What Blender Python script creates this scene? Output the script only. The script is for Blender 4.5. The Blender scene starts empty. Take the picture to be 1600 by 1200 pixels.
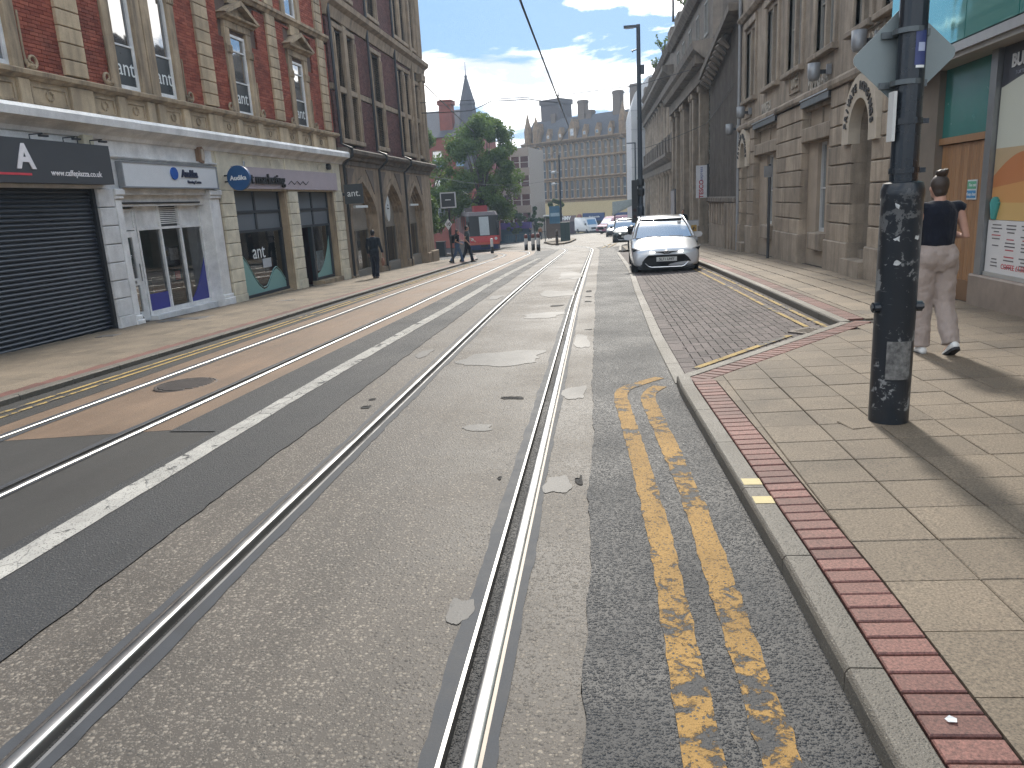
import bpy, bmesh, math, random
from mathutils import Vector, Matrix
SC = bpy.context.scene
COL = SC.collection
rad = math.radians
# ---------------------------------------------------------------- camera
CAM_H, FPX = 1.65, 1180.0
YAW, PITCH, ROLL = rad(6.975), rad(13.449), rad(-3.2)
def cam_axes():
    fw = Vector((-math.sin(YAW)*math.cos(PITCH), math.cos(YAW)*math.cos(PITCH), -math.sin(PITCH)))
    rt = Vector((math.cos(YAW), math.sin(YAW), 0)); up = rt.cross(fw)
    r2 = rt*math.cos(ROLL)+up*math.sin(ROLL); u2 = -rt*math.sin(ROLL)+up*math.cos(ROLL)
    return r2, u2, fw
CR, CU, CF = cam_axes()
cam = bpy.data.cameras.new('camera'); camo = bpy.data.objects.new('camera', cam); COL.objects.link(camo)
cam.sensor_width = 36; cam.lens = FPX/1600*36; cam.clip_start = .05; cam.clip_end = 3000
M = Matrix((CR, CU, -CF)).transposed().to_4x4(); M.translation = (0, 0, CAM_H)
camo.matrix_world = M; SC.camera = camo
# ---------------------------------------------------------------- sky, sun, exposure
SUN_EL, SUN_AZ = rad(38), rad(1.5)            # azimuth from +Y towards +X
SC.view_settings.view_transform = 'Standard'; SC.view_settings.look = 'None'
SC.view_settings.exposure = 1.03; SC.view_settings.gamma = 1
SC.cycles.use_denoising = True; SC.cycles.denoising_prefilter = 'NONE'
SC.cycles.max_bounces = 6; SC.cycles.transparent_max_bounces = 12; SC.cycles.volume_bounces = 0
SC.cycles.diffuse_bounces = 3; SC.cycles.glossy_bounces = 3; SC.cycles.caustics_reflective = False; SC.cycles.caustics_refractive = False
W = bpy.data.worlds.new('World'); SC.world = W; W.use_nodes = True
class NT:
    """small helper to write node trees"""
    def __init__(s, tree): s.t = tree; s.n = tree.nodes; s.l = tree.links
    def node(s, typ, **kw):
        n = s.n.new(typ)
        for k, v in kw.items(): setattr(n, k, v)
        return n
    def put(s, sock, v):
        if hasattr(v, 'links') or isinstance(v, bpy.types.NodeSocket): s.l.new(v, sock)
        elif v is not None:
            if sock.type == 'RGBA' and len(v) == 3: v = (*v, 1)
            sock.default_value = v
    def math(s, op, a, b=None, clamp=False):
        n = s.node('ShaderNodeMath', operation=op); n.use_clamp = clamp
        s.put(n.inputs[0], a)
        if b is not None: s.put(n.inputs[1], b)
        return n.outputs[0]
    def vmath(s, op, a, b=None):
        n = s.node('ShaderNodeVectorMath', operation=op); s.put(n.inputs[0], a)
        if b is not None: s.put(n.inputs[1], b)
        return n.outputs[0]
    def noise(s, vec, scale, detail=3, rough=.55, dist=0):
        n = s.node('ShaderNodeTexNoise'); s.put(n.inputs['Vector'], vec)
        n.inputs['Scale'].default_value = scale; n.inputs['Detail'].default_value = detail
        n.inputs['Roughness'].default_value = rough; n.inputs['Distortion'].default_value = dist
        return n.outputs['Fac']
    def vor(s, vec, scale, feature='F1', out='Distance', rnd=1):
        n = s.node('ShaderNodeTexVoronoi', feature=feature); s.put(n.inputs['Vector'], vec)
        n.inputs['Scale'].default_value = scale; n.inputs['Randomness'].default_value = rnd
        return n.outputs[out]
    def ramp(s, fac, stops, interp='LINEAR'):
        n = s.node('ShaderNodeValToRGB'); r = n.color_ramp; r.interpolation = interp
        while len(r.elements) < len(stops): r.elements.new(.5)
        for e, (p, c) in zip(r.elements, stops):
            e.position = p; e.color = (c, c, c, 1) if not hasattr(c, '__len__') else (*c[:3], 1)
        s.put(n.inputs[0], fac); return n.outputs[0]
    def mix(s, fac, a, b, blend='MIX'):
        n = s.node('ShaderNodeMix', data_type='RGBA', blend_type=blend)
        s.put(n.inputs[0], fac); s.put(n.inputs[6], a); s.put(n.inputs[7], b); return n.outputs[2]
    def maprange(s, v, a, b, c=0., d=1.):
        n = s.node('ShaderNodeMapRange'); s.put(n.inputs[0], v)
        for i, x in enumerate((a, b, c, d)): n.inputs[i+1].default_value = x
        return n.outputs[0]
    def scalev(s, vec, sc):
        return s.vmath('MULTIPLY', vec, sc)
    def bump(s, h, strength=.5, dist=.01):
        n = s.node('ShaderNodeBump'); s.put(n.inputs['Height'], h)
        n.inputs['Strength'].default_value = strength; n.inputs['Distance'].default_value = dist
        return n.outputs[0]
w = NT(W.node_tree); W.node_tree.nodes.clear()
def build_world():
    sky = w.node('ShaderNodeTexSky', sky_type='NISHITA'); sky.sun_disc = False
    sky.sun_elevation = SUN_EL; sky.sun_rotation = SUN_AZ; sky.altitude = 60; sky.dust_density = 1.2; sky.air_density = 1.0; sky.ozone_density = 1.2
    tc = w.node('ShaderNodeTexCoord'); d = tc.outputs['Generated']
    sp = w.node('ShaderNodeSeparateXYZ'); w.put(sp.inputs[0], d)
    z = w.math('ADD', w.math('MAXIMUM', sp.outputs[2], .04), .14)
    cx = w.math('DIVIDE', sp.outputs[0], z); cy = w.math('DIVIDE', sp.outputs[1], z)
    cb = w.node('ShaderNodeCombineXYZ'); w.put(cb.inputs[0], cx); w.put(cb.inputs[1], cy); cb.inputs[2].default_value = CLOUD_SEED
    v = cb.outputs[0]
    n1 = w.noise(v, 1.25, 9, .56, .25)
    cov = w.ramp(n1, [(.47, 0), (.54, 1)])
    n2 = w.noise(w.vmath('ADD', v, (0, .22, .1)), 1.25, 7, .56, .25)
    thick = w.ramp(n2, [(.50, 1.), (.70, 0.)])
    cc = w.mix(thick, (4.6, 5.0, 5.7), (15.0, 14.6, 14.0))
    skyc = w.mix(.85, sky.outputs[0], (.85, 2.2, 4.2))
    c = w.mix(cov, skyc, cc)
    bg = w.node('ShaderNodeBackground'); w.put(bg.inputs[0], c); bg.inputs[1].default_value = .1
    o = w.node('ShaderNodeOutputWorld'); w.l.new(bg.outputs[0], o.inputs[0])
CLOUD_SEED = 3.3
build_world()
sun = bpy.data.lights.new('sun', 'SUN'); sun.energy = 2.0; sun.angle = rad(5); sun.color = (1, .93, .82)
suno = bpy.data.objects.new('sun', sun); COL.objects.link(suno)
sd = Vector((math.sin(SUN_AZ)*math.cos(SUN_EL), math.cos(SUN_AZ)*math.cos(SUN_EL), math.sin(SUN_EL)))
suno.rotation_euler = sd.to_track_quat('Z', 'Y').to_euler(); suno.location = (0, 30, 40)
RN = random.Random(11)
# ---------------------------------------------------------------- the lie of the land
def gz(x, y):
    t = (y-18)/4.0
    sp = 4*math.log1p(math.exp(t)) if t < 40 else y-18
    z = -.016*y-.016*sp
    if x < -2: z += (.042+.012*min(1, max(0, (y-30)/20)))*(max(x, -16)+2)
    if x > .9: z += .025*(min(x, 8)-.9)
    return z
def lerp(a, b, t): return a+(b-a)*t
def pl(pts):
    """piecewise linear function of y"""
    def f(y):
        if y <= pts[0][0]: return pts[0][1]
        for (a, b), (c, d) in zip(pts[:-1], pts[1:]):
            if y <= c: return b+(d-b)*(y-a)/(c-a)
        return pts[-1][1]
    return f
# ---------------------------------------------------------------- mesh builder
class MB:
    def __init__(s): s.v = []; s.f = []
    def poly(s, pts):
        n = len(s.v); s.v += [tuple(p) for p in pts]; s.f.append(tuple(range(n, n+len(pts)))); return s
    def box(s, x0, x1, y0, y1, z0, z1, skip=''):
        n = len(s.v)
        s.v += [(x0, y0, z0), (x1, y0, z0), (x1, y1, z0), (x0, y1, z0), (x0, y0, z1), (x1, y0, z1), (x1, y1, z1), (x0, y1, z1)]
        F = {'b': (0, 3, 2, 1), 't': (4, 5, 6, 7), 'f': (0, 1, 5, 4), 'r': (1, 2, 6, 5), 'k': (2, 3, 7, 6), 'l': (3, 0, 4, 7)}
        s.f += [tuple(n+i for i in q) for k, q in F.items() if k not in skip]; return s
    def cbox(s, x0, x1, y0, y1, z0, z1, c=.006):
        """block with a chamfered top"""
        n = len(s.v)
        s.v += [(x0, y0, z0), (x1, y0, z0), (x1, y1, z0), (x0, y1, z0), (x0, y0, z1-c), (x1, y0, z1-c), (x1, y1, z1-c), (x0, y1, z1-c),
                (x0+c, y0+c, z1), (x1-c, y0+c, z1), (x1-c, y1-c, z1), (x0+c, y1-c, z1)]
        for q in ((0, 1, 5, 4), (1, 2, 6, 5), (2, 3, 7, 6), (3, 0, 4, 7), (4, 5, 9, 8), (5, 6, 10, 9), (6, 7, 11, 10), (7, 4, 8, 11), (8, 9, 10, 11)):
            s.f.append(tuple(n+i for i in q))
        return s
    def fbox(s, x0, x1, z0, z1, yf, yb, c=.01):
        """facade stone: chamfered towards the street (-y)"""
        n = len(s.v)
        s.v += [(x0, yb, z0), (x1, yb, z0), (x1, yb, z1), (x0, yb, z1), (x0, yf+c, z0), (x1, yf+c, z0), (x1, yf+c, z1), (x0, yf+c, z1),
                (x0+c, yf, z0+c), (x1-c, yf, z0+c), (x1-c, yf, z1-c), (x0+c, yf, z1-c)]
        for q in ((0, 4, 5, 1), (1, 5, 6, 2), (2, 6, 7, 3), (3, 7, 4, 0), (4, 8, 9, 5), (5, 9, 10, 6), (6, 10, 11, 7), (7, 11, 8, 4), (8, 11, 10, 9)):
            s.f.append(tuple(n+i for i in reversed(q)))
        return s
    def prism(s, pts, a, b, axis='y'):
        """polygon pts extruded from a to b along axis; pts are the two other coordinates"""
        n = len(s.v); k = len(pts)
        def mk(p, c): return (p[0], c, p[1]) if axis == 'y' else ((c, p[0], p[1]) if axis == 'x' else (p[0], p[1], c))
        s.v += [mk(p, a) for p in pts]+[mk(p, b) for p in pts]
        s.f.append(tuple(range(n, n+k))); s.f.append(tuple(range(n+2*k-1, n+k-1, -1)))
        for i in range(k):
            j = (i+1) % k; s.f.append((n+j, n+i, n+k+i, n+k+j))
        return s
    def tube(s, path, r, n=8, caps=True):
        path = [Vector(p) for p in path]; rs = r if hasattr(r, '__len__') else [r]*len(path)
        base = len(s.v); up = None
        for i, p in enumerate(path):
            d = (path[min(i+1, len(path)-1)]-path[max(i-1, 0)]).normalized()
            if up is None:
                up = Vector((0, 0, 1)) if abs(d.z) < .9 else Vector((1, 0, 0))
            a = d.cross(up).normalized(); b = a.cross(d).normalized(); up = b
            for k in range(n):
                t = 2*math.pi*k/n; s.v.append(tuple(p+(a*math.cos(t)+b*math.sin(t))*rs[i]))
        for i in range(len(path)-1):
            for k in range(n):
                k2 = (k+1) % n; s.f.append((base+i*n+k, base+i*n+k2, base+(i+1)*n+k2, base+(i+1)*n+k))
        if caps:
            s.f.append(tuple(base+k for k in reversed(range(n)))); e = base+(len(path)-1)*n; s.f.append(tuple(e+k for k in range(n)))
        return s
    def lathe(s, prof, n=16, c=(0, 0, 0), caps=True):
        base = len(s.v)
        for r, z in prof:
            for k in range(n):
                t = 2*math.pi*k/n; s.v.append((c[0]+r*math.cos(t), c[1]+r*math.sin(t), c[2]+z))
        for i in range(len(prof)-1):
            for k in range(n):
                k2 = (k+1) % n; s.f.append((base+i*n+k, base+i*n+k2, base+(i+1)*n+k2, base+(i+1)*n+k))
        if caps:
            s.f.append(tuple(base+k for k in reversed(range(n)))); e = base+(len(prof)-1)*n; s.f.append(tuple(e+k for k in range(n)))
        return s
    def loft(s, rings, caps=True, closed=True):
        base = len(s.v); n = len(rings[0])
        for r in rings: s.v += [tuple(p) for p in r]
        for i in range(len(rings)-1):
            for k in range(n if closed else n-1):
                k2 = (k+1) % n; s.f.append((base+i*n+k, base+i*n+k2, base+(i+1)*n+k2, base+(i+1)*n+k))
        if caps and closed:
            s.f.append(tuple(base+k for k in reversed(range(n)))); e = base+(len(rings)-1)*n; s.f.append(tuple(e+k for k in range(n)))
        return s
    def add(s, o, fn=None):
        n = len(s.v); s.v += [fn(*p) for p in o.v] if fn else o.v; s.f += [tuple(i+n for i in q) for q in o.f]; return s
    def mesh(s, name, mat=None, smooth=False, fix=True):
        me = bpy.data.meshes.new(name); me.from_pydata(s.v, [], s.f)
        if fix:
            bm = bmesh.new(); bm.from_mesh(me); bmesh.ops.recalc_face_normals(bm, faces=bm.faces); bm.to_mesh(me); bm.free()
        if smooth: me.polygons.foreach_set('use_smooth', [True]*len(me.polygons))
        if mat: me.materials.append(mat)
        me.update(); return me
    def build(s, name, mat, parent=None, smooth=False, fix=True, stuff=False):
        o = obj(name, s.mesh(name, mat, smooth, fix), parent)
        if stuff: o['kind'] = 'stuff'
        return o
def obj(name, me, parent=None, loc=None, rot=None, scale=None):
    o = bpy.data.objects.new(name, me); COL.objects.link(o)
    if parent: o.parent = parent
    if loc: o.location = loc
    if rot: o.rotation_euler = rot
    if scale: o.scale = scale
    return o
def tag(o, label, cat, group=None):
    o['label'] = label; o['category'] = cat
    if group: o['group'] = group
    return o
def thing(name, label, cat, loc=(0, 0, 0), rotz=0, group=None):
    o = bpy.data.objects.new(name, None); COL.objects.link(o); o.empty_display_size = .2
    o.location = loc; o.rotation_euler = (0, 0, rotz); return tag(o, label, cat, group)
def struct(o): o['kind'] = 'structure'; return o
def smooth_angle(o, deg=35):
    me = o.data; me.polygons.foreach_set('use_smooth', [True]*len(me.polygons))
    try: me.set_sharp_from_angle(angle=rad(deg))
    except Exception: pass
    return o
def copy_tree(o, parent=None):
    c = o.copy(); COL.objects.link(c); c.parent = parent
    for ch in o.children: copy_tree(ch, c)
    return c
DG = None
def baked(o):
    """object with its modifiers applied"""
    bpy.context.view_layer.update()
    dg = bpy.context.evaluated_depsgraph_get(); me = bpy.data.meshes.new_from_object(o.evaluated_get(dg))
    old = o.data; o.modifiers.clear(); o.data = me; return o
_tc = {}
def text_mesh(txt, size, depth=.004, bold=0, align='CENTER'):
    cu = bpy.data.curves.new('lettering', 'FONT'); cu.body = txt; cu.size = size; cu.extrude = depth; cu.offset = bold
    cu.align_x = align; cu.align_y = 'CENTER'; cu.resolution_u = 4
    t = bpy.data.objects.new('lettering', cu); COL.objects.link(t); bpy.context.view_layer.update()
    me = bpy.data.meshes.new_from_object(t.evaluated_get(bpy.context.evaluated_depsgraph_get()))
    bpy.data.objects.remove(t); return me
def text(txt, size, mat, parent, loc, rot=(math.pi/2, 0, 0), depth=.004, bold=0, align='CENTER', name='lettering', sx=1):
    me = text_mesh(txt, size, depth, bold, align); me.materials.clear(); me.materials.append(mat)
    return obj(name, me, parent, loc, rot, (sx, 1, 1))
# ---------------------------------------------------------------- materials
def material(name, fn):
    m = bpy.data.materials.new(name); m.use_nodes = True; t = NT(m.node_tree); t.n.clear()
    out = t.node('ShaderNodeOutputMaterial'); b = t.node('ShaderNodeBsdfPrincipled'); t.l.new(b.outputs[0], out.inputs[0])
    t.out = out; t.b = b
    g = t.node('ShaderNodeNewGeometry'); t.pos = g.outputs['Position']; t.island = g.outputs['Random Per Island']
    t.orand = t.node('ShaderNodeObjectInfo').outputs['Random']
    fn(t, b); return m
def setb(t, b, color=None, rough=None, normal=None, metal=None, spec=None):
    if color is not None: t.put(b.inputs['Base Color'], color)
    if rough is not None: t.put(b.inputs['Roughness'], rough)
    if normal is not None: t.put(b.inputs['Normal'], normal)
    if metal is not None: t.put(b.inputs['Metallic'], metal)
    if spec is not None: t.put(b.inputs['Specular IOR Level'], spec)
def sc(c, k): return tuple(x*k for x in c)
def stones(t, scale, dark, lo, hi, cover=.5, tint=(1, 1, 1)):
    """aggregate: colour and height of stones set in a binder"""
    v = t.vor(t.pos, scale); cell = t.vor(t.pos, scale, out='Color')
    sp = t.node('ShaderNodeSeparateColor'); t.put(sp.inputs[0], cell)
    stone = t.mix(t.math('POWER', sp.outputs[0], 1.5), sc(lo, 1), sc(hi, 1))
    show = t.math('MULTIPLY', t.maprange(v, .62, .38), t.maprange(sp.outputs[1], 1-cover-.1, 1-cover+.1))
    col = t.mix(show, dark, stone)
    h = t.math('MULTIPLY', show, t.maprange(v, .6, .1))
    return col, h
def m_aggregate(dark, lo, hi, scale, cover, rough=.6, bump=.6, stain=.35, dist=.012, spec=.5):
    def fn(t, b):
        c, h = stones(t, scale, dark, lo, hi, cover)
        c2, h2 = stones(t, scale*2.3, dark, lo, hi, cover*.8)
        c = t.mix(.45, c, c2)
        big = t.noise(t.pos, .9, 5, .6); st = t.noise(t.scalev(t.pos, (3., .5, 1)), 1.0, 4, .6)
        c = t.mix(1, c, t.ramp(big, [(.25, 1-stain), (.75, 1+stain*.6)]), 'MULTIPLY')
        c = t.mix(.7, c, t.ramp(st, [(.3, .78), (.7, 1.15)]), 'MULTIPLY')
        hh = t.math('ADD', h, t.math('MULTIPLY', h2, .5))
        setb(t, b, c, t.ramp(big, [(.3, rough-.08), (.7, rough+.1)]), t.bump(hh, bump, dist), spec=spec)
    return fn
ASPH = dict(dark=(.045, .045, .046), lo=(.05, .05, .05), hi=(.30, .295, .28))
MT = {}
MT['asphalt'] = material('asphalt', m_aggregate((.030, .030, .0305), (.034, .034, .034), (.125, .12, .113), 72, .6, .64, .65, .3, .014))
MT['asphalt_old'] = material('asphalt_old', m_aggregate((.02, .02, .021), (.024, .024, .024), (.09, .09, .085), 90, .55, .66, .8, .25, .012))
MT['asphalt_patch'] = material('asphalt_patch', m_aggregate((.032, .029, .025), (.034, .031, .027), (.07, .065, .057), 130, .4, .7, .4, .25, .006))
MT['concrete'] = material('concrete', m_aggregate((.082, .068, .054), (.085, .073, .06), (.40, .34, .265), 58, .6, .62, .45, .36, .01))
MT['concrete_buff'] = material('concrete_buff', m_aggregate((.18, .114, .068), (.16, .10, .062), (.285, .19, .12), 70, .5, .62, .4, .28, .008))
MT['kerb'] = material('kerb_stone', m_aggregate((.115, .10, .078), (.07, .062, .05), (.27, .24, .19), 110, .6, .6, .5, .3, .006))
MT['repair'] = material('repair_mortar', m_aggregate((.125, .115, .102), (.10, .095, .085), (.17, .16, .145), 40, .3, .6, .2, .25, .006))
MT['dirt'] = material('dirt', m_aggregate((.03, .027, .024), (.03, .03, .03), (.08, .075, .07), 90, .4, .85, .6, .3, .01))
def m_slab(base, var, per='object', rough=.75):
    def fn(t, b):
        r = t.orand if per == 'object' else t.island
        c = t.mix(r, sc(base, 1-var), sc(base, 1+var))
        g = t.noise(t.pos, 95, 4, .75); sp = t.vor(t.pos, 150)
        c = t.mix(1, c, t.ramp(g, [(.34, .45), (.66, 1.5)]), 'MULTIPLY')
        d = t.noise(t.pos, 1.1, 6, .62)
        c = t.mix(1, c, t.ramp(d, [(.3, .60), (.5, .96), (.75, 1.16)]), 'MULTIPLY')
        gum = t.maprange(t.vor(t.pos, 1.9), .035, .028)
        c = t.mix(t.math('MULTIPLY', gum, .7), c, (.05, .05, .05))
        setb(t, b, c, rough, t.bump(t.math('ADD', g, t.math('MULTIPLY', sp, .4)), .35, .004))
    return fn
MT['slab'] = material('paving_slab', m_slab((.160, .123, .083), .13))
MT['slab_far'] = material('paving_slab_far', m_slab((.20, .155, .105), .12, 'island'))
MT['red_paver'] = material('red_paver', m_slab((.165, .072, .056), .24, 'object', .7))
MT['red_paver_far'] = material('red_paver_far', m_slab((.17, .07, .052), .2, 'island', .7))
MT['block'] = material('block_paver', m_slab((.108, .085, .078), .26, 'object', .8))
MT['block_far'] = material('block_paver_far', m_slab((.108, .085, .078), .26, 'island', .8))
MT['bedding_bay'] = material('bedding_bay', m_slab((.08, .066, .058), .05, 'object', .9))
MT['bedding'] = material('bedding', m_slab((.035, .031, .026), .05, 'object', .9))
def m_paint(col, under, wear, cracks=False, scale=7.):
    """road paint worn through to the asphalt"""
    def fn(t, b):
        c, h = stones(t, 72, under, sc(under, 1.1), (.125, .12, .113), .6); c2, h2 = stones(t, 165, under, sc(under, 1.1), (.125, .12, .113), .48); c = t.mix(.45, c, c2); h = t.math('ADD', h, t.math('MULTIPLY', h2, .5))
        n = t.noise(t.pos, scale, 8, .72, .3); n2 = t.noise(t.pos, 1.6, 3, .5)
        w_ = t.math('ADD', n, t.math('MULTIPLY', t.math('SUBTRACT', n2, .5), .7))
        mask = t.ramp(w_, [(wear-.03, 0), (wear+.02, 1)])
        mask = t.math('MULTIPLY', mask, t.maprange(t.math('ADD', h, t.math('MULTIPLY', n, .9)), 1.30, 1.0))
        dirt = t.ramp(t.noise(t.pos, 2.3, 6, .65), [(.25, .62), (.7, 1.08)])
        pc = t.mix(1, col, dirt, 'MULTIPLY')
        if cracks:
            cr = t.vor(t.vmath('ADD', t.scalev(t.pos, (1, .7, 1)), t.scalev(t.node_noise(t.pos), (.06, .06, .06))), 5.5, 'DISTANCE_TO_EDGE')
            near = t.ramp(t.noise(t.pos, .8, 2), [(.42, 0), (.55, 1)])
            mask = t.math('MULTIPLY', mask, t.math('SUBTRACT', 1, t.math('MULTIPLY', t.maprange(cr, .02, .008), near)))
        setb(t, b, t.mix(mask, c, pc), t.mix(mask, (.7,)*3, (.8,)*3), t.bump(t.math('ADD', t.math('MULTIPLY', h, .6), t.math('MULTIPLY', mask, .5)), .7, .008))
    return fn
def _nn(self, vec):
    n = self.node('ShaderNodeTexNoise'); self.put(n.inputs['Vector'], vec); n.inputs['Scale'].default_value = 4; return n.outputs['Color']
NT.node_noise = _nn
MT['yellow'] = material('yellow_line_paint', m_paint((.36, .205, .055), (.030, .030, .0305), .45, False, 9.))
MT['yellow_thin'] = material('yellow_line_paint_thin', m_paint((.46, .31, .095), (.05, .045, .04), .44))
MT['white_line'] = material('white_line_paint', m_paint((.45, .425, .375), (.03, .03, .03), .37, True))
def simple(col, rough=.6, metal=0, spec=.5, var=.12, nscale=6., bump=0.):
    def fn(t, b):
        n = t.noise(t.pos, nscale, 5, .6)
        c = t.mix(1, col, t.ramp(n, [(.25, 1-var), (.75, 1+var)]), 'MULTIPLY')
        setb(t, b, c, t.ramp(n, [(.2, max(.02, rough-.06)), (.8, min(1, rough+.08))]), t.bump(t.noise(t.pos, nscale*12, 3), bump, .004) if bump else None, metal, spec)
    return fn
def S(name, *a, **k):
    if name not in MT: MT[name] = material(name, simple(*a, **k))
    return MT[name]
S('rail_steel', (.40, .40, .395), .38, 1, var=.10, nscale=3)
S('rail_side', (.16, .145, .13), .5, .7, var=.3, nscale=9)
S('groove', (.05, .043, .036), .7, 0, var=.3)
S('sealant', (.04, .043, .048), .7, 0, var=.28, nscale=8, bump=.15)
S('black_metal', (.018, .02, .023), .38, 0, var=.2)
S('dark_metal', (.05, .052, .055), .4, .3)
S('grey_metal', (.3, .31, .32), .35, .8)

S('iron', (.10, .085, .075), .55, .6, var=.25, nscale=12)
def m_stone(base, dirt, streak=.5, per='object', var=.12, grain=60, rough=.85):
    """weathered sandstone: each block its own tone, rain streaks, soot"""
    def fn(t, b):
        r = t.orand if per == 'object' else t.island
        c = t.mix(r, sc(base, 1-var), sc(base, 1+var))
        n = t.noise(t.pos, 2.2, 6, .62); c = t.mix(1, c, t.ramp(n, [(.28, .72), (.72, 1.18)]), 'MULTIPLY')
        s_ = t.noise(t.scalev(t.pos, (2.6, 2.6, .32)), 1.3, 5, .62)
        c = t.mix(t.math('MULTIPLY', t.ramp(s_, [(.46, 0), (.68, 1)]), streak), c, dirt)
        g = t.noise(t.pos, grain, 4, .7); c = t.mix(1, c, t.ramp(g, [(.3, .86), (.7, 1.12)]), 'MULTIPLY')
        setb(t, b, c, rough, t.bump(t.math('ADD', t.math('MULTIPLY', g, .5), n), .35, .01), spec=.3)
    return fn
MT['white_paint'] = material('white_paint', m_stone((.84, .83, .805), (.52, .50, .46), .22, 'object', .02, 90, .5))
MT['cream_paint'] = material('cream_paint', m_stone((.76, .69, .53), (.48, .42, .32), .3, 'object', .05, 90, .5))
MT['white_pier'] = material('white_pier', m_stone((.76, .75, .73), (.46, .44, .40), .3, 'object', .05, 90, .55))
MT['stone_a'] = material('buff_stone', m_stone((.50, .385, .25), (.15, .12, .09), .55))
MT['stone_a_i'] = material('buff_stone_carved', m_stone((.42, .32, .21), (.10, .08, .06), .7, 'island'))
MT['stone_b'] = material('pink_stone', m_stone((.36, .275, .19), (.11, .09, .075), .6, 'island'))
MT['stone_r'] = material('sandstone_block', m_stone((.37, .302, .228), (.11, .092, .075), .5, 'object', .2))
MT['stone_ri'] = material('sandstone_carved', m_stone((.345, .285, .22), (.10, .085, .07), .55, 'island', .12))
MT['stone_grey'] = material('grey_stone', m_stone((.20, .17, .14), (.06, .054, .048), .6, 'island'))
MT['stone_far'] = material('far_stone', m_stone((.27, .19, .12), (.09, .07, .055), .5, 'island'))
MT['concrete_rib'] = material('ribbed_concrete', m_stone((.145, .126, .108), (.07, .062, .055), .5, 'island', .10))
def m_brick(a, c_, dirt=(.06, .03, .025), per='island'):
    def fn(t, b):
        r = t.island if per == 'island' else t.orand
        c = t.mix(r, a, c_); n = t.noise(t.pos, 1.1, 6, .62)
        c = t.mix(t.ramp(n, [(.45, 0), (.8, .75)]), c, dirt)
        g = t.noise(t.pos, 55, 4, .7); c = t.mix(1, c, t.ramp(g, [(.3, .8), (.7, 1.15)]), 'MULTIPLY')
        setb(t, b, c, .85, t.bump(g, .4, .006), spec=.3)
    return fn
MT['brick'] = material('red_brick', m_brick((.24, .058, .036), (.40, .118, .072)))
MT['brick_dark'] = material('dark_red_brick', m_brick((.11, .05, .045), (.18, .08, .068), (.065, .045, .042)))
S('mortar', (.13, .09, .07), .95, var=.25)
S('mortar_dark', (.05, .042, .037), .95, var=.25)
def m_glass(tint, rough=.03, base=(.02, .024, .027), refl=.26):
    """window glass seen from the street: mirrors the sky, dark room behind"""
    def fn(t, b):
        nb = t.bump(t.noise(t.pos, 1.3, 2), .08, .05); setb(t, b, base, .4, None, 0, .2)
        gl = t.node('ShaderNodeBsdfGlossy'); gl.inputs['Roughness'].default_value = rough; t.put(gl.inputs['Color'], tint); t.l.new(nb, gl.inputs['Normal'])
        fr = t.node('ShaderNodeFresnel'); fr.inputs[0].default_value = 1.55; mx = t.node('ShaderNodeMixShader')
        t.l.new(t.math('ADD', t.math('MULTIPLY', fr.outputs[0], 1.3), refl, True), mx.inputs[0]); t.l.new(b.outputs[0], mx.inputs[1]); t.l.new(gl.outputs[0], mx.inputs[2]); t.l.new(mx.outputs[0], t.out.inputs[0])
    return fn
MT['window_glass'] = material('window_glass', m_glass((1, 1, 1)))
MT['teal_glass'] = material('teal_glass', m_glass((.62, .95, .90), .05, (.02, .20, .175), .22))
def m_clear(t, b):
    """shop window: see-through with reflections"""
    tr = t.node('ShaderNodeBsdfTransparent'); tr.inputs[0].default_value = (.86, .9, .89, 1)
    gl = t.node('ShaderNodeBsdfGlossy'); gl.inputs['Roughness'].default_value = .02; gl.inputs['Color'].default_value = (.95, .97, 1, 1)
    fr = t.node('ShaderNodeFresnel'); fr.inputs[0].default_value = 1.5
    mx = t.node('ShaderNodeMixShader'); t.l.new(t.math('ADD', fr.outputs[0], .07, True), mx.inputs[0])
    t.l.new(tr.outputs[0], mx.inputs[1]); t.l.new(gl.outputs[0], mx.inputs[2]); t.l.new(mx.outputs[0], t.out.inputs[0])
MT['clear_glass'] = material('shop_glass', m_clear)
def m_wood(t, b):
    r = t.orand; c = t.mix(r, (.25, .125, .052), (.34, .18, .08))
    g = t.noise(t.scalev(t.pos, (30, 30, 1.4)), 2.0, 5, .65, .4); c = t.mix(1, c, t.ramp(g, [(.3, .66), (.7, 1.2)]), 'MULTIPLY')
    setb(t, b, c, .5, t.bump(g, .2, .003))
MT['wood'] = material('oak_boards', m_wood)
# ---------------------------------------------------------------- ground, road, tracks
def sheet(name, xs, ys, dz, mat, parent=None):
    """sheet following the ground; xs = list of functions of y or numbers"""
    mb = MB(); k = len(xs)
    for y in ys:
        for x in xs:
            xx = x(y) if callable(x) else x
            mb.v.append((xx, y, gz(xx, y)+dz))
    for i in range(len(ys)-1):
        for j in range(k-1):
            a = i*k+j; mb.f.append((a, a+1, a+k+1, a+k))
    return mb.build(name, mat, parent, fix=False)
def yrange(a, b, d):
    n = max(1, int(math.ceil((b-a)/d))); return [a+(b-a)*i/n for i in range(n+1)]
YS = yrange(-12, 45, .75)
g = sheet('ground', [-900, -300, -90, -40, -16, -9, -6, -2, -.5, .9, 4, 8, 14, 40, 120, 900], [-200, -60, -20, -12]+yrange(-10, 60, 2)+[65, 70, 80, 90, 100, 120, 140, 170, 220, 300, 500, 900], -.06, MT['asphalt_old']); struct(g)
road = sheet('road', [-8.0, -6, -4, -2, 0, .9, 3.4], yrange(-12, 140, 1.0), -.03, MT['asphalt_old']); struct(road)
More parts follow.
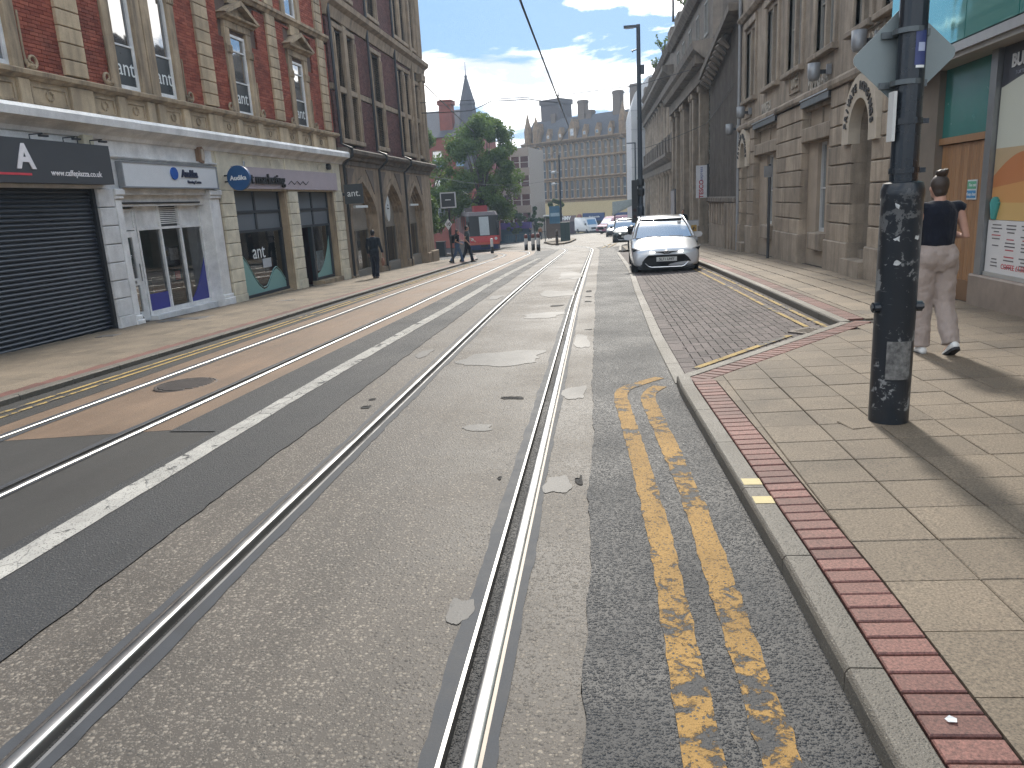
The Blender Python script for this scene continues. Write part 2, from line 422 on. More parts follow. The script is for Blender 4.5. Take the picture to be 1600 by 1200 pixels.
def jig(f, amp, seed, cell=.11):
    rr = random.Random(seed); tab = [rr.uniform(-1, 1) for _ in range(3000)]; slow = [rr.uniform(-1, 1) for _ in range(400)]
    def q(y):
        a = (y+20)/cell; i = int(a); t = a-i; b = (y+20)/.9; j = int(b); u = b-j
        return (f(y) if callable(f) else f)+amp*lerp(tab[i], tab[i+1], t)+amp*1.3*lerp(slow[j], slow[j+1], u)
    return q
# centre lines of the two tracks: straight, then a bend to the left
def bend(xf, y0, Rr):
    pts = []
    y = -12.0
    while y < y0: pts.append((xf(y), y, 0.)); y += .25 if y < 16 else 1.0
    x0 = xf(y0); th = 0.
    while th < 1.15:
        pts.append((x0-Rr*(1-math.cos(th)), y0+Rr*math.sin(th), th)); th += 1.2/Rr
    return pts
RIGHT = bend(pl([(-12, -1.19), (14, -1.19), (42, -1.02)]), 41, 41.5)
LEFT = bend(pl([(-12, -5.15), (5, -5.02), (15, -4.68), (25, -4.57), (41, -4.57)]), 41, 38)
def ribbon(path, offs, dzs, mat, name, parent=None, ymax=1e9, ymin=-1e9, closed=False, fix=False):
    """cross-section (offset to the right, height) swept along a track"""
    mb = MB(); k = len(offs); n = 0
    for (x, y, th) in path:
        if y > ymax or y < ymin: continue
        for o_, dz in zip(offs, dzs):
            o2 = o_(y) if callable(o_) else o_
            X = x+o2*math.cos(th); Y = y+o2*math.sin(th); mb.v.append((X, Y, gz(X, Y)+dz))
        n += 1
    for i in range(n-1):
        for j in range(k-1):
            a = i*k+j; mb.f.append((a, a+1, a+k+1, a+k))
    return mb.build(name, mat, parent, fix=fix)
# surfaces between the lines (offsets are from the track centre)
def rx(o): return lambda y: pl([(-12, -1.19), (14, -1.19), (42, -1.02)])(y)+o
E_R = jig(lambda y: 1.10, .012, 1); E_L = jig(lambda y: -1.27, .012, 2)
def fine(path):
    out = []
    for (a, b) in zip(path[:-1], path[1:]):
        out.append(a)
        if a[1] < 14 and b[1] < 14.3:
            for q in (.33, .66): out.append(tuple(lerp(a[i], b[i], q) for i in range(3)))
    out.append(path[-1]); return out
RF, LF = fine(RIGHT), fine(LEFT)
ribbon(RF, [-.64, 0, .64], [.004]*3, MT['concrete'], 'track_slab', road)
ribbon(RF, [.80, E_R], [.004]*2, MT['concrete'], 'track_slab_edge', road)
ribbon(RF, [E_L, -.79], [.004]*2, MT['concrete'], 'track_slab_edge', road)
bf = lambda y: 6.12
ribbon(LF, [-.64, 0, .64], [.004]*3, MT['concrete_buff'], 'track_slab', road, ymin=6.1)
ribbon(LF, [.80, 1.12], [.004]*2, MT['concrete_buff'], 'track_slab_edge', road, ymin=6.1)
ribbon(LF, [-1.14, -.80], [.004]*2, MT['concrete_buff'], 'track_slab_edge', road, ymin=6.1)
for o0, o1 in ((-.62, .62), (.80, 1.62), (-1.14, -.80)):
    ribbon(LF, [o0, (o0+o1)/2, o1], [.002]*3, MT['asphalt_patch'], 'asphalt_patch', road, ymax=6.4)
lk = pl([(-12, -7.25), (7.8, -6.98), (13.6, -6.62), (24.5, -6.32), (36, -6.35), (41, -6.5), (46, -7.4), (52, -9.5)])   # left kerb line
LX = pl([(-12, -5.15), (5, -5.02), (15, -4.68), (25, -4.57), (41, -4.57), (46, -4.9), (52, -6.2)])
def lxo(o): return lambda y: LX(y)+o
sheet('left_gutter', [lambda y: lk(y)+.02, lxo(-1.14)], yrange(-12, 52, .75), .006, MT['asphalt_patch'], road)
yy = yrange(-12, 14, .1)+yrange(14.5, 46, .75)
sheet('carriageway', [lambda y: lxo(1.12)(y) if y > 6.05 else lxo(1.62)(y), lambda y: lerp(lxo(1.12)(y), rx(-1.27)(y), .5), lambda y: E_L(y)+rx(0)(y)], yy, .010, MT['asphalt'], road)
RK = pl([(-12, .80), (3, .79), (7.2, .68), (10, .66), (16, .72), (22, .84), (36, .84)])          # right kerb line
sheet('carriageway', [lambda y: E_R(y)+rx(0)(y), .3, lambda y: RK(y)+.03], yy, .012, MT['asphalt'], road)
sheet('carriageway_far', [-9, -7, -5, -2, .9, 4.], yrange(45.7, 135, 2), -.012, MT['concrete'], road)
# rails: each rail one thing
def rail(path, side, c, label):
    """side +1: running head on the right of the groove"""
    t = thing('tram_rail', label, 'rail', (path[0][0], path[0][1], 0)); g_ = []
    def rb(name, offs, dzs, mat): 
        o = ribbon(path, [c+side*q if not callable(q) else (lambda y, q=q: c+side*q(y)) for q in offs], dzs, mat, name, None, fix=False)
        o.parent = t; o.matrix_parent_inverse = Matrix.Translation((-path[0][0], -path[0][1], 0)); g_.append(o); return o
    o = rb('running_head', [.0, .001, .007, .018, .036, .052, .060], [-.03, .002, .0095, .012, .0122, .0095, .002], MT['rail_steel']); o.data.polygons.foreach_set('use_smooth', [True]*len(o.data.polygons))
    rb('head_edge', [.0605, .074], [.004, .003], MT['rail_side'])
    rb('groove', [-.055, -.05, -.02, .0], [.006, -.038, -.038, -.03], MT['groove'])
    rb('keeper_lip', [-.071, -.056], [.007, .007], MT['rail_steel'])
    seed = int(abs(c)*100)+len(path)
    rb('sealant', [jig(lambda y: -.128, .009, seed), -.0715], [.0075, .0065], MT['sealant'])
    rb('sealant', [.0745, jig(lambda y: .112, .007, seed+5)], [.0045, .0075], MT['sealant'])
    return t
rail(RF, 1, .7175, 'grooved steel rail beside the double yellow lines')
rail(RF, -1, -.7175, 'grooved steel rail between the solid white line and the grey track slab')
rail(LF, 1, .7175, 'grooved steel rail of the buff track, on the white line side')
rail(LF, -1, -.7175, 'grooved steel rail of the buff track, on the shopfront side')
# painted lines
wl = pl([(-12, -3.3), (3.3, -3.2), (8.5, -3.13), (14.7, -2.93), (23.4, -2.86), (34.2, -2.66)])
sheet('white_line', [jig(lambda y: wl(y)-.105, .006, 31), wl, jig(lambda y: wl(y)+.105, .006, 32)], yrange(-6, 14, .1)+yrange(14.5, 34.2, .6), .014, MT['white_line'], road)
y1 = pl([(-6, .24), (2, .275), (3.6, .275), (4.9, .235), (6.0, .19), (6.55, .165)])
y2 = pl([(-6, .49), (2, .505), (4, .50), (5, .465), (6.0, .42), (6.45, .40)])
def curl(f, yend, pts, hw, seed, name='yellow_line'):
    P = [(f(y), y) for y in yrange(-6, yend, .08)]+pts; mb = MB(); rr = random.Random(seed)
    for i, (x, y) in enumerate(P):
        a = P[max(0, i-1)]; b = P[min(len(P)-1, i+1)]; d = Vector((b[0]-a[0], b[1]-a[1])).normalized(); n = Vector((d.y, -d.x))
        h = hw+rr.uniform(-.007, .007)
        for s_ in (-1, 1): X = x+n.x*h*s_; Y = y+n.y*h*s_; mb.v.append((X, Y, gz(X, Y)+.016))
    mb.f = [(2*i, 2*i+1, 2*i+3, 2*i+2) for i in range(len(P)-1)]
    mb.build(name, MT['yellow'], road, fix=False)
curl(y1, 6.55, [(.17, 6.75), (.20, 6.92), (.27, 7.05), (.36, 7.16), (.46, 7.28), (.57, 7.4)], .062, 3)
curl(y2, 6.45, [(.405, 6.6), (.43, 6.76), (.48, 6.9), (.545, 7.02)], .062, 4)
for o0 in (.30, .50):
    sheet('yellow_line', [lambda y: lk(y)+o0, lambda y: lk(y)+o0+.08], yrange(-6, 35, .75), .012, MT['yellow_thin'], road)
for x0, y0 in ((.15, 43.5), (.48, 43.5)):
    mb = MB(); mb.poly([(x0, y0, gz(x0, y0)+.02), (x0+.1, y0, gz(x0, y0)+.02), (x0+.8, y0+9, gz(x0, y0+9)+.02), (x0+.7, y0+9, gz(x0, y0+9)+.02)]); mb.build('yellow_line', MT['yellow_thin'], road, fix=False)
mb = MB(); mb.poly([(.5, 46.5, gz(.5, 46.5)+.02), (.65, 46.5, gz(.5, 46.5)+.02), (.5, 51.3, gz(.5, 51.3)+.02), (.36, 51.3, gz(.5, 51.3)+.02)]); mb.build('white_dash', MT['white_line'], road, fix=False)
# repairs, potholes and cracks in the slab
def blob(name, cx, cy, rx_, ry, dz, mat, seed, n=46, parent=None, rough=.28):
    rr = random.Random(seed); mb = MB(); pts = []; ph = [rr.uniform(0, 6.28) for _ in range(4)]
    for k in range(n):
        a = 2*math.pi*k/n; q = 1+rough*(.45*math.sin(2*a+ph[0])+.35*math.sin(3*a+ph[1])+.25*math.sin(5*a+ph[2])+.15*math.sin(9*a+ph[3]))+rr.uniform(-.03, .03)
        ca, sa = math.cos(a), math.sin(a); e = max(abs(ca), abs(sa))**.55
        X = cx+rx_*ca*q/e; Y = cy+ry*sa*q/e; pts.append((X, Y, gz(X, Y)+dz))
    mb.poly(pts); return mb.build(name, mat, parent or road, fix=False)
for i, (cx, cy, a, b, m, dz) in enumerate([(-1.17, 8.75, .50, .42, 'repair', .0085), (-.26, 6.88, .10, .26, 'repair', .0085), (-.95, 12.6, .32, .35, 'repair', .0085), (-.29, 4.42, .075, .16, 'repair', .0085),
        (-.632, 2.88, .05, .11, 'repair', .0085), (-1.0, 5.75, .12, .09, 'repair', .008), (-2.25, 9.3, .09, .25, 'repair', .0085), (-.9, 16.2, .34, .7, 'repair', .0085), (-2.2, 16, .12, .5, 'repair', .0085), (-.8, 21.5, .3, 1.5, 'repair', .0085), (-.25, 9.8, .1, .5, 'repair', .0085),
        (-.83, 6.74, .10, .055, 'dirt', .010), (-.16, 4.5, .022, .09, 'dirt', .010), (-2.17, 6.55, .04, .06, 'dirt', .010), (-2.2, 6.85, .03, .035, 'dirt', .010), (-.79, 13.9, .12, .10, 'dirt', .010), (-.22, 14.4, .06, .10, 'dirt', .010), (-.22, 15.3, .06, .07, 'dirt', .010), (-.22, 16.4, .055, .2, 'dirt', .010), (-.67, 4.55, .012, .03, 'dirt', .010), (-.17, 10.8, .06, .02, 'dirt', .010)]):
    blob('slab_repair' if m == 'repair' else 'pothole', cx, cy, a, b, dz, MT[m], i)
    if m == 'dirt' and cy < 8: blob('loose_concrete', cx-.01, cy+b*.45, a*.7, b*.35, .016, MT['concrete'], i+60)
# cover in the buff track
t = thing('manhole_cover', 'round brown ribbed iron cover set in the buff track slab', 'manhole cover', (-4.95, 8.32, gz(-4.95, 8.32)))
mb = MB(); mb.lathe([(.36, .0), (.36, .016), (.34, .020), (.335, .012), (0.01, .012)], 28); o = mb.build('frame', MT['iron'], t)
for k in range(-5, 6):
    q = k*.056; L = math.sqrt(max(.01, .31**2-q*q)); MB().cbox(-L, L, q-.018, q+.018, .008, .024, .004).build('rib', MT['iron'], t)
# ---------------------------------------------------------------- right-hand pavement with kerb, red bricks and slabs
DZ = .10
BAYP = [(.80, 7.22), (2.96, 9.74), (2.90, 20), (2.80, 36), (.86, 36)]     # parking bay outline at road level
def xfac(y): return 4.95
pave = MB(); ysr = yrange(-12, 7.2, .6)
def pz(x, y): return gz(x, y)+DZ-.022
rows = []
pr = [(y, RK(y)+.13) for y in ysr]+[(8.5, 2.0), (9.72, 3.05), (14, 3.02), (20, 2.99), (36, 2.92), (36.2, 1.0), (44, 1.25), (52, 2.6), (70, 3.4), (90, 3.6), (140, 3.8)]
for y, x0 in pr:
    rows.append([(x0+(9.2-x0)*q, y) for q in (0, .08, .2, .4, .7, 1)])
for r_ in rows: pave.v += [(x, y, pz(x, y)) for x, y in r_]
k = 6
for i in range(len(rows)-1):
    for j in range(k-1): a = i*k+j; pave.f.append((a, a+1, a+k+1, a+k))
pavement = struct(pave.build('pavement_right', MT['bedding'], fix=False))
SLX = math.atan(-.016)
def tiltx(x, y): return math.atan((gz(x, y+.2)-gz(x, y-.2))/.4)
def tilty(x, y): return -math.atan((gz(x+.1, y)-gz(x-.1, y))/.2)
def lay(name, me, parent, x, y, dz, rotz=0, jit=.0):
    o = obj(name, me, parent, (x, y, gz(x, y)+dz+RN.uniform(-jit, jit)))
    o.rotation_euler = (tiltx(x, y)+RN.uniform(-jit, jit)*.8, tilty(x, y)+RN.uniform(-jit, jit)*.8, rotz); return o
# kerb stones
def kerb_run(pts, parent, name='kerb_stone', w=.125, L=.86, top=DZ+.002, mat=None, low=-.06):
    """stones along a polyline; outer (road) edge is the polyline, stone lies to its right side"""
    for (a, b) in zip(pts[:-1], pts[1:]):
        a = Vector(a); b = Vector(b); d = b-a; n = max(1, round(d.length/L)); d2 = d.normalized(); nr = Vector((d2.y, -d2.x))
        for i in range(n):
            p = a+d*(i/n); q = a+d*((i+1)/n); g_ = d2*.004; p = p+g_; q = q-g_; mb = MB(); c = .016
            def V(pt, off, z): X = pt.x+nr.x*off; Y = pt.y+nr.y*off; return (X, Y, gz(X, Y)+z)
            prof = [(0, low), (.0, top-c*1.3), (.008, top-c*.45), (c, top), (w-.004, top), (w, top-.004), (w, low)]
            mb.loft([[V(p, o_, z) for o_, z in prof], [V(q, o_, z) for o_, z in prof]])
            o = mb.build(name, mat or MT['kerb'], parent)
runs = [(.80, -1.0), (.795, 0.5)]+[(RK(y), y) for y in (1.5, 2.36, 3.22, 4.08, 4.94, 5.8, 6.66)]+[(.70, 7.05)]
kerb_run(runs, pavement, L=2.0)
kerb_run([(.70, 7.06), (2.98, 9.74)], pavement, L=.86)
kerb_run([(2.98, 9.75), (2.94, 20), (2.88, 36)], pavement, L=.9)
# yellow ticks on the kerb
for y0 in (3.84, 4.12):
    x0 = RK(y0); mb = MB(); mb.poly([(x0+.02, y0, gz(x0, y0)+DZ+.0045), (x0+.122, y0, gz(x0, y0)+DZ+.0045), (x0+.122, y0+.10, gz(x0, y0)+DZ+.0035), (x0+.02, y0+.10, gz(x0, y0)+DZ+.0035)]); mb.build('yellow_kerb_mark', S('tick_yellow', (.45, .36, .15), .6, var=.25, nscale=14), pavement, fix=False)
# red bricks: header course behind the kerb
BR = MB().cbox(-.1, .1, -.047, .047, -.05, 0, .005).mesh('paving_brick', MT['red_paver'])
y = -1.0
while y < 6.93:
    x = RK(y)+.131+.104; lay('paving_brick', BR, pavement, x, y, DZ+.001, math.atan2(-(RK(y+.2)-RK(y-.2)), .4), .002); y += .106
d = Vector((2.98-.70, 9.74-7.06)); L = d.length; d.normalize(); nr = Vector((d.y, -d.x)); ang = math.atan2(d.y, d.x)-math.pi/2
q = -.02
while q < L+.12:
    p = Vector((.70, 7.06))+d*q+nr*(.129+.104); lay('paving_brick', BR, pavement, p.x, p.y, DZ+.001, ang, .002); q += .106
y = 9.95
while y < 19:
    lay('paving_brick', BR, pavement, 2.98-(y-9.75)*.004+.23, y, DZ+.001, 0, .002); y += .106
# slabs
SX, SY = .381, .383
SLB = MB().cbox(-SX/2+.003, SX/2-.003, -SY/2+.003, SY/2-.003, -.05, 0, .005).mesh('paving_slab', MT['slab'])
def outside_bay(x, y, m):
    """right of the kerb and of the diagonal, with a margin"""
    if x < RK(y)+.131+.208+m and y < 7.2: return False
    s_ = (Vector((x, y))-Vector((.70, 7.06))).dot(nr); t_ = (Vector((x, y))-Vector((.70, 7.06))).dot(d)
    if y >= 5.8 and s_ < .129+.208+m and t_ < L+.2: return False
    if y > 9 and x < 2.98+.34+m-.004*(y-9.7): return False
    return True
slabs = []; far = MB()
ix = 0
for ix in range(-1, 11):
    for iy in range(-2, 90):
        x = 1.12+SX*(ix+.5); y = .10+SY*iy+.05*math.sin(ix*2.1)*0
        if x > 4.93: continue
        c4 = [(x+a*SX/2, y+b*SY/2) for a in (-1, 1) for b in (-1, 1)]
        ins = [outside_bay(a, b, -.004) for a, b in c4]
        if all(ins): slabs.append((x, y))
        elif any(ins):                                            # cut slab against the red bricks
            bm = bmesh.new(); z = DZ-.001
            poly = [(x-SX/2+.003, y-SY/2+.003), (x+SX/2-.003, y-SY/2+.003), (x+SX/2-.003, y+SY/2-.003), (x-SX/2+.003, y+SY/2-.003)]
            def clip(poly, f):
                out = []
                for a, b in zip(poly, poly[1:]+poly[:1]):
                    fa, fb = f(a), f(b)
                    if fa >= 0: out.append(a)
                    if fa*fb < 0: t_ = fa/(fa-fb); out.append((a[0]+(b[0]-a[0])*t_, a[1]+(b[1]-a[1])*t_))
                return out
            if y < 6.7 and x < 1.6: poly = clip(poly, lambda p: p[0]-(RK(p[1])+.131+.212))
            if y > 5.8: poly = clip(poly, lambda p: (Vector(p)-Vector((.70, 7.06))).dot(nr)-(.129+.212) if y < 9.9 else 1)
            if y > 9.3 and poly: poly = clip(poly, lambda p: p[0]-(2.98+.342-.004*(p[1]-9.7)))
            bm.free()
            if len(poly) >= 3:
                mb = MB(); n = len(poly); mb.v = [(a, b, gz(a, b)+z) for a, b in poly]+[(a, b, gz(a, b)+.03) for a, b in poly]
                mb.f = [tuple(range(n))]+[(i, (i+1) % n, n+(i+1) % n, n+i) for i in range(n)]
                mb.build('paving_slab', MT['slab'], pavement)
slabs.sort(key=lambda p: p[1]+.3*abs(p[0]-2))
for i, (x, y) in enumerate(slabs):
    if i < 245: lay('paving_slab', SLB, pavement, x, y, DZ, 0, .0022)
    else:
        z = gz(x, y)+DZ+RN.uniform(-.002, .002); far.add(MB().cbox(x-SX/2+.004, x+SX/2-.004, y-SY/2+.004, y+SY/2-.004, z-.05, z, .004))
for ix in range(0, 14):
    for iy in range(0, 130):
        x = 1.3+SX*(ix+.5); y = 34.5+SY*iy
        x0 = pl([(36, 3.0), (36.2, 1.1), (44, 1.35), (52, 2.7), (70, 3.5), (90, 3.7)])(y)
        if x-SX/2 > x0 and x < 7: z = gz(x, y)+DZ; far.poly([(x-SX/2+.004, y-SY/2+.004, z), (x+SX/2-.004, y-SY/2+.004, z), (x+SX/2-.004, y+SY/2-.004, z), (x-SX/2+.004, y+SY/2-.004, z)])
far.build('paving_slabs', MT['slab_far'], pavement, stuff=True)
kerb_run([(.95, 36.1), (1.2, 44), (2.6, 52), (3.3, 70), (3.5, 90)], pavement, L=8)
mb = MB(); 
for i in range(70):
    y = 19+i*.25; x = 2.98-(y-9.75)*.004+.13; z = gz(x, y)+DZ+.001; mb.cbox(x, x+.2, y+.004, y+.246, z-.03, z, .003)
mb.build('red_bricks', MT['red_paver_far'], pavement, stuff=True)
# parking bay: flush kerb, edging course, herringbone blocks
bay = struct(sheet('parking_bay', [lambda y: RK(y)+.03, 1.6, 3.0], yrange(6.9, 36.1, .8), -.004, MT['bedding_bay']))
kerb_run([(RK(7.1), 7.1), (RK(10), 10), (RK(16), 16), (RK(22), 22), (RK(36), 36)], bay, 'flush_kerb', w=.15, top=.022, L=.86)
def inbay(x, y, m=0):
    s_ = (Vector((x, y))-Vector((.70, 7.06))).dot(nr)
    return s_ < -m and x > RK(y)+.155+m and x < 2.94-.004*(y-9.7)-m and y < 36
SETT = MB().cbox(-.072, .072, -.118, .118, -.05, 0, .005).mesh('edging_sett', MT['block'])
y = 7.5; farb = MB()
while y < 36:
    x = RK(y)+.152+.075
    if inbay(x, y, .06):
        if y < 16: lay('edging_sett', SETT, bay, x, y, .018, math.atan2(-(RK(y+.5)-RK(y-.5)), 1.0), .002)
        else: z = gz(x, y)+.018; farb.cbox(x-.072, x+.072, y-.118, y+.118, z-.03, z, .004)
    y += .243
BLK = MB().cbox(-.0965, .0965, -.0465, .0465, -.05, 0, .005).mesh('block_paver', MT['block'])
blocks = []
for i in range(-60, 420):
    for j in range(-40, 330):
        if (i-j) % 4 == 0: blocks.append((i*.1+.1, j*.1+.05, 0))
        if (i-j) % 4 == 3: blocks.append((i*.1+.05, j*.1+.1, 1))
ca, sa = math.cos(rad(45)), math.sin(rad(45)); bb = []
for (a, b, o_) in blocks:
    x = .9+a; y = 7.0+b
    if x < RK(y)+.15 or x > 3.0: continue
    if inbay(x, y, .05) and x > RK(y)+.152+.03: bb.append((x, y, o_))
bb.sort(key=lambda p: p[1])
for i, (x, y, o_) in enumerate(bb):
    if i < 230: lay('block_paver', BLK, bay, x, y, .014, o_*math.pi/2, .0025)
    elif y < 26:
        z = gz(x, y)+.014+RN.uniform(-.0025, .0025); hx, hy = (.0965, .0465) if o_ == 0 else (.0465, .0965)
        farb.cbox(x-hx, x+hx, y-hy, y+hy, z-.03, z, .005)
farb.build('block_pavers', MT['block_far'], bay, stuff=True)
sheet('bay_far', [lambda y: RK(y)+.3, 2.9], yrange(25.5, 36, 1), .012, MT['block_far'], bay)
# yellow lines in the bay
def line2(name, pts, hw, dz, mat, parent):
    mb = MB(); P = []
    for a, b in zip(pts[:-1], pts[1:]):
        n = max(1, int((Vector(b)-Vector(a)).length/.25)); P += [(lerp(a[0], b[0], i/n), lerp(a[1], b[1], i/n)) for i in range(n)]
    P.append(pts[-1])
    for i, (x, y) in enumerate(P):
        a = P[max(0, i-1)]; b = P[min(len(P)-1, i+1)]; dd = Vector((b[0]-a[0], b[1]-a[1])).normalized(); nn = Vector((dd.y, -dd.x))
        for s_ in (-1, 1): X = x+nn.x*hw*s_; Y = y+nn.y*hw*s_; mb.v.append((X, Y, gz(X, Y)+dz))
    mb.f = [(2*i, 2*i+1, 2*i+3, 2*i+2) for i in range(len(P)-1)]; return mb.build(name, mat, parent, fix=False)
line2('yellow_line', [(.95, 7.75), (1.76, 8.76), (2.3, 9.42)], .04, .024, MT['yellow_thin'], bay)
line2('yellow_line', [(1.06, 7.62), (1.83, 8.5), (2.48, 9.28)], .04, .024, MT['yellow_thin'], bay)
line2('yellow_line', [(2.86, 9.85), (2.83, 11.2), (2.80, 16), (2.74, 26)], .03, .024, MT['yellow_thin'], bay)
line2('yellow_line', [(2.64, 9.98), (2.60, 11.49), (2.57, 17), (2.53, 26)], .03, .024, MT['yellow_thin'], bay)
t = thing('drain_grating', 'dark iron drain grating in the corner of the parking bay', 'drain', (2.60, 9.60, gz(2.6, 9.6)), rad(42))
MB().box(-.2, .2, -.2, -.16, .0, .03).box(-.2, .2, .16, .2, .0, .03).box(-.2, -.16, -.16, .16, .0, .03).box(.16, .2, -.16, .16, .0, .03).build('frame', MT['iron'], t)
for k in range(7): MB().box(-.16, .16, -.15+k*.047, -.13+k*.047, .004, .027).build('bar', MT['iron'], t)
MB().poly([(-.17, -.17, .003), (.17, -.17, .003), (.17, .17, .003), (-.17, .17, .003)]).build('pit', MT['dirt'], t)
# ---------------------------------------------------------------- left-hand pavement
def xA(y): return -10.62+(y-12)*(.92/17.1) if y < 29.1 else -9.70+(y-29.1)*(.2/14.9)
LZ = .08
lp = struct(sheet('pavement_left', [lambda y: xA(y)-.5, lambda y: lerp(xA(y), lk(y), .5), lambda y: lk(y)-.02], yrange(-12, 44, 1)+[46], LZ-.02, MT['bedding']))
mbs = MB(); mbr = MB(); mbk = MB(); y = 2.0
while y < 45:
    x = lk(y)-.125; i = 0
    for i, wd in enumerate([.22]+[.4]*12):
        x0 = x-wd; z = gz((x+x0)/2, y)+LZ+RN.uniform(-.003, .003)
        if x0 < xA(y)-.1: break
        (mbr if i == 0 else mbs).cbox(x0+.004, x-.004, y+.004, y+.396, z-.03, z, .005)
        x = x0
    y += .4
y = 0.
while y < 45:
    x = lk(y); x2 = lk(y+.9); mbk.loft([[(xx-.125, yy_, gz(xx, yy_)+LZ+.002), (xx-.015, yy_, gz(xx, yy_)+LZ+.002), (xx, yy_, gz(xx, yy_)+LZ-.015), (xx, yy_, gz(xx, yy_)-.05)] for xx, yy_ in ((x, y+.004), (x2, y+.896))], closed=False); y += .9
mbs.build('paving_slabs', MT['slab_far'], lp, stuff=True, fix=False); mbr.build('red_bricks', MT['red_paver_far'], lp, stuff=True, fix=False); mbk.build('kerb_stones', MT['kerb'], lp, stuff=True)
for (cx, cy, a, b, nm, lab) in ((-9.4, 16.2, .55, .3, 'inspection_cover', 'grey rectangular cover in the pavement before the white shop door'), (-9.75, 13.9, .2, .14, 'inspection_cover', 'small brown cover in the pavement near the roller shutter'), (-8.3, 19.3, .2, .16, 'inspection_cover', 'small iron cover in the pavement before the cream rusticated pilaster')):
    o = MB().cbox(-a, a, -b, b, 0, .012, .004).build(nm, S('cover', (.14, .135, .13), .6, .2)); o.location = (cx, cy, gz(cx, cy)+LZ); o.rotation_euler = (tiltx(cx, cy), tilty(cx, cy), 0); tag(o, lab, 'cover')
# ---------------------------------------------------------------- facade kit (local x along the wall, -y to the street, z up)
def brickwork(x0, x1, z0, z1, excl, yf=.0, yb=.07, bl=.225, bh=.0735, gap=.009, seed=1):
    mb = MB(); rr = random.Random(seed); z = z0; row = 0
    while z+bh <= z1+.001:
        x = x0-(bl/2 if row % 2 else 0)
        spans = [(x0, x1)]
        for (a, b, c, d) in excl:
            if c < z+bh and d > z:
                new = []
                for (p, q) in spans:
                    if a > p: new.append((p, min(q, a)))
                    if b < q: new.append((max(p, b), q))
                spans = [s_ for s_ in new if s_[1]-s_[0] > .02]
        for (p, q) in spans:
            k = math.floor((p-x)/bl); xx = x+k*bl
            while xx < q:
                a = max(p, xx+gap/2); b = min(q, xx+bl-gap/2)
                if b-a > .02:
                    f = yf+rr.uniform(-.003, .003); n = len(mb.v)
                    mb.v += [(a, f, z), (b, f, z), (b, f, z+bh-gap), (a, f, z+bh-gap), (a, yb, z), (b, yb, z), (b, yb, z+bh-gap), (a, yb, z+bh-gap)]
                    mb.f += [(n, n+1, n+2, n+3), (n+1, n+5, n+6, n+2), (n+4, n, n+3, n+7), (n+3, n+2, n+6, n+7), (n+4, n+5, n+1, n)]
                xx += bl
        z += bh; row += 1
    return mb
def window(parent, x0, x1, z0, z1, y, zb=(), xb=(), fw=.055, frame=None, glass=None, name='window', bar=.035, head=None):
    fr = frame or MT['white_paint']; gl = glass or MT['window_glass']; mb = MB()
    zs = [z0]+list(zb)+[z1]; xs = [x0]+list(xb)+[x1]
    mb.box(x0, x0+fw, y, y+.09, z0, z1); mb.box(x1-fw, x1, y, y+.09, z0, z1); mb.box(x0+fw, x1-fw, y, y+.09, z1-fw, z1); mb.box(x0+fw, x1-fw, y, y+.09, z0, z0+fw*1.3)
    for q in zb: mb.box(x0+fw, x1-fw, y+.006, y+.084, q-bar/2, q+bar/2)
    for q in xb: mb.box(q-bar/2, q+bar/2, y+.010, y+.080, z0+fw*1.3, z1-fw)
    o = mb.build(name, fr, parent)
    for a, b in zip(xs[:-1], xs[1:]):
        for c, d in zip(zs[:-1], zs[1:]):
            MB().poly([(a+.01, y+.045, c+.01), (b-.01, y+.045, c+.01), (b-.01, y+.045, d-.01), (a+.01, y+.045, d-.01)]).build('pane', gl, o, fix=False)
    return o
def blocks_col(parent, x0, x1, z0, z1, h, yf, yb, mat, name='quoin', gap=.018, c=.012):
    n = max(1, round((z1-z0)/h)); h = (z1-z0)/n; me = MB().fbox(-(x1-x0)/2, (x1-x0)/2, gap/2, h-gap/2, yf, yb, c).mesh(name, mat)
    for i in range(n): obj(name, me, parent, ((x0+x1)/2, 0, z0+i*h))
def moulding(mb, x0, x1, prof):
    """profile [(y,z)...] swept along x"""
    mb.loft([[(x0, y, z) for y, z in prof], [(x1, y, z) for y, z in prof]]); return mb
def arch_pts(x0, x1, spring, apex, n=12, pointed=False):
    cx = (x0+x1)/2; hw = (x1-x0)/2; out = []
    for i in range(n+1):
        t = i/n
        if pointed:
            x = x0+(x1-x0)*t; q = min(1, abs(x-cx)/hw); z = spring+(apex-spring)*(1-q)**.62
        else:
            a = math.pi*(1-t); x = cx+hw*math.cos(a); z = spring+(apex-spring)*math.sin(a)
        out.append((x, z))
    return out
def over_arch(mb, pts, ztop, yf, yb):
    """masonry above an arch, with its soffit"""
    for (a, b) in zip(pts[:-1], pts[1:]):
        mb.poly([(a[0], yf, a[1]), (b[0], yf, b[1]), (b[0], yf, ztop), (a[0], yf, ztop)])
        mb.poly([(a[0], yf, a[1]), (a[0], yb, a[1]), (b[0], yb, b[1]), (b[0], yf, b[1])])
    return mb
def ring(mb, inner, outer, yf, yb):
    for i in range(len(inner)-1):
        a, b, c, d = inner[i], inner[i+1], outer[i+1], outer[i]
        mb.poly([(a[0], yf, a[1]), (b[0], yf, b[1]), (c[0], yf, c[1]), (d[0], yf, d[1])])
        mb.poly([(d[0], yf, d[1]), (c[0], yf, c[1]), (c[0], yb, c[1]), (d[0], yb, d[1])])
        mb.poly([(a[0], yf, a[1]), (a[0], yb, a[1]), (b[0], yb, b[1]), (b[0], yf, b[1])])
    return mb
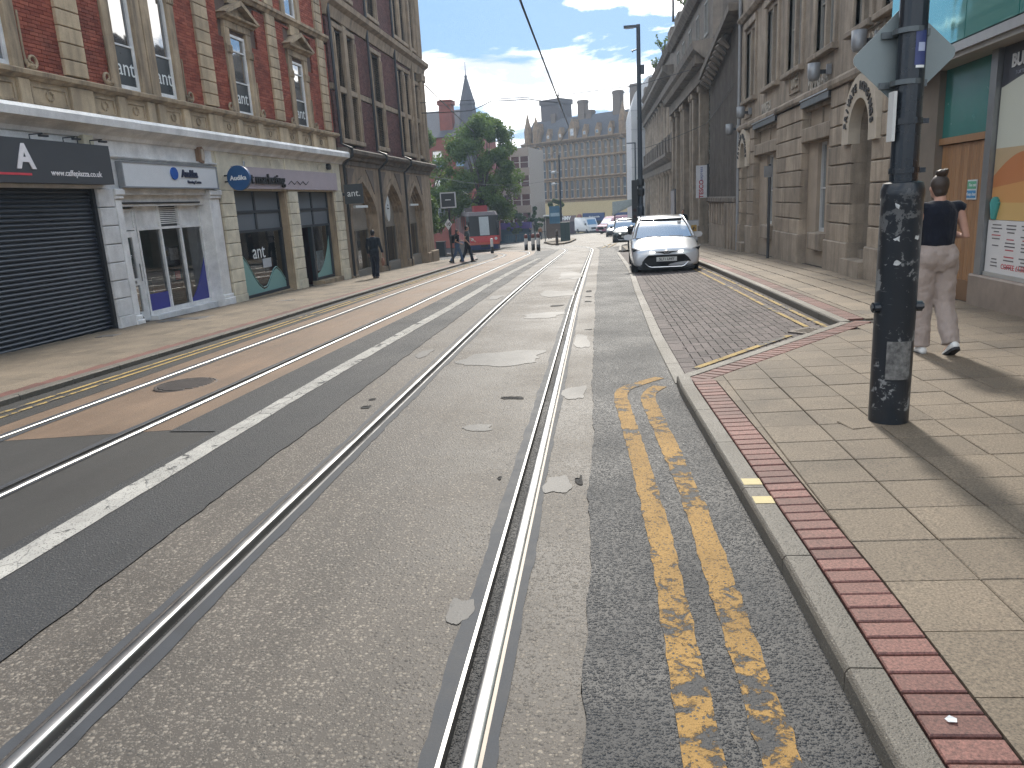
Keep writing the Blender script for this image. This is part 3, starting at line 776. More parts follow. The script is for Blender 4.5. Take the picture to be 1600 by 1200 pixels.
# ---------------------------------------------------------------- left: red brick block with three shops
A = thing('brick_building', 'red brick building with buff stone quoins and white shopfronts at street level', 'building', (-10.62, 12.0, 0), math.atan2(17.1, .92))
SA, WP = MT['stone_a'], MT['white_paint']
W1 = [(.55, 1.68, 4.58, 7.35), (4.70, 5.47, 4.58, 7.35), (6.15, 6.90, 4.58, 7.35), (9.83, 10.77, 4.55, 6.70), (13.76, 14.70, 4.52, 6.62)]
W2 = [(.55, 1.68, 8.05, 10.4), (4.70, 5.47, 8.05, 10.4), (6.15, 6.90, 8.05, 10.4), (9.83, 10.77, 8.0, 10.3), (13.66, 14.55, 7.98, 10.3)]
Q = [(3.0, 3.66), (8.07, 8.73), (12.15, 12.75), (16.0, 16.6)]
ex = [(a-.3, b+.3, c-.1, d+.35) for a, b, c, d in W1+W2]+[(a, b, 4.5, 12) for a, b in Q]+[(5.0, 6.6, 4.5, 10.7), (9.3, 11.5, 6.6, 7.62), (13.4, 15.5, 6.5, 7.52), (-4, 18, 7.72, 7.98)]
brickwork(-3, 16.9, 4.56, 12, ex, .0, .07).build('bricks', MT['brick'], A, stuff=True, fix=False)
wall = MB()
for (a, b) in ((-3, .55), (1.68, 4.70), (5.47, 6.15), (6.90, 9.83), (10.77, 13.76), (14.70, 16.9)): wall.box(a, b, .06, .5, 3.4, 12)
for a, b, c, d in W1: wall.box(a, b, .06, .5, 3.4, c); wall.box(a, b, .06, .5, d, 8.0)
for a, b, c, d in W2: wall.box(a, b, .06, .5, d, 12)
wall.box(-3, 16.9, 4.2, 4.4, -1, 12); wall.box(-3, 16.9, .5, 4.2, 3.4, 3.6); wall.box(-3, 16.9, .5, 4.2, 7.5, 7.7); wall.box(-3, 16.9, .3, 4.4, 11.9, 12.1); wall.box(16.75, 16.9, .5, 4.2, -1, 12); wall.box(-3, -2.85, .5, 4.2, -1, 12)
wall.build('wall', MT['mortar'], A)
MB().box(-3, 16.9, -.25, 4.4, 12.1, 12.45).build('parapet', MT['stone_a_i'], A)
for a, b in Q:
    blocks_col(A, a, b, 4.6, 7.72, .312, -.07, .07, SA); blocks_col(A, a, b, 7.98, 11.9, .312, -.07, .07, SA)
for i, (a, b, c, d) in enumerate(W1+W2):
    up = i >= 5; tb = [c+.95, d-.42] if i not in (3, 4) else [c+.88, c+1.72]
    wi = window(A, a, b, c, d, .03, tb, (), .075)
    sr = MB(); x0 = a-.27; x1 = b+.27
    if i in (1, 6): x1 = 5.79
    if i in (2, 7): x0 = 5.83
    for (p, q) in ((x0, a), (b, x1)):
        sr.fbox(p, q, c-.1, d-.55, -.05, .2, .012); sr.fbox(p-.015, q+.015, d-.55, d-.32, -.075, .2, .012); sr.fbox(p, q, d-.32, d+.12, -.05, .2, .012)
        for k in range(3): xx = lerp(p, q, (k+.5)/3); sr.box(xx-.02, xx+.02, -.095, -.074, d-.53, d-.36)
    sr.fbox(x0, x1, d+.12, d+.34, -.06, .2, .012)
    sr.build('window_surround', MT['stone_a_i'], A)
    MB().fbox(a-.02, b+.02, c-.11, c-.012, -.10, .2, .015).build('window_sill', MT['stone_a_i'], A)
    if i in (3, 4):
        cx = (a+b)/2; h0 = d+.30; ped = MB()
        moulding(ped, cx-.92, cx+.92, [(.05, h0), (-.10, h0), (-.14, h0+.05), (-.24, h0+.08), (-.26, h0+.13), (.05, h0+.13)])
        for s_ in (-1, 1):
            p = [(cx+s_*1.02, h0+.13), (cx, h0+.60), (cx, h0+.47), (cx+s_*.80, h0+.13)]; ped.prism(p, -.27, .05)
        ped.prism([(cx-.8, h0+.13), (cx+.8, h0+.13), (cx, h0+.47)], -.06, .05); ped.build('pediment', MT['stone_a_i'], A)
        MB().box(cx-.36, cx+.36, -.045, .07, h0+.5, 7.74).build('panel_above', SA, A)
    if not up:
        for s_, xe in ((-1, x0), (1, x1)):                         # carved scroll at the foot of each surround
            if i == 1 and s_ == 1 or i == 2 and s_ == -1: continue
            path = []; r_ = []
            for k in range(26):
                t_ = k/25; an = t_*2.6*math.pi; rr_ = .16*(1-t_*.82)
                path.append((xe+s_*(.19+rr_*math.cos(an+math.pi)*1), -.06, c+.15+rr_*math.sin(an+math.pi))); r_.append(.04*(1-.5*t_))
            sw = [(xe+s_*(.03+.012*(1-k/6)), -.05, c+1.0-k*.145) for k in range(7)]; sw[-1] = (xe+s_*.045, -.05, c+.13)
            mb = MB().tube(path, r_, 6).tube(sw, .022, 6)
            for k in range(4): mb.tube([(xe+s_*(.05+.05*k), -.05, c+.01), (xe+s_*(.06+.045*k), -.09, c+.055), (xe+s_*(.05+.05*k), -.05, c+.10)], .026, 5)
            smooth_angle(mb.build('scroll', MT['stone_a_i'], A), 60)
        for k_, pane in enumerate(wi.children):
            pass
        if i > 0:                                                   # dark film and lettering on the lower sash
            MB().poly([(a+.07, .066, c+.09), (b-.07, .066, c+.09), (b-.07, .066, c+.93), (a+.07, .066, c+.93)]).build('window_film', S('film_dark', (.035, .042, .045), .3), wi, fix=False)
            text('ant', .50, S('letter_white', (.8, .82, .8), .5), wi, ((a+b)/2-.0, .060, c+.47), depth=.002)
# string courses and panel band
moulding(MB(), -3, 16.9, [(.07, 7.72), (-.06, 7.72), (-.12, 7.80), (-.17, 7.83), (-.17, 7.92), (.07, 7.97)]).build('string_course', MT['stone_a_i'], A)
moulding(MB(), -3, 16.95, [(.07, 4.38), (-.06, 4.38), (-.10, 4.42), (-.19, 4.45), (-.20, 4.52), (-.10, 4.565), (.07, 4.57)]).build('sill_course', MT['stone_a_i'], A)
MB().box(-3, 16.9, -.02, .08, 3.88, 4.39).build('panel_band', SA, A)
edges = []
for (a, b) in Q+[(w_[0]-.27, w_[0]) for w_ in W1]+[(w_[1], w_[1]+.27) for w_ in W1]: edges.append((a, b)); MB().fbox(a, b, 3.89, 4.38, -.10, .02, .012).build('band_block', SA, A)
edges.sort()
for (a, b), (c, d) in zip(edges[:-1], edges[1:]):
    if c-b > .25:
        p = MB(); x0, x1 = b+.06, c-.06
        for q in ((x0, x1, 4.27, 4.31), (x0, x1, 3.96, 4.0), (x0, x0+.04, 4.0, 4.27), (x1-.04, x1, 4.0, 4.27)): p.box(q[0], q[1], -.05, .0, q[2], q[3])
        cx = (x0+x1)/2
        for s_ in (-1, 1): p.tube([(cx+s_*.02, -.035, 4.22), (cx+s_*.085, -.04, 4.18), (cx+s_*.085, -.04, 4.10), (cx+s_*.02, -.035, 4.05)], .02, 5)
        p.build('band_panel', MT['stone_a_i'], A)
moulding(MB(), -3, 17.15, [(.05, 3.44), (-.08, 3.44), (-.12, 3.52), (-.24, 3.60), (-.42, 3.66), (-.44, 3.80), (-.40, 3.87), (.05, 3.90)]).build('shop_cornice', WP, A)
S('cream_paint', (.74, .67, .51), .55, var=.12, nscale=2.5)
MB().box(-3, 8.0, -.03, .12, 2.42, 3.45).build('frieze', WP, A)
MB().box(8.0, 16.9, -.03, .12, 2.42, 3.45).build('frieze', MT['cream_paint'], A)
for a, b, m in ((-.0, .5, WP), (8.15, 8.8, MT['cream_paint']), (12.25, 12.9, MT['cream_paint']), (16.15, 16.85, MT['cream_paint'])):
    MB().fbox(a, b, 2.42, 3.44, -.07, .0, .01).build('frieze_block', m, A)
moulding(MB(), 3.6, 8.1, [(.0, 3.05), (-.06, 3.05), (-.10, 3.09), (-.10, 3.12), (.0, 3.14)]).build('frieze_moulding', WP, A)
# --- shop one: grey fascia over a roller shutter
SG = S('sign_grey', (.058, .061, .066), .5, var=.06)
sg = MB().box(-3, 3.56, -.30, -.035, 2.49, 3.27).build('shop_sign', SG, A)
LW = MT['letter_white']
text('A', .60, S('letter_bright', (.9, .85, .84), .5), sg, (1.22, -.305, 2.93), depth=.012, bold=.018)
MB().box(-.6, 1.32, -.306, -.30, 2.62, 2.66).build('red_rule', S('sign_red', (.65, .06, .08), .5), sg)
text('www.caffepiazza.co.uk', .155, MT['letter_bright'], sg, (2.5, -.305, 2.68), depth=.003, bold=.002)
for x in (1.55, 2.4, 3.15):
    l_ = MB().box(x-.10, x+.10, -.52, -.46, 3.30, 3.335).tube([(x, -.2, 3.27), (x, -.2, 3.36), (x, -.48, 3.36)], .012, 6).build('spot_lamp', MT['black_metal'], sg)
MB().box(-3, 3.22, .10, .14, -.75, 2.49).build('shutter_backing', MT['black_metal'], A)
S('shutter', (.05, .06, .075), .33, .5, var=.12)
sl = MB(); pr = []
for k in range(7): t_ = k/6; pr.append((.10-.034*math.sin(math.pi*t_), .004+.084*t_))
sl.loft([[(-3, y, z) for y, z in pr], [(3.2, y, z) for y, z in pr]], closed=False)
slm = sl.mesh('slat', MT['shutter'], True)
sh = MB().box(3.2, 3.29, .0, .14, -.75, 2.49).build('roller_shutter_guide', MT['black_metal'], A)
for k in range(36): obj('slat', slm, A, (0, 0, -.70+k*.0885))
MB().box(-3, 3.2, .05, .13, -.76, -.70).build('shutter_foot', MT['black_metal'], A)
# lamp box above the sign
o = MB().fbox(3.02, 3.30, 3.12, 3.47, -.20, -.03, .03).build('alarm_box', S('beige_plastic', (.52, .47, .34), .5), A)
MB().tube([(3.0, -.05, 3.5), (2.92, -.1, 3.3), (2.96, -.12, 3.1)], .012, 6).build('cable', MT['black_metal'], A)
# --- white rusticated pilaster
blocks_col(A, 3.30, 3.80, -.30, 2.42, .385, -.06, .12, S('white_pier', (.76, .75, .73), .55, var=.12, nscale=3), 'pilaster_block')
MB().fbox(3.29, 3.81, -.8, -.30, -.08, .12, .01).build('pilaster_base', MT['white_pier'], A)
for a, b in ((3.84, 4.04), (7.58, 8.06)):
    p = MB().fbox(a, b, -.35, 2.2, -.05, .5, .015); p.fbox(a-.03, b+.05, -.80, -.45, -.12, .5, .02); p.fbox(a-.015, b+.025, -.45, -.35, -.09, .5, .02); p.fbox(a-.03, b+.04, 2.2, 2.28, -.10, .5, .02); p.fbox(a-.05, b+.06, 2.28, 2.42, -.13, .5, .02); p.build('pilaster', WP, A)
# --- shop two: white hearing shop
sg = MB().box(4.08, 7.88, -.16, -.035, 2.47, 2.98).build('shop_sign', S('sign_white', (.72, .73, .73), .4, var=.03), A)
fr = MB()
for q in ((4.04, 7.92, 2.44, 2.47), (4.04, 7.92, 2.98, 3.01), (4.04, 4.08, 2.47, 2.98), (7.88, 7.92, 2.47, 2.98)): fr.box(q[0], q[1], -.18, -.04, q[2], q[3])
fr.build('sign_frame', S('frame_grey', (.25, .26, .27), .4), sg)
BL = S('logo_blue', (.012, .095, .40), .4); NV = S('letter_navy', (.012, .02, .055), .4)
MB().prism([(5.97+.145*math.cos(a), 2.79+.145*math.sin(a)) for a in [k*math.pi/14 for k in range(28)]], -.19, -.16).build('logo_disc', BL, sg)
text('Audika', .245, NV, sg, (6.62, -.175, 2.79), depth=.015, bold=.009); text('Hearing Centre', .095, NV, sg, (6.80, -.17, 2.60), depth=.008, bold=.003)
rb = MB(); rb.box(4.04, 7.58, .0, .5, 2.30, 2.42); rb.box(4.04, 7.58, .16, .5, 2.05, 2.30); rb.build('shop_soffit', WP, A)
MB().box(4.2, 7.4, .13, .16, 2.10, 2.14).build('shutter_slot', MT['dark_metal'], A)
dr = MB()
for q in ((4.06, 4.11, -.6, 2.0), (4.80, 4.86, -.6, 2.0), (4.11, 4.80, 1.94, 2.0), (4.11, 4.80, 1.52, 1.57)): dr.box(q[0], q[1], .30, .40, q[2], q[3])
dr.build('door_frame', WP, A)
d_ = MB()
for q in ((4.12, 4.25, -.58, 1.50), (4.67, 4.80, -.58, 1.50), (4.25, 4.67, 1.36, 1.50), (4.25, 4.67, -.58, -.36), (4.25, 4.67, .26, .42)): d_.box(q[0], q[1], .30, .36, q[2], q[3])
door = d_.build('door', WP, A)
for z0, z1 in ((-.36, .26), (.42, 1.36)): MB().poly([(4.25, .33, z0), (4.67, .33, z0), (4.67, .33, z1), (4.25, .33, z1)]).build('pane', MT['window_glass'], door, fix=False)
MB().box(4.36, 4.56, .285, .305, .31, .37).build('letter_box', MT['grey_metal'], door); MB().tube([(4.71, .25, .35), (4.71, .25, .75)], .014, 6).build('handle', MT['grey_metal'], door)
MB().box(4.28, 4.45, .322, .326, .44, .80).build('notice', MT['letter_white'], door)
for k in range(9): MB().box(4.33, 4.33+RN.uniform(.12, .3), .322, .326, .85+k*.045, .865+k*.045).build('opening_hours', MT['letter_white'], door)
text('16', .09, MT['letter_white'], door, (4.42, .325, 1.29), depth=.001)
MB().box(4.11, 4.80, .33, .37, 1.57, 1.94).build('door_panel', WP, A)
for k in range(6): MB().box(4.16, 4.42, .315, .335, 1.64+k*.04, 1.662+k*.04).build('louvre', MT['dark_metal'], A)
fr = MB(); X3 = [4.90, 5.78, 6.62, 7.56]
for x in X3: fr.box(x-.03, x+.03, .28, .40, -.46, 2.05)
fr.box(4.87, 7.59, .285, .395, 1.50, 1.56); fr.box(4.87, 7.59, .285, .395, -.50, -.40); fr.build('shop_window_frame', WP, A)
MB().box(4.86, 7.6, .10, .40, -.85, -.50).build('stall_riser', WP, A)
for i, (a, b) in enumerate(zip(X3[:-1], X3[1:])):
    pn = MB().poly([(a+.03, .34, -.40), (b-.03, .34, -.40), (b-.03, .34, 1.50), (a+.03, .34, 1.50)]).build('shop_pane', MT['clear_glass'], A, fix=False)
    if i != 1: MB().box(a+.03, b-.03, .33, .36, 1.56, 2.05).build('top_panel', WP, A)
    else:
        MB().box(a+.03, b-.03, .36, .39, 1.56, 2.05).build('louvre_back', MT['dark_metal'], A)
        for k in range(9): MB().box(a+.05, b-.05, .32, .35, 1.62+k*.046, 1.645+k*.046).build('louvre', WP, A)
    VB = S('vinyl_blue', (.045, .05, .27), .4)
    def curve(x): return -.40+(.40 if x < 5.9 else .02+1.05*max(0, (x-6.55)/1.0)**1.6)
    if i != 1:
        n = 12; top = [(lerp(a+.03, b-.03, k/n), curve(lerp(a, b, k/n))) for k in range(n+1)]
        MB().prism([(a+.03, -.40)]+[(b-.03, -.40)]+top[::-1], .332, .337).build('blue_vinyl', VB, pn)
    else:
        MB().box(a+.16, a+.70, .36, .37, .02, 1.05).build('poster', S('poster_dark', (.05, .045, .05), .35, var=.7, nscale=7), pn); MB().box(a+.40, a+.62, .352, .359, .22, .44).build('poster_spot', S('sign_red2', (.45, .05, .07), .5), pn)
        MB().box(a+.30, a+.66, .352, .359, .72, 1.02).build('poster_face', S('poster_pale', (.42, .40, .40), .5, var=.5, nscale=14), pn)
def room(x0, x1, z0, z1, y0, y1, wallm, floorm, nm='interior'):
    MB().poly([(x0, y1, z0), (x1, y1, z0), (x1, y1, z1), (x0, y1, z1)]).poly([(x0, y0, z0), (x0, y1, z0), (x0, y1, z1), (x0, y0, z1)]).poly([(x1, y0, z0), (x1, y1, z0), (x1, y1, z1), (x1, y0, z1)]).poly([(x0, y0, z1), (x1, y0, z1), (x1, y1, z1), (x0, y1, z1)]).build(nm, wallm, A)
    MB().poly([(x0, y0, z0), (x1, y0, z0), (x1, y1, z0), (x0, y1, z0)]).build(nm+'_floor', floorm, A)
room(4.06, 7.6, -.6, 2.1, .42, 2.8, S('room_grey', (.62, .62, .58), .8), S('floor_grey', (.2, .19, .18), .6))
MB().box(5.1, 6.0, 1.4, 1.9, -.55, .15).box(6.2, 7.0, 1.6, 2.2, -.55, .2).build('seating', S('seat_teal', (.08, .16, .18), .7), A)
# --- cream rusticated piers of shop three
for a, b in ((8.16, 8.82), (12.24, 12.92), (16.16, 16.86)):
    blocks_col(A, a, b, -.45, 2.42, .36, -.09, .12, MT['cream_paint'], 'pilaster_block'); MB().fbox(a-.01, b+.01, -1.1, -.45, -.11, .12, .01).build('pilaster_base', MT['cream_paint'], A)
    MB().box(b, b+.13, .0, .4, -1.1, 2.42).box(a-.13, a, .0, .4, -1.1, 2.42).build('pier_return', MT['stone_a_i'], A)
sg = MB().box(8.92, 16.3, -.14, -.035, 2.47, 3.08).build('shop_sign', S('sign_lilac', (.46, .39, .41), .5, var=.07, nscale=3), A)
text('ant marketing', .42, S('letter_black', (.02, .02, .022), .4), sg, (10.55, -.19, 2.74), depth=.03, bold=.004, sx=1.12)
zz = [(12.2+k*.22, 2.68+(.055 if k % 2 else -.05)) for k in range(8)]
MB().tube([(x, -.15, z) for x, z in zz], .014, 5).build('zigzag_line', MT['letter_black'], sg)
for x in (9.6, 11.3, 13.4, 14.9): MB().tube([(x, -.05, 3.18), (x, -.05, 3.34), (x+.02, -.3, 3.36), (x+.04, -.34, 3.26)], .014, 6).build('sign_lamp', MT['cream_paint'], A)
o = MB().tube([(15.75, -.04, 3.30), (15.75, -.16, 3.30)], .11, 14).build('alarm_sounder', MT['black_metal'], A)
DG_ = S('shopfront_grey', (.045, .053, .062), .45, .2); PG = S('panel_grey', (.15, .168, .185), .5, var=.05)
for (a, b, xm) in ((9.0, 12.1, 10.45), (13.06, 16.02, 14.6)):
    f_ = MB()
    for x in (a+.03, xm, b-.03): f_.box(x-.05, x+.05, .20, .32, 1.28, 2.45)
    f_.box(a, b, .20, .32, 1.78, 1.86); f_.box(a, b, .19, .33, 1.22, 1.30); f_.box(a, b, .20, .32, 2.40, 2.46); f_.build('shopfront_frame', DG_, A)
    for x0, x1 in ((a+.08, xm-.05), (xm+.05, b-.08)):
        for z0, z1 in ((1.30, 1.78), (1.86, 2.40)): MB().box(x0, x1, .235, .27, z0, z1).build('transom_panel', PG, A)
f_ = MB(); f_.box(9.0, 9.07, .2, .32, -.62, 1.22); f_.box(12.0, 12.1, .2, .32, -.7, 1.22); f_.box(9.0, 12.1, .18, .34, -.68, -.60); f_.build('shopfront_frame', DG_, A)
MB().box(9.0, 12.1, .05, .36, -1.15, -.69).build('stall_riser', MT['stone_a_i'], A)
pn = MB().poly([(9.07, .26, -.60), (12.0, .26, -.60), (12.0, .26, 1.22), (9.07, .26, 1.22)]).build('shop_pane', MT['clear_glass'], A, fix=False)
TF = S('vinyl_mint', (.24, .42, .38), .5, var=.05)
def wave(x):
    pts = [(9.07, .62), (9.3, .60), (9.6, .36), (9.9, -.05), (10.2, -.38), (10.45, -.52), (10.7, -.50), (11.0, -.25), (11.25, -.02), (11.45, .04), (11.7, -.1), (12.0, -.42)]
    return pl(pts)(x)
n = 40; top = [(lerp(9.07, 12.0, k/n), wave(lerp(9.07, 12.0, k/n))) for k in range(n+1)]
MB().prism([(9.07, -.60), (12.0, -.60)]+top[::-1], .250, .255).build('mint_vinyl', TF, pn)
MB().tube([(x, .252, z+.06) for x, z in top], .016, 4).build('wave_line', TF, pn)
text('ant', .62, LW, pn, (10.42, .245, .62), depth=.003)
MB().box(10.6, 11.15, .246, .252, .12, .40).build('notice', S('notice_grey', (.48, .5, .52), .5), pn)
MB().box(10.0, 11.9, .9, 1.1, -.12, .06).build('counter', S('counter_wood', (.42, .30, .15), .5), A)
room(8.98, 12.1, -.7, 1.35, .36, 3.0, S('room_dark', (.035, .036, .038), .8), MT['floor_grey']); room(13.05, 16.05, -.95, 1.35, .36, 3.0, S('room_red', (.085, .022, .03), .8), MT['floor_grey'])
f_ = MB()
MB().box(13.06, 13.12, .2, .34, -.95, 1.22).build('shopfront_jamb', DG_, A)
for q in ((14.32, 14.46, -.95, 1.22), (15.92, 16.02, -.95, 1.22), (14.46, 15.92, -.66, -.58)): f_.box(q[0], q[1], .2, .34, q[2], q[3])
f_.build('shopfront_frame', DG_, A)
pn = MB().poly([(14.46, .27, -.58), (15.92, .27, -.58), (15.92, .27, 1.22), (14.46, .27, 1.22)]).build('shop_pane', MT['clear_glass'], A, fix=False)
n = 20; top = [(lerp(14.46, 15.92, k/n), -.45+1.3*(k/n)**2.2) for k in range(n+1)]; MB().prism([(14.46, -.58), (15.92, -.58)]+top[::-1], .262, .266).build('mint_vinyl', TF, pn)
MB().box(14.66, 15.3, .27, .276, -.35, .35).build('notice', S('notice_dull', (.2, .24, .25), .5, var=.4, nscale=9), pn)
MB().box(14.3, 16.05, -.12, .36, -1.3, -.68).build('step', MT['stone_a_i'], A); MB().box(13.05, 14.3, .0, .36, -1.3, -.95).build('threshold', MT['dark_metal'], A)
dl = MB().box(13.14, 13.2, .35, 1.25, -.92, 1.2).build('door', DG_, A); MB().box(13.205, 13.21, .45, 1.15, -.75, 1.1).build('pane', MT['window_glass'], dl)
# hanging signs (things of their own)
def aw(s, y, z): return A.matrix_basis @ Vector((s, y, z))
bpy.context.view_layer.update()
p = aw(8.45, -.50, 2.72); t = thing('hanging_sign', 'round blue sign with white lettering on a bracket at the cream pilaster', 'sign', p, A.rotation_euler.z-math.pi/2)
disc = [(.33*math.cos(k*math.pi/18), .33*math.sin(k*math.pi/18)) for k in range(36)]
o = MB().prism(disc, -.05, .05).build('sign_disc', S('sign_blue', (.014, .075, .20), .4), t)
text('Audika', .17, LW, o, (0, -.055, .0), depth=.003, bold=.004); MB().box(-.44, -.33, -.02, .02, -.10, -.06).box(-.44, -.33, -.02, .02, .06, .10).box(-.47, -.44, -.03, .03, -.17, .17).build('bracket', MT['black_metal'], t)
o = MB().tube([(.20, -.02, .30), (.20, -.02, .42)], .03, 8).build('lamp', MT['grey_metal'], t)
p = aw(16.92, -.52, 2.32); t = thing('hanging_sign', 'square charcoal sign reading ant on the end pilaster', 'sign', p, A.rotation_euler.z-math.pi/2)
o = MB().box(-.36, .36, -.05, .05, -.36, .36).build('sign_panel', S('sign_char', (.055, .062, .066), .5), t); text('ant.', .36, LW, o, (0.02, -.055, .02), depth=.003)
MB().box(-.47, -.36, -.03, .03, -.05, .05).build('bracket', MT['black_metal'], t)
p = aw(7.35, 0, 3.30); t = thing('alarm_box', 'brown and beige alarm box on the white frieze above the hearing shop sign', 'alarm', p, A.rotation_euler.z)
MB().prism([(-.11, -.19), (.06, -.22), (.13, -.08), (.13, .1), (.05, .2), (-.11, .18)], -.15, -.03).build('case', S('alarm_brown', (.25, .15, .09), .5), t); MB().prism([(-.04, -.14), (.07, -.16), (.10, 0), (.05, .14), (-.04, .13)], -.17, -.15).build('lens', S('alarm_beige', (.5, .42, .33), .5), t)
# ---------------------------------------------------------------- left: dark brick gothic block with arcade
B = thing('brick_building', 'dark red brick building with pointed stone arches along the pavement', 'building', (-9.70, 29.1, 0), math.atan2(14.9, .2))
SB = MT['stone_b']; BE = 15.0
bays = [(.55, 4.15), (5.05, 8.55), (9.45, 12.9)]
gw = MB()
for x0, x1 in ((0, .55), (4.15, 5.05), (8.55, 9.45), (12.9, BE)): gw.box(x0, x1, 0, .5, -1.9, 3.45)
for a, b in bays: over_arch(gw, arch_pts(a, b, 1.55, 3.0, 18, True), 3.45, 0, .5)
gw.box(0, BE, .5, 1.0, 3.1, 3.45); gw.build('arcade_wall', SB, B)
for a, b in bays:
    for k, (gr, yf) in enumerate(((.0, -.07), (.16, .14), (.28, .26))):
        mb = MB(); i_ = arch_pts(a+gr+.12, b-gr-.12, 1.5, 2.86-gr*.8, 18, True); o_ = arch_pts(a+gr-.08, b-gr+.08, 1.55, 3.08-gr*.8, 18, True)
        ring(mb, i_, o_, yf, .5)
        for x0, x1 in ((a+gr-.08, a+gr+.12), (b-gr-.12, b-gr+.08)): mb.box(x0, x1, yf, .5, -1.9, 1.52)
        mb.build('arch_moulding', SB, B)
    a2, b2 = a+.36, b-.36
    MB().box(a2, b2, .36, .42, .95, 2.75).build('arch_panel', S('panel_stone', (.27, .235, .19), .7), B)
    f_ = MB(); xm = (a2+b2)/2
    for x in (a2+.04, xm-.35, b2-.04): f_.box(x-.04, x+.04, .32, .44, -1.3, .95)
    f_.box(a2, b2, .32, .44, .88, .95); f_.build('shop_window_frame', S('frame_stone', (.22, .19, .15), .6), B)
    MB().box(a2, b2, .22, .45, -1.9, -.75).build('stall_riser', MT['panel_stone'], B)
    for x0, x1 in ((a2+.08, xm-.39), (xm-.31, b2-.08)):
        MB().poly([(x0, .38, -.75), (x1, .38, -.75), (x1, .38, .88), (x0, .38, .88)]).build('shop_pane', MT['clear_glass'], B, fix=False)
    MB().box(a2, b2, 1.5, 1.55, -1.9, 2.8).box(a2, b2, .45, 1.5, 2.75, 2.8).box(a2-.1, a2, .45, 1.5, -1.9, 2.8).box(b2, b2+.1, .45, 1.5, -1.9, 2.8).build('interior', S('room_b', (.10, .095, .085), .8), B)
    for k in range(5):
        xx = RN.uniform(a2+.2, b2-.3); MB().box(xx, xx+RN.uniform(.1, .4), .85, .95, -.75, -.75+RN.uniform(.2, 1.2)).build('window_display', S('display%d' % (k % 3), ((.35, .35, .33), (.08, .1, .12), (.22, .2, .14))[k % 3], .5), B)
    for x, s_ in ((a-.32, 1), (b+.32, 1)): MB().fbox(x-.34, x+.34, -1.95, -.80, -.16, .3, .03).build('pier_base', SB, B)
    for q in (-1, 1):                                               # spandrel panels
        cx = (a+b)/2; xe = cx+q*1.72; MB().prism([(xe, 3.34), (xe-q*1.0, 3.34), (xe-q*.55, 2.95), (xe, 2.35)], -.03, .0).build('spandrel', S('spandrel', (.16, .125, .10), .8), B)
for x, ln in ((1.35, 1.3), (10.2, 1.3)): MB().box(x, x+ln+.3, -.02, .1, 1.80, 1.90).build('tube_light', S('tube_light', (.75, .78, .76), .4), B)
o = MB().add(MB().prism([(.35*math.cos(k*math.pi/14), .62*math.sin(k*math.pi/14)) for k in range(28)], -.04, .04), lambda x, y, z: (x+6.2, y+.1, z+1.75)).build('oval_sign', S('oval_white', (.62, .64, .62), .5), B); text('the\nhouse', .14, MT['dark_metal'], o, (6.2, .05, 1.8), depth=.003)
# cornice over the arcade
moulding(MB(), -.05, BE+.2, [(.9, 3.45), (-.05, 3.45), (-.05, 3.62), (-.16, 3.66), (-.20, 3.78), (-.42, 3.86), (-.46, 3.98), (-.30, 4.06), (.9, 4.08)]).build('arcade_cornice', MT['stone_grey'], B)
WB = [(.75, 1.65, 4.45, 8.35), (2.05, 2.95, 4.45, 8.35), (5.3, 6.6, 4.45, 8.3), (9.6, 10.5, 4.45, 8.3), (10.9, 11.8, 4.45, 8.3), (12.7, 13.7, 4.45, 8.0)]
WB2 = [(a, b, 9.9, 13.2) for a, b, _, _ in WB]
ex = [(a-.25, b+.25, c-.2, d+.3) for a, b, c, d in WB+WB2]+[(1.6, 2.1, 4, 13.6), (-1, 16, 8.72, 9.55), (12.3, 15.1, 4, 14), (-1, 16, 6.15, 6.40)]
brickwork(.0, BE, 4.08, 13.9, ex, .0, .06, .225, .0735, .009, 5).build('bricks', MT['brick_dark'], B, stuff=True, fix=False)
cw = MB(); xs = [0]+[q for w_ in WB for q in w_[:2]]+[BE]
for k in range(0, len(xs), 2): cw.box(xs[k], xs[k+1], .05, .5, 4.08, 14)
for a, b, c, d in WB: cw.box(a, b, .05, .5, 4.08, c); cw.box(a, b, .05, .5, d, 9.9)
for a, b, c, d in WB2: cw.box(a, b, .05, .5, d, 14)
cw.box(0, BE, 5, 5.2, -1.9, 14); cw.box(0, BE, .5, 5, 13.9, 14.1); cw.box(BE-.2, BE, .5, 11, -1.9, 14.0); cw.box(0, .2, .5, 5, 4, 14); cw.build('wall', MT['mortar_dark'], B)
for a, b, c, d in WB+WB2:
    m = MB()
    for x0, x1 in ((a-.24, a), (b, b+.24)): m.fbox(x0, x1, c-.18, d+.08, -.05, .3, .02); m.tube([((x0+x1)/2, -.06, c), ((x0+x1)/2, -.06, d-.1)], .055, 8)
    m.fbox(a-.24, b+.24, d+.08, d+.28, -.07, .3, .02); m.fbox(a-.28, b+.28, c-.19, c-.01, -.12, .3, .02); m.build('window_surround', SB, B)
    window(B, a, b, c, d, .25, [lerp(c, d, .36), lerp(c, d, .70)], [(a+b)/2] if b-a > 1.1 else (), .06, S('sash_dark', (.13, .105, .09), .6))
MB().fbox(1.66, 2.04, 4.3, 8.7, -.10, .1, .03).build('mullion_pier', SB, B)
for x in (-.0, 4.66, 8.95): MB().tube([(x+.07, -.13, 13.5), (x+.07, -.13, 4.2), (x+.07, -.52, 4.0), (x+.07, -.52, 3.75), (x+.07, -.13, 3.4), (x+.07, -.13, -1.4)], .055, 8).build('drain_pipe', MT['black_metal'], B)
moulding(MB(), -.05, BE+.1, [(.1, 6.17), (-.04, 6.17), (-.04, 6.38), (.1, 6.38)]).build('stone_band', SB, B)
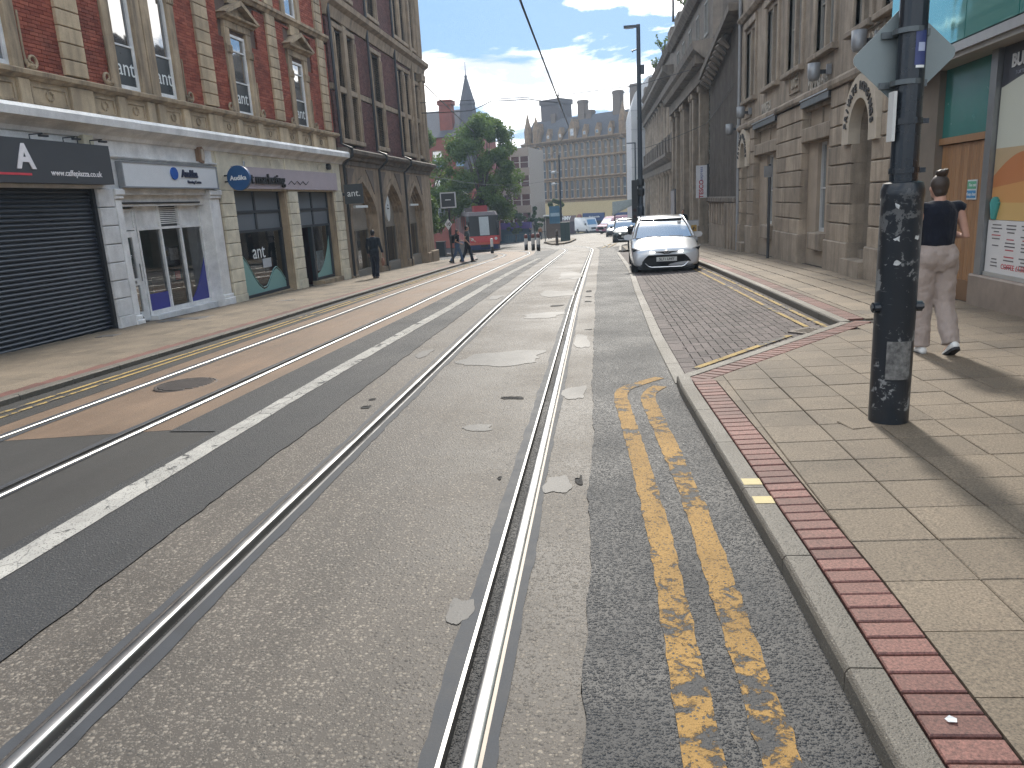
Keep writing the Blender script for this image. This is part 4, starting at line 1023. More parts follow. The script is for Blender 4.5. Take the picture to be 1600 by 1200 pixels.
moulding(MB(), -.05, BE+.25, [(.1, 8.74), (-.06, 8.74), (-.10, 8.9), (-.16, 9.1), (-.36, 9.22), (-.40, 9.40), (-.2, 9.5), (.1, 9.52)]).build('upper_cornice', SB, B)
moulding(MB(), -.05, BE+.35, [(.1, 13.8), (-.1, 13.8), (-.2, 14.0), (-.5, 14.15), (-.55, 14.4), (.1, 14.5)]).build('eaves_cornice', MT['stone_grey'], B)
cp = MB(); cp.fbox(12.35, 12.62, 4.1, 13.8, -.16, .1, .03)
for x in (13.95, 14.45): cp.tube([(x, -.12, 4.2), (x, -.12, 8.6)], .13, 10); cp.tube([(x, -.12, 9.6), (x, -.12, 13.6)], .13, 10); cp.fbox(x-.2, x+.2, 8.35, 8.72, -.30, .1, .03)
cp.fbox(14.7, 15.02, 4.1, 13.8, -.10, .1, .02); cp.fbox(13.75, 14.68, 4.1, 8.4, -.02, .1, .01); cp.fbox(13.75, 14.68, 9.5, 13.8, -.02, .1, .01); cp.build('corner_columns', SB, B)
MB().fbox(13.6, BE+.12, -2, -.75, -.22, .9, .03).build('corner_base', SB, B)
# ---------------------------------------------------------------- right: kit with x running towards the viewer
def right_frame(name, label, y0): return thing(name, label, 'building', (4.95, y0, 0), -math.pi/2)
U0 = 40.0
def u(y): return U0-y
Cc = right_frame('sandstone_building', 'rusticated sandstone building with round-arched doorways and tall windows', U0)
SR, SRI = MT['stone_r'], MT['stone_ri']
Y0, Y1 = 13.35, 27.9
ua, ub = u(Y1), u(Y0)
door_bays = [(u(16.25), u(14.35), u(15.85), u(14.75)), (u(27.75), u(26.0), u(27.35), u(26.4))]
rec = [(u(19.6), u(17.35)), (u(25.3), u(22.25))]
def zbase(y): return gz(4.95, y)+DZ
# rusticated piers, block by block
piers = [(ua, u(27.35)), (u(26.4), rec[1][0]), (rec[1][1], rec[0][0]), (rec[0][1], u(15.85)), (u(14.75), ub)]
piers[0] = (ua, u(27.35)); H_ = .385
bl_cache = {}
for (a, b) in piers:
    n = 8; zt = 3.58
    z = zt
    for i in range(8):
        z0 = zt-(i+1)*H_
        if z0 < .32: break
        wdt = b-a; cut = 1 if wdt < 1.3 else 2
        xs = [a, b] if cut == 1 else ([a, a+wdt*.42, b] if i % 2 else [a, a+wdt*.62, b])
        for p, q in zip(xs[:-1], xs[1:]):
            aa, bb_ = p, q
            if z0+H_ > 2.45 and (a, b) != piers[2]:                 # keep clear of the archivolts
                for (o0, o1, i0, i1) in door_bays:
                    if bb_ > o0-.02 and bb_ <= i0+.05 and z0+H_ > 2.7: bb_ = min(bb_, o0-.0)
                    if aa < o1+.02 and aa >= i1-.05 and z0+H_ > 2.7: aa = max(aa, o1)
            if bb_-aa > .06: MB().fbox(aa+.002, bb_-.002, z0+.012, z0+H_-.012, -.045, .25, .014).build('stone_block', SR, Cc)
    MB().fbox(a-.02, b+.02, zbase(40-(a+b)/2)-.25, .52, -.09, .25, .02).build('plinth', SRI, Cc)
cw = MB()
for (a, b) in piers: cw.box(a+.01, b-.01, .01, .9, -.9, 3.6)
for (o0, o1, i0, i1) in door_bays: over_arch(cw, arch_pts(i0, i1, 2.66, 3.2, 16), 3.6, .0, .9)
cw.box(ua, ub, .9, 1.0, 3.2, 9.6); cw.box(ua, ub, 6, 6.2, -1, 10); cw.box(ua, ua+.2, .9, 6, -1, 10); cw.box(ub-.2, ub, .9, 6, -1, 10)
WU = [(u(27.0), u(25.5)), (u(23.9), u(22.5)), (u(21.4), u(20.0)), (u(18.8), u(17.4)), (u(16.15), u(15.25)), (u(14.6), u(13.7))]
xs = [ua]+[q for w_ in WU for q in w_]+[ub]
for k in range(0, len(xs), 2): cw.box(xs[k], xs[k+1], .01, .6, 3.6, 9.6)
for a, b in WU: cw.box(a, b, .01, .6, 3.6, 4.48); cw.box(a, b, .01, .6, 6.5, 9.6)
cw.box(ua, ub, .6, 6, 9.5, 9.7); cw.build('wall', SRI, Cc)
for (o0, o1, i0, i1), big in zip(door_bays, (1, 0)):
    cx = (i0+i1)/2; mb = MB(); inn = arch_pts(i0, i1, 2.60, 3.18, 20); out = arch_pts(o0, o1, 2.60, 3.60, 20)
    ring(mb, inn, out, -.12, .1); mb.box(o0, i0, -.12, .1, 2.40, 2.60); mb.box(i1, o1, -.12, .1, 2.40, 2.60)
    am = mb.build('arch_sign', S('arch_cream', (.50, .43, .335), .7, var=.14, nscale=4), Cc)
    msg = 'PRIVATE LODGINGS'
    for k, ch in enumerate(msg):
        if ch == ' ': continue
        th = math.pi*(1-(k+.9)/(len(msg)+.8)); rx_ = (o1-o0)/2*.77; rz_ = .79
        px, pzz = cx+rx_*math.cos(th), 2.60+rz_*math.sin(th)
        nx, nz = math.cos(th)/rx_, math.sin(th)/rz_; an = math.atan2(nz, nx)-math.pi/2
        o = text(ch, .20, S('letter_iron', (.06, .055, .05), .6), am, (px, -.135, pzz), depth=.012, bold=.004); o.rotation_mode = 'XYZ'; o.rotation_euler = (math.pi/2, -an, 0)
    dd = MB().box(i0, i1, .85, .92, -.6, 2.6); dd.build('door', S('door_dark', (.03, .03, .032), .5), Cc)
    tr = MB(); over_arch(tr, arch_pts(i0, i1, 2.5, 3.1, 14), 3.3, .84, .9); tr.build('door_tympanum', MT['dark_metal'], Cc)
    yb_ = 40-cx
    MB().box(i0-.02, i1+.02, -.18, .85, zbase(yb_)-.3, zbase(yb_)+.30).box(i0+.02, i1-.02, .15, .85, zbase(yb_)+.30, zbase(yb_)+.46).build('door_steps', SRI, Cc)
    MB().tube([(i1-.10, .12, 1.7), (i1-.10, .12, 1.95)], .08, 8).build('entry_lamp', MT['black_metal'], Cc)
for ri, (a, b) in enumerate(rec):
    c = (a+b)/2; wx0, wx1 = (u(18.82), u(18.12)) if ri == 0 else (u(24.2), u(23.4))
    RB = S('recess_stone', (.35, .285, .215), .85, var=.16, nscale=2)
    m = MB(); m.box(a, wx0, .14, .6, -.9, 3.4); m.box(wx1, b, .14, .6, -.9, 3.4); m.box(wx0, wx1, .14, .6, 2.62, 3.4); m.box(wx0, wx1, .14, .6, -.9, .62); m.build('recess_wall', RB, Cc)
    window(Cc, wx0, wx1, .62, 2.62, .22, [1.6], (), .06, S('sash_pale', (.5, .5, .48), .5))
    MB().fbox(wx0-.12, wx1+.14, .22, .60, -.02, .4, .02).build('window_sill', SRI, Cc)
    # fascia beam with clerestory and lettering
    MB().fbox(a-.02, b+.02, 2.66, 2.98, -.05, .4, .02).build('lintel', SR, Cc)
    MB().box(a, b, .22, .4, 2.98, 3.42).build('clerestory_wall', SRI, Cc)
    k0 = MB()
    for k in range(3): x = lerp(a+.08, b-.08, k/2); k0.box(x-.03, x+.03, .10, .22, 2.98, 3.40)
    k0.box(a, b, .04, .22, 3.36, 3.44); k0.build('clerestory_frame', SRI, Cc)
    for k in range(2): x0 = lerp(a+.11, b-.11, k/2)+.02; MB().poly([(x0, .18, 3.0), (x0+(b-a)/2-.16, .18, 3.0), (x0+(b-a)/2-.16, .18, 3.36), (x0, .18, 3.36)]).build('pane', MT['window_glass'], Cc, fix=False)
    MB().box(a, b, -.10, .2, 3.44, 3.60).build('fascia_shelf', MT['dark_metal'], Cc); MB().box(a, b, -.13, -.10, 3.59, 3.62).build('fascia_lip', MT['grey_metal'], Cc)
    fb = MB().box(a, b, .02, .2, 3.62, 4.40).build('name_board', S('board_brown', (.085, .075, .065), .7), Cc)
    text(('PL MNS AIA', 'WINES A')[ri], .42, S('letter_stone', (.42, .38, .32), .6), fb, (c-.05, .0, 3.92), depth=.02, bold=.004, sx=.72)
# string course, numerals, upper windows
prev = ua
for a, b in rec+[(ub, ub)]:
    if a-prev > .1: moulding(MB(), prev, a, [(.05, 3.58), (-.10, 3.58), (-.13, 3.64), (-.13, 3.72), (-.07, 3.78), (.05, 3.79)]).build('string_course', SRI, Cc)
    prev = b
for y, s_ in ((15.0, 'LX6'), (20.6, 'LXC'), (26.6, 'LX')):
    p = MB(); x = u(y)
    for q in ((x-.5, x+.5, 3.92, 3.95), (x-.5, x+.5, 4.33, 4.36), (x-.5, x-.47, 3.95, 4.33), (x+.47, x+.5, 3.95, 4.33)): p.box(q[0], q[1], -.03, .02, q[2], q[3])
    o = p.build('numeral_panel', SRI, Cc); text(s_, .30, S('numeral', (.40, .35, .28), .7), o, (x, -.01, 4.14), depth=.02, bold=.006)
for a, b in WU:
    m = MB(); m.fbox(a-.16, a, 4.48, 6.62, -.05, .2, .015); m.fbox(b, b+.16, 4.48, 6.62, -.05, .2, .015); m.fbox(a-.16, b+.16, 6.62, 6.84, -.08, .2, .02); m.fbox(a-.24, b+.24, 4.36, 4.48, -.14, .2, .02)
    m.box((a+b)/2-.06, (a+b)/2+.06, -.01, .2, 4.48, 6.5); m.build('window_surround', SRI, Cc)
    for p, q in ((a, (a+b)/2-.06), ((a+b)/2+.06, b)): window(Cc, p, q, 4.48, 6.5, .08, [5.5], (), .05, S('sash_grey', (.30, .29, .26), .6))
for y, z in ((17.75, 4.02), (26.2, 4.08), (14.9, 4.10), (28.3, 3.75)):
    t = thing('wall_uplighter', {17.75: 'grey cylindrical wall light above the nearer name board', 26.2: 'grey cylindrical wall light above the farther arched doorway', 14.9: 'grey cylindrical wall light above the nearer arched doorway', 28.3: 'grey cylindrical wall light by the ribbed concrete wall'}[y], 'wall light', (4.95-.30, y, z), -math.pi/2)
    MB().lathe([(.02, -.20), (.09, -.19), (.125, -.12), (.13, .16), (.11, .16), (.10, .10)], 16).build('lamp_body', S('lamp_grey', (.26, .27, .28), .4, .3), t, True); MB().box(-.03, .03, .10, .42, -.06, .02).build('bracket', MT['dark_metal'], t)
    MB().box(.16, .22, .2, .30, -.1, .1).build('gear_box', MT['lamp_grey'], t)
moulding(MB(), ua, ub, [(.05, 6.95), (-.08, 6.95), (-.16, 7.05), (-.16, 7.12), (.05, 7.16)]).build('upper_band', SRI, Cc)
moulding(MB(), ua, ub, [(.05, 9.2), (-.15, 9.2), (-.35, 9.45), (-.4, 9.7), (.05, 9.75)]).build('cornice', SRI, Cc)
MB().tube([(ua+.1, -.08, 9), (ua+.1, -.08, -.4)], .05, 8).build('drain_pipe', S('pipe_pale', (.3, .31, .32), .5), Cc)
# ---------------------------------------------------------------- right: teal glass front with timber doors and poster
Dd = right_frame('teal_glass_building', 'modern shopfront with teal glass panels, oak doors and sandstone piers', U0)
ya, yb = 13.33, 3.0
core = MB(); core.box(u(ya), u(12.2), .0, .8, -.4, 3.22); core.build('stone_pier', S('pier_brown', (.17, .14, .108), .85, var=.2, nscale=2), Dd)
MB().box(u(ya), u(yb), .7, 5, -.5, 8).build('wall', S('wall_grey', (.2, .2, .2), .8), Dd)
# projecting upper storey
MB().box(u(ya), u(yb), -.35, .7, 3.22, 3.33).build('soffit_edge', S('edge_metal', (.42, .41, .39), .35, .6), Dd)
MB().box(u(ya), u(yb), -.30, .7, 3.16, 3.22).build('soffit', S('soffit', (.36, .34, .31), .7), Dd)
x = u(ya)
while x < u(yb)-.1:
    x1 = min(x+1.27, u(yb)); MB().box(x+.008, x1-.008, -.32, -.27, 3.36, 8).build('glass_panel', MT['teal_glass'], Dd); x = x1
MB().box(u(ya), u(yb), -.26, .7, 3.33, 8.05).build('upper_wall', MT['dark_metal'], Dd)
MB().box(u(12.2), u(10.62), .09, .13, 2.22, 3.2).build('glass_panel', S('teal_panel', (.035, .17, .15), .22, var=.05), Dd)
fr = MB(); fr.box(u(12.2), u(10.62), .05, .2, 2.13, 2.22); fr.build('transom', MT['wood'], Dd)
y = 12.18; k = 0
while y > 10.64:
    MB().fbox(u(y), u(y)+.112, zbase(11.4)+.02, 2.12, .10, .2, .006).build('board', MT['wood'], Dd); y -= .116
MB().box(u(12.2), u(10.62), .07, .2, zbase(11.4)-.1, zbase(11.4)+.26).build('kick_plate', S('kick', (.18, .10, .05), .6), Dd)
MB().box(u(10.60), u(10.44), -.06, .5, zbase(11)-.1, 3.17).build('steel_post', S('post_steel', (.25, .255, .255), .35, .6), Dd)
for yy_, wd in ((11.15, .26), (10.72, .10)):
    o = MB().box(u(yy_)-wd/2, u(yy_)+wd/2, .082, .094, 1.36, 1.62).build('door_notice', S('notice_white', (.6, .62, .62), .4), Dd)
    MB().box(u(yy_)-wd/2+.01, u(yy_)+wd/2-.01, .077, .082, 1.50, 1.60).build('notice_green', S('notice_green', (.10, .34, .20), .5), o); MB().box(u(yy_)-wd/2+.01, u(yy_)+wd/2-.01, .077, .082, 1.38, 1.48).build('notice_blue', S('notice_blue', (.05, .22, .42), .5), o)
    if wd > .2: text('Fire exit', .06, LW, o, (u(yy_)+.03, .075, 1.55), depth=.001); text('Keep clear', .06, LW, o, (u(yy_)+.01, .075, 1.43), depth=.001)
# poster wall
xa, xb = u(10.42), u(yb)
MB().fbox(u(10.66), xb, zbase(10)-.3, .42, -.10, .6, .02).build('stone_base', S('base_stone', (.24, .19, .15), .6, var=.28, nscale=3), Dd)
MB().box(xa, xb, -.03, .05, .42, .47).build('sill_rail', S('sill_metal', (.5, .5, .48), .35, .6), Dd)
def m_poster(t, b):
    sp = t.node('ShaderNodeSeparateXYZ'); t.put(sp.inputs[0], t.pos); y_, z_ = sp.outputs[1], sp.outputs[2]
    base = t.mix(t.math('GREATER_THAN', z_, 1.98), (.45, .33, .19), (.52, .53, .44))
    d1 = t.math('LESS_THAN', z_, t.math('ADD', 1.62, t.math('MULTIPLY', t.math('SINE', t.math('MULTIPLY', y_, 2.1)), .30)))
    c = t.mix(d1, base, (.46, .17, .06))
    d2 = t.math('LESS_THAN', z_, t.math('ADD', 1.50, t.math('MULTIPLY', t.math('SUBTRACT', 10.5, y_), .10)))
    c = t.mix(d2, c, (.55, .27, .09)); d3 = t.math('LESS_THAN', z_, 1.33); c = t.mix(d3, c, (.56, .36, .13))
    top = t.math('GREATER_THAN', z_, t.math('ADD', 2.74, t.math('MULTIPLY', t.math('SINE', t.math('MULTIPLY', y_, 3.4)), .06)))
    c = t.mix(top, c, (.032, .033, .042)); setb(t, b, c, .35)
po = MB().box(xa, xb, .0, .03, 1.12, 3.16).build('poster', material('poster_print', m_poster), Dd)
text('BURRITO', .20, S('letter_pale', (.62, .62, .6), .5), po, (xa+.21, -.01, 2.96), depth=.003, bold=.008, align='LEFT'); text('TORTILLA STREET', .06, S('letter_dim', (.25, .26, .3), .5), po, (xa+.32, -.01, 2.82), depth=.002, align='LEFT')
cac = MB()
for k in range(7): a = -1.2+.4*k; cac.tube([(xa+.12, -.006, 1.14), (xa+.12+.10*math.sin(a), -.012, 1.14+.26*abs(math.cos(a*.6)))], [.045, .02], 6)
cac.build('agave_print', S('agave', (.05, .25, .22), .6), po)
mn = MB().box(xa, xb, -.012, .02, .47, 1.115).build('menu_poster', S('menu_paper', (.62, .60, .575), .4, var=.04), Dd)
ink = MB(); inkr = MB(); rr = random.Random(5)
for c in range(9):
    x0 = xa+.08+c*.34
    for r_ in range(13):
        z = 1.06-r_*.042; wd = rr.uniform(.12, .26)
        if rr.random() < .16: continue
        (inkr if rr.random() < .12 else ink).box(x0+.14-wd/2, x0+.14+wd/2, -.015, -.012, z-.007, z+.007)
ink.build('menu_print', S('ink', (.12, .11, .11), .6), mn); inkr.build('menu_print_red', S('ink_red', (.42, .08, .09), .6), mn)
text('COFFEE £1.50', .09, S('ink_red2', (.5, .08, .09), .6), mn, (xa+.40, -.014, .56), depth=.002, align='LEFT')
# ---------------------------------------------------------------- right, further on
def zb(y): return gz(4.95, y)+DZ
Eb = right_frame('ribbed_concrete_building', 'brown ribbed concrete wall with a raking carved cornice beside the sandstone building', U0)
e0, e1 = u(35.2), u(27.92)
MB().prism([(e0, 1.45), (e1, 1.35), (e1, 7.5), (e0, 6.4)], .12, 4).build('wall', MT['concrete_rib'], Eb)
fins = MB(); x = e0+.03
while x < e1-.1:
    t_ = (x-e0)/(e1-e0); fins.box(x, x+.07, .0, .12, lerp(1.45, 1.35, t_), lerp(6.4, 7.5, t_)); x += .155
fins.build('ribs', MT['concrete_rib'], Eb, stuff=True)
mb = MB(); mb.prism([(e0-.1, 6.35), (e1+.02, 7.45), (e1+.02, 7.7), (e0-.1, 6.6)], -.45, .2); mb.build('raking_cornice', MT['stone_grey'], Eb)
for k in range(9):
    t_ = (k+.5)/12; o = MB().tube([(lerp(e0, e1, t_), -.15, lerp(6.3, 7.4, t_)), (lerp(e0, e1, t_)+.1, -.35, lerp(6.1, 7.2, t_)), (lerp(e0, e1, t_)+.2, -.1, lerp(5.85, 6.95, t_))], [.12, .16, .06], 6).build('carved_leaf', MT['stone_grey'], Eb)
MB().box(e0, e1, -.02, .5, -1.5, .35).build('low_wall', MT['stone_ri'], Eb); MB().box(e0, e1, .3, .5, .35, 1.4).build('slot_backing', MT['dark_metal'], Eb)
for k in range(11): x = e0+.15+k*.68; MB().fbox(x, x+.36, .35 if k < 7 else -.9, 1.22, -.05 if k < 7 else -.16, .3, .02).build('slot_pillar', SRI, Eb)
for k in range(12): x = e0+.02+k*.6; MB().fbox(x, x+.57, 1.22, 1.45, -.16, .4, .05).build('coping_stone', MT['stone_grey'], Eb)
# blade sign
t = thing('blade_sign', 'tall white supermarket banner sign projecting from the wall past the ribbed concrete', 'sign', (4.93, 35.5, 2.12), 0)
o = MB().box(-.52, -.05, -.03, .03, -.70, .70).build('sign_panel', S('sign_panel_white', (.62, .63, .65), .4), t); MB().box(-.05, .05, -.04, .04, -.75, .75).build('bracket', MT['dark_metal'], t)
text('TESCO', .26, S('tesco_red', (.42, .03, .05), .5), o, (-.29, -.035, -.32), (math.pi/2, -math.pi/2, 0), .003, .006); text('express', .20, S('tesco_blue', (.05, .09, .30), .5), o, (-.30, -.035, .33), (math.pi/2, -math.pi/2, 0), .003)
# giant-order block
Fb = right_frame('pilastered_building', 'soot-dark stone building with giant pilasters and a bracketed cornice', U0); SGy = MT['stone_grey']
f0, f1 = u(52.), u(35.2)
MB().box(f0, f1, .5, 5, -2, 10.9).build('wall', MT['concrete_rib'], Fb)
MB().box(u(38), u(35.3), .35, .5, -1, 7.4).build('dark_glazing', S('green_glass', (.03, .055, .045), .25), Fb)
for y in (38.3, 40.9, 41.9, 45.2, 46.3, 49.2, 51.6):
    m = MB(); m.fbox(u(y)-.17, u(y)+.17, zb(y)-.2, 6.2, -.06, .5, .03); m.fbox(u(y)-.24, u(y)+.24, 6.2, 6.5, -.14, .5, .03); m.fbox(u(y)-.22, u(y)+.22, zb(y)-.3, .1, -.12, .5, .03); m.build('pilaster', MT['stone_ri'], Fb)
for a, b in ((42.2, 45.), (38.6, 40.6)):
    for k in range(14): x = u(b)+k*(b-a)/14; MB().box(x, x+.09, .38, .5, zb(a)-.3, 6.1).build('rib', MT['concrete_rib'], Fb)
for y in (41.4, 47.8): window(Fb, u(y)-.35, u(y)+.35, 3.2, 5.9, .42, [4.5], (), .05, MT['sash_grey']); MB().box(u(y)-.3, u(y)+.3, .4, .5, zb(y), 2.6).build('doorway', MT['door_dark'], Fb); MB().fbox(u(y)-.42, u(y)+.42, 2.6, 3.1, .2, .5, .02).build('door_hood', SGy, Fb)
moulding(MB(), f0, f1, [(.5, 6.5), (-.2, 6.5), (-.2, 7.2), (-.35, 7.3), (-.7, 7.6), (-.75, 7.9), (.5, 8.0)]).build('cornice', SGy, Fb)
for k in range(30): x = f0+.3+k*.55; MB().fbox(x, x+.2, 7.05, 7.45, -.6, 0, .03).build('bracket', SGy, Fb)
MB().box(f0, f1, .1, .5, 8.0, 10.4).build('attic', SGy, Fb)
for y in (37, 40, 43, 46, 49): window(Fb, u(y)-.5, u(y)+.5, 8.4, 9.8, .05, (), [u(y)], .07, MT['sash_grey'])
moulding(MB(), f0, f1, [(.5, 10.3), (-.1, 10.3), (-.35, 10.6), (-.35, 10.8), (.5, 10.9)]).build('attic_cornice', SGy, Fb)
for y, s_ in ((44, .5), (48.5, .9), (51, .5)): MB().fbox(u(y)-s_, u(y)+s_, 10.8, 11.3+s_*.5, -.1, .8, .06).build('parapet_block', SGy, Fb)
for a, z0, z1, c in ((50.2, .35, 1.85, 'map_pale'), (50.2, -1.0, .25, 'map_grey')): MB().box(u(51.4), u(49.2), -.18, -.12, z0, z1).build('hoarding_panel', S(c, (.30, .28, .28) if c == 'map_pale' else (.19, .18, .18), .5, var=.35, nscale=1.3), Fb)
MB().box(u(51.5), u(49.1), -.12, -.06, -1.7, 1.95).build('hoarding_board', MT['dark_metal'], Fb)
# two-storey colonnade
Gb = right_frame('colonnade_building', 'stone building with two tiers of columns and a balustrade', U0); g0, g1 = u(83.), u(52.)
MB().box(g0, g1, 1.0, 6, -3, 11).build('wall', SGy, Gb)
for k in range(13):
    x = lerp(g0+.8, g1-.8, k/12); MB().lathe([(.34, 0), (.34, .15), (.26, .25), (.25, 2.5), (.21, 4.1), (.24, 4.2), (.34, 4.35), (.34, 4.5)], 12, (x, .3, -1.2+.0)).build('column', MT['stone_ri'], Gb, True)
    MB().lathe([(.30, 0), (.24, .15), (.22, 1.6), (.19, 2.6), (.3, 2.8), (.3, 2.9)], 12, (x, .35, 5.6)).build('column', MT['stone_ri'], Gb, True)
    MB().fbox(x-.4, x+.4, -3.2, -1.2, -.1, .7, .03).build('pedestal', SGy, Gb); MB().fbox(x-.32, x+.32, 4.35, 5.6, -.05, .7, .03).build('pedestal', SGy, Gb)
for k in range(12):
    x = lerp(g0+.8, g1-.8, (k+.5)/12); window(Gb, x-.55, x+.55, -1.2, 2.6, .9, [1.2], (), .07, MT['sash_grey']); window(Gb, x-.5, x+.5, 5.7, 8.0, .9, [6.9], (), .07, MT['sash_grey'])
    bal = MB()
    for j in range(5): bal.lathe([(.06, 0), (.09, .2), (.05, .5), (.07, .8)], 6, (x-.7+j*.35, .25, 4.5))
    bal.build('balusters', SGy, Gb, True, stuff=True)
for z0, z1, d_ in ((3.3, 4.4, .45), (8.5, 9.7, .6)): moulding(MB(), g0-.3, g1, [(1.0, z0), (-.05, z0), (-.05, z0+.45), (-d_*.6, z0+.6), (-d_, z0+.8), (-d_, z1-.1), (1.0, z1)]).build('entablature', SGy, Gb)
MB().box(g0, g1, .1, .5, 5.35, 5.55).build('balustrade_rail', SGy, Gb); MB().box(g0, g1, .2, 1.0, 9.7, 11.0).build('attic', SGy, Gb)
moulding(MB(), g0, g1, [(1, 10.8), (.0, 10.8), (-.2, 11.1), (1, 11.2)]).build('attic_cornice', SGy, Gb)
for y, s_ in ((54, .9), (59, .6), (66, .5), (74, .7), (81, .9)): MB().fbox(u(y)-s_, u(y)+s_, 11, 11.6+s_*.5, .0, .8, .06).build('parapet_block', SGy, Gb)
t = thing('flagpole', 'bare flagpole on the roof of the soot-dark pilastered building', 'flagpole', (4.7, 48.5, 11.7)); MB().tube([(0, 0, -.3), (0, 0, 5.2)], [.07, .05], 8).build('pole', MT['dark_metal'], t); MB().tube([(0, 0, 5.2), (0, 0, 5.35)], .09, 8).build('finial', MT['dark_metal'], t)
t = thing('flagpole', 'flagpole with a drooping dark red flag over the pilastered building', 'flagpole', (4.8, 41.6, 10.9)); MB().tube([(0, 0, -.2), (0, 0, 2.6)], .04, 8).build('pole', MT['dark_metal'], t)
fl = MB(); fl.loft([[(.02-.35*k, .1*math.sin(k*1.6), 2.5-.28*k-j*.22) for j in range(4)] for k in range(4)], closed=False, caps=False); fl.build('flag', S('flag_red', (.16, .03, .05), .8), t, True)
# white sheeted gable end
t = thing('sheeted_building', 'building end wrapped in white scaffold sheeting beyond the colonnade', 'building', (3.75, 84, -2.6)); mb = MB(); mb.v = []
mb.prism([(0, 0), (5, 0), (5, 16.8), (1.8, 16.2), (.45, 14.6), (.05, 13.2)], 0, 14); mb.build('sheeting', S('sheet_white', (.55, .555, .56), .6, var=.10, nscale=.7, bump=.4), t)
for k in range(7): MB().box(-.02, 5.0, -.05, -.004, 1.5+k*1.9, 1.56+k*1.9).build('scaffold_rail', S('scaffold', (.40, .41, .43), .5), t)
# ---------------------------------------------------------------- far end of the street: gothic commercial block
P0, P1 = Vector((-13.9, 152)), Vector((6.9, 138)); dv = P1-P0; LY = dv.length
Y = thing('gothic_commercial_building', 'long buff stone gothic building with tiers of arched windows closing the street', 'building', (P0.x, P0.y, 0), math.atan2(dv.y, dv.x)); SF = MT['stone_far']
MT['far_glass'] = material('far_glass', m_glass((1, 1, 1), .1, (.03, .034, .04), .0))
rows = [(1.95, 5.0, 0), (5.75, 8.7, 1), (9.3, 11.5, 0)]; NB = 19
mb = MB(); mb.box(0, LY, .35, 12, -6, 12.2); mb.build('wall', SF, Y)
xs = [lerp(.5, LY-.5, (k+.5)/NB) for k in range(NB)]; hw = .38
for z0, z1, ar in rows:
    band = MB(); prevx = 0
    for x in xs: band.box(prevx, x-hw, 0, .36, z0, z1); prevx = x+hw
    band.box(prevx, LY, 0, .36, z0, z1); band.build('wall_band', SF, Y)
    hm = MB(); ring(hm, arch_pts(-hw, hw, 0, .42 if ar else .14, 8), arch_pts(-hw-.16, hw+.16, 0, .66 if ar else .34, 8), -.10, .36); hm = hm.mesh('window_head', SF)
    over = MB(); over_arch(over, arch_pts(-hw, hw, 0, .42 if ar else .14, 8), .72, -.02, .36); over = over.mesh('window_spandrel', SF)
    wm = MB(); wm.box(-hw, -hw+.07, .15, .25, z0, z1+.3); wm.box(hw-.07, hw, .15, .25, z0, z1+.3); wm.box(-hw, hw, .15, .25, (z0+z1)/2-.05, (z0+z1)/2+.05); wm.box(-hw, hw, .15, .25, z0, z0+.08); wm = wm.mesh('window', S('sash_far', (.42, .39, .35), .6))
    pm = MB().poly([(-hw, .22, z0), (hw, .22, z0), (hw, .22, z1+.5), (-hw, .22, z1+.5)]).mesh('pane', MT['far_glass'])
    cm = MB().tube([(0, -.05, z0), (0, -.05, z1)], .09, 6).mesh('colonnette', SF)
    for k, x in enumerate(xs):
        wo = obj('window', wm, Y, (x, 0, 0)); obj('pane', pm, wo); obj('window_head', hm, Y, (x, 0, z1)); obj('window_spandrel', over, Y, (x, 0, z1))
        if k % 2 == 0: obj('colonnette', cm, Y, (x-hw-.25, 0, 0))
    moulding(MB(), -.1, LY+.1, [(.3, z0-.35), (-.12, z0-.35), (-.25, z0-.15), (-.1, z0), (.3, z0)]).build('string_course', SF, Y)
MB().box(0, LY, -.02, .36, 1.2, 1.65).build('wall_band', SF, Y); MB().box(0, LY, -.02, .36, 5.7-.55, 5.4).build('wall_band', SF, Y)
moulding(MB(), -.2, LY+.2, [(.3, 11.95), (-.2, 11.95), (-.5, 12.3), (-.5, 12.5), (.3, 12.6)]).build('eaves', SF, Y)
SLt = S('slate', (.075, .075, .085), .6, var=.25, nscale=3)
mb = MB(); mb.loft([[(0, .2, 12.4), (LY, .2, 12.4), (LY, 11, 12.4), (0, 11, 12.4)], [(.8, 2.6, 16.6), (LY-.8, 2.6, 16.6), (LY-.8, 9, 16.6), (.8, 9, 16.6)]]); mb.build('roof', SLt, Y)
for k in range(8):
    x = 3.4+k*2.75; big = k in (0, 3, 7); h_ = 1.8 if big else 1.1; wd = .85 if big else .5; d = MB(); d.prism([(x-wd, 12.5), (x+wd, 12.5), (x+wd, 12.6+h_), (x, 12.9+h_*1.75), (x-wd, 12.6+h_)], .1, 2.6); dm = d.build('dormer', SF, Y)
    MB().box(x-wd*.5, x+wd*.5, .04, .12, 13.0, 12.5+h_).build('window', MT['sash_far'], dm); MB().box(x-wd*.36, x+wd*.36, .02, .05, 13.1, 12.4+h_).build('pane', MT['window_glass'], dm)
for x, z1, wd in ((5.9, 17.6, .5), (12.3, 19.3, .75), (13.9, 17.4, .6), (19.9, 20.0, .75), (23.6, 20.6, .9)):
    m = MB(); m.box(x-wd, x+wd, 2.2, 3.6, 15, z1); m.box(x-wd-.12, x+wd+.12, 2.1, 3.7, z1-.5, z1-.25); m.build('chimney', S('chimney_stone', (.16, .125, .10), .85, var=.2), Y)
m = MB(); m.box(2.8, 7.2, 2.5, 6.5, 12.4, 20.0); m.box(2.6, 7.4, 2.3, 6.7, 19.4, 20.3); m.build('tower', S('tower_slate', (.10, .085, .085), .8, var=.2), Y)
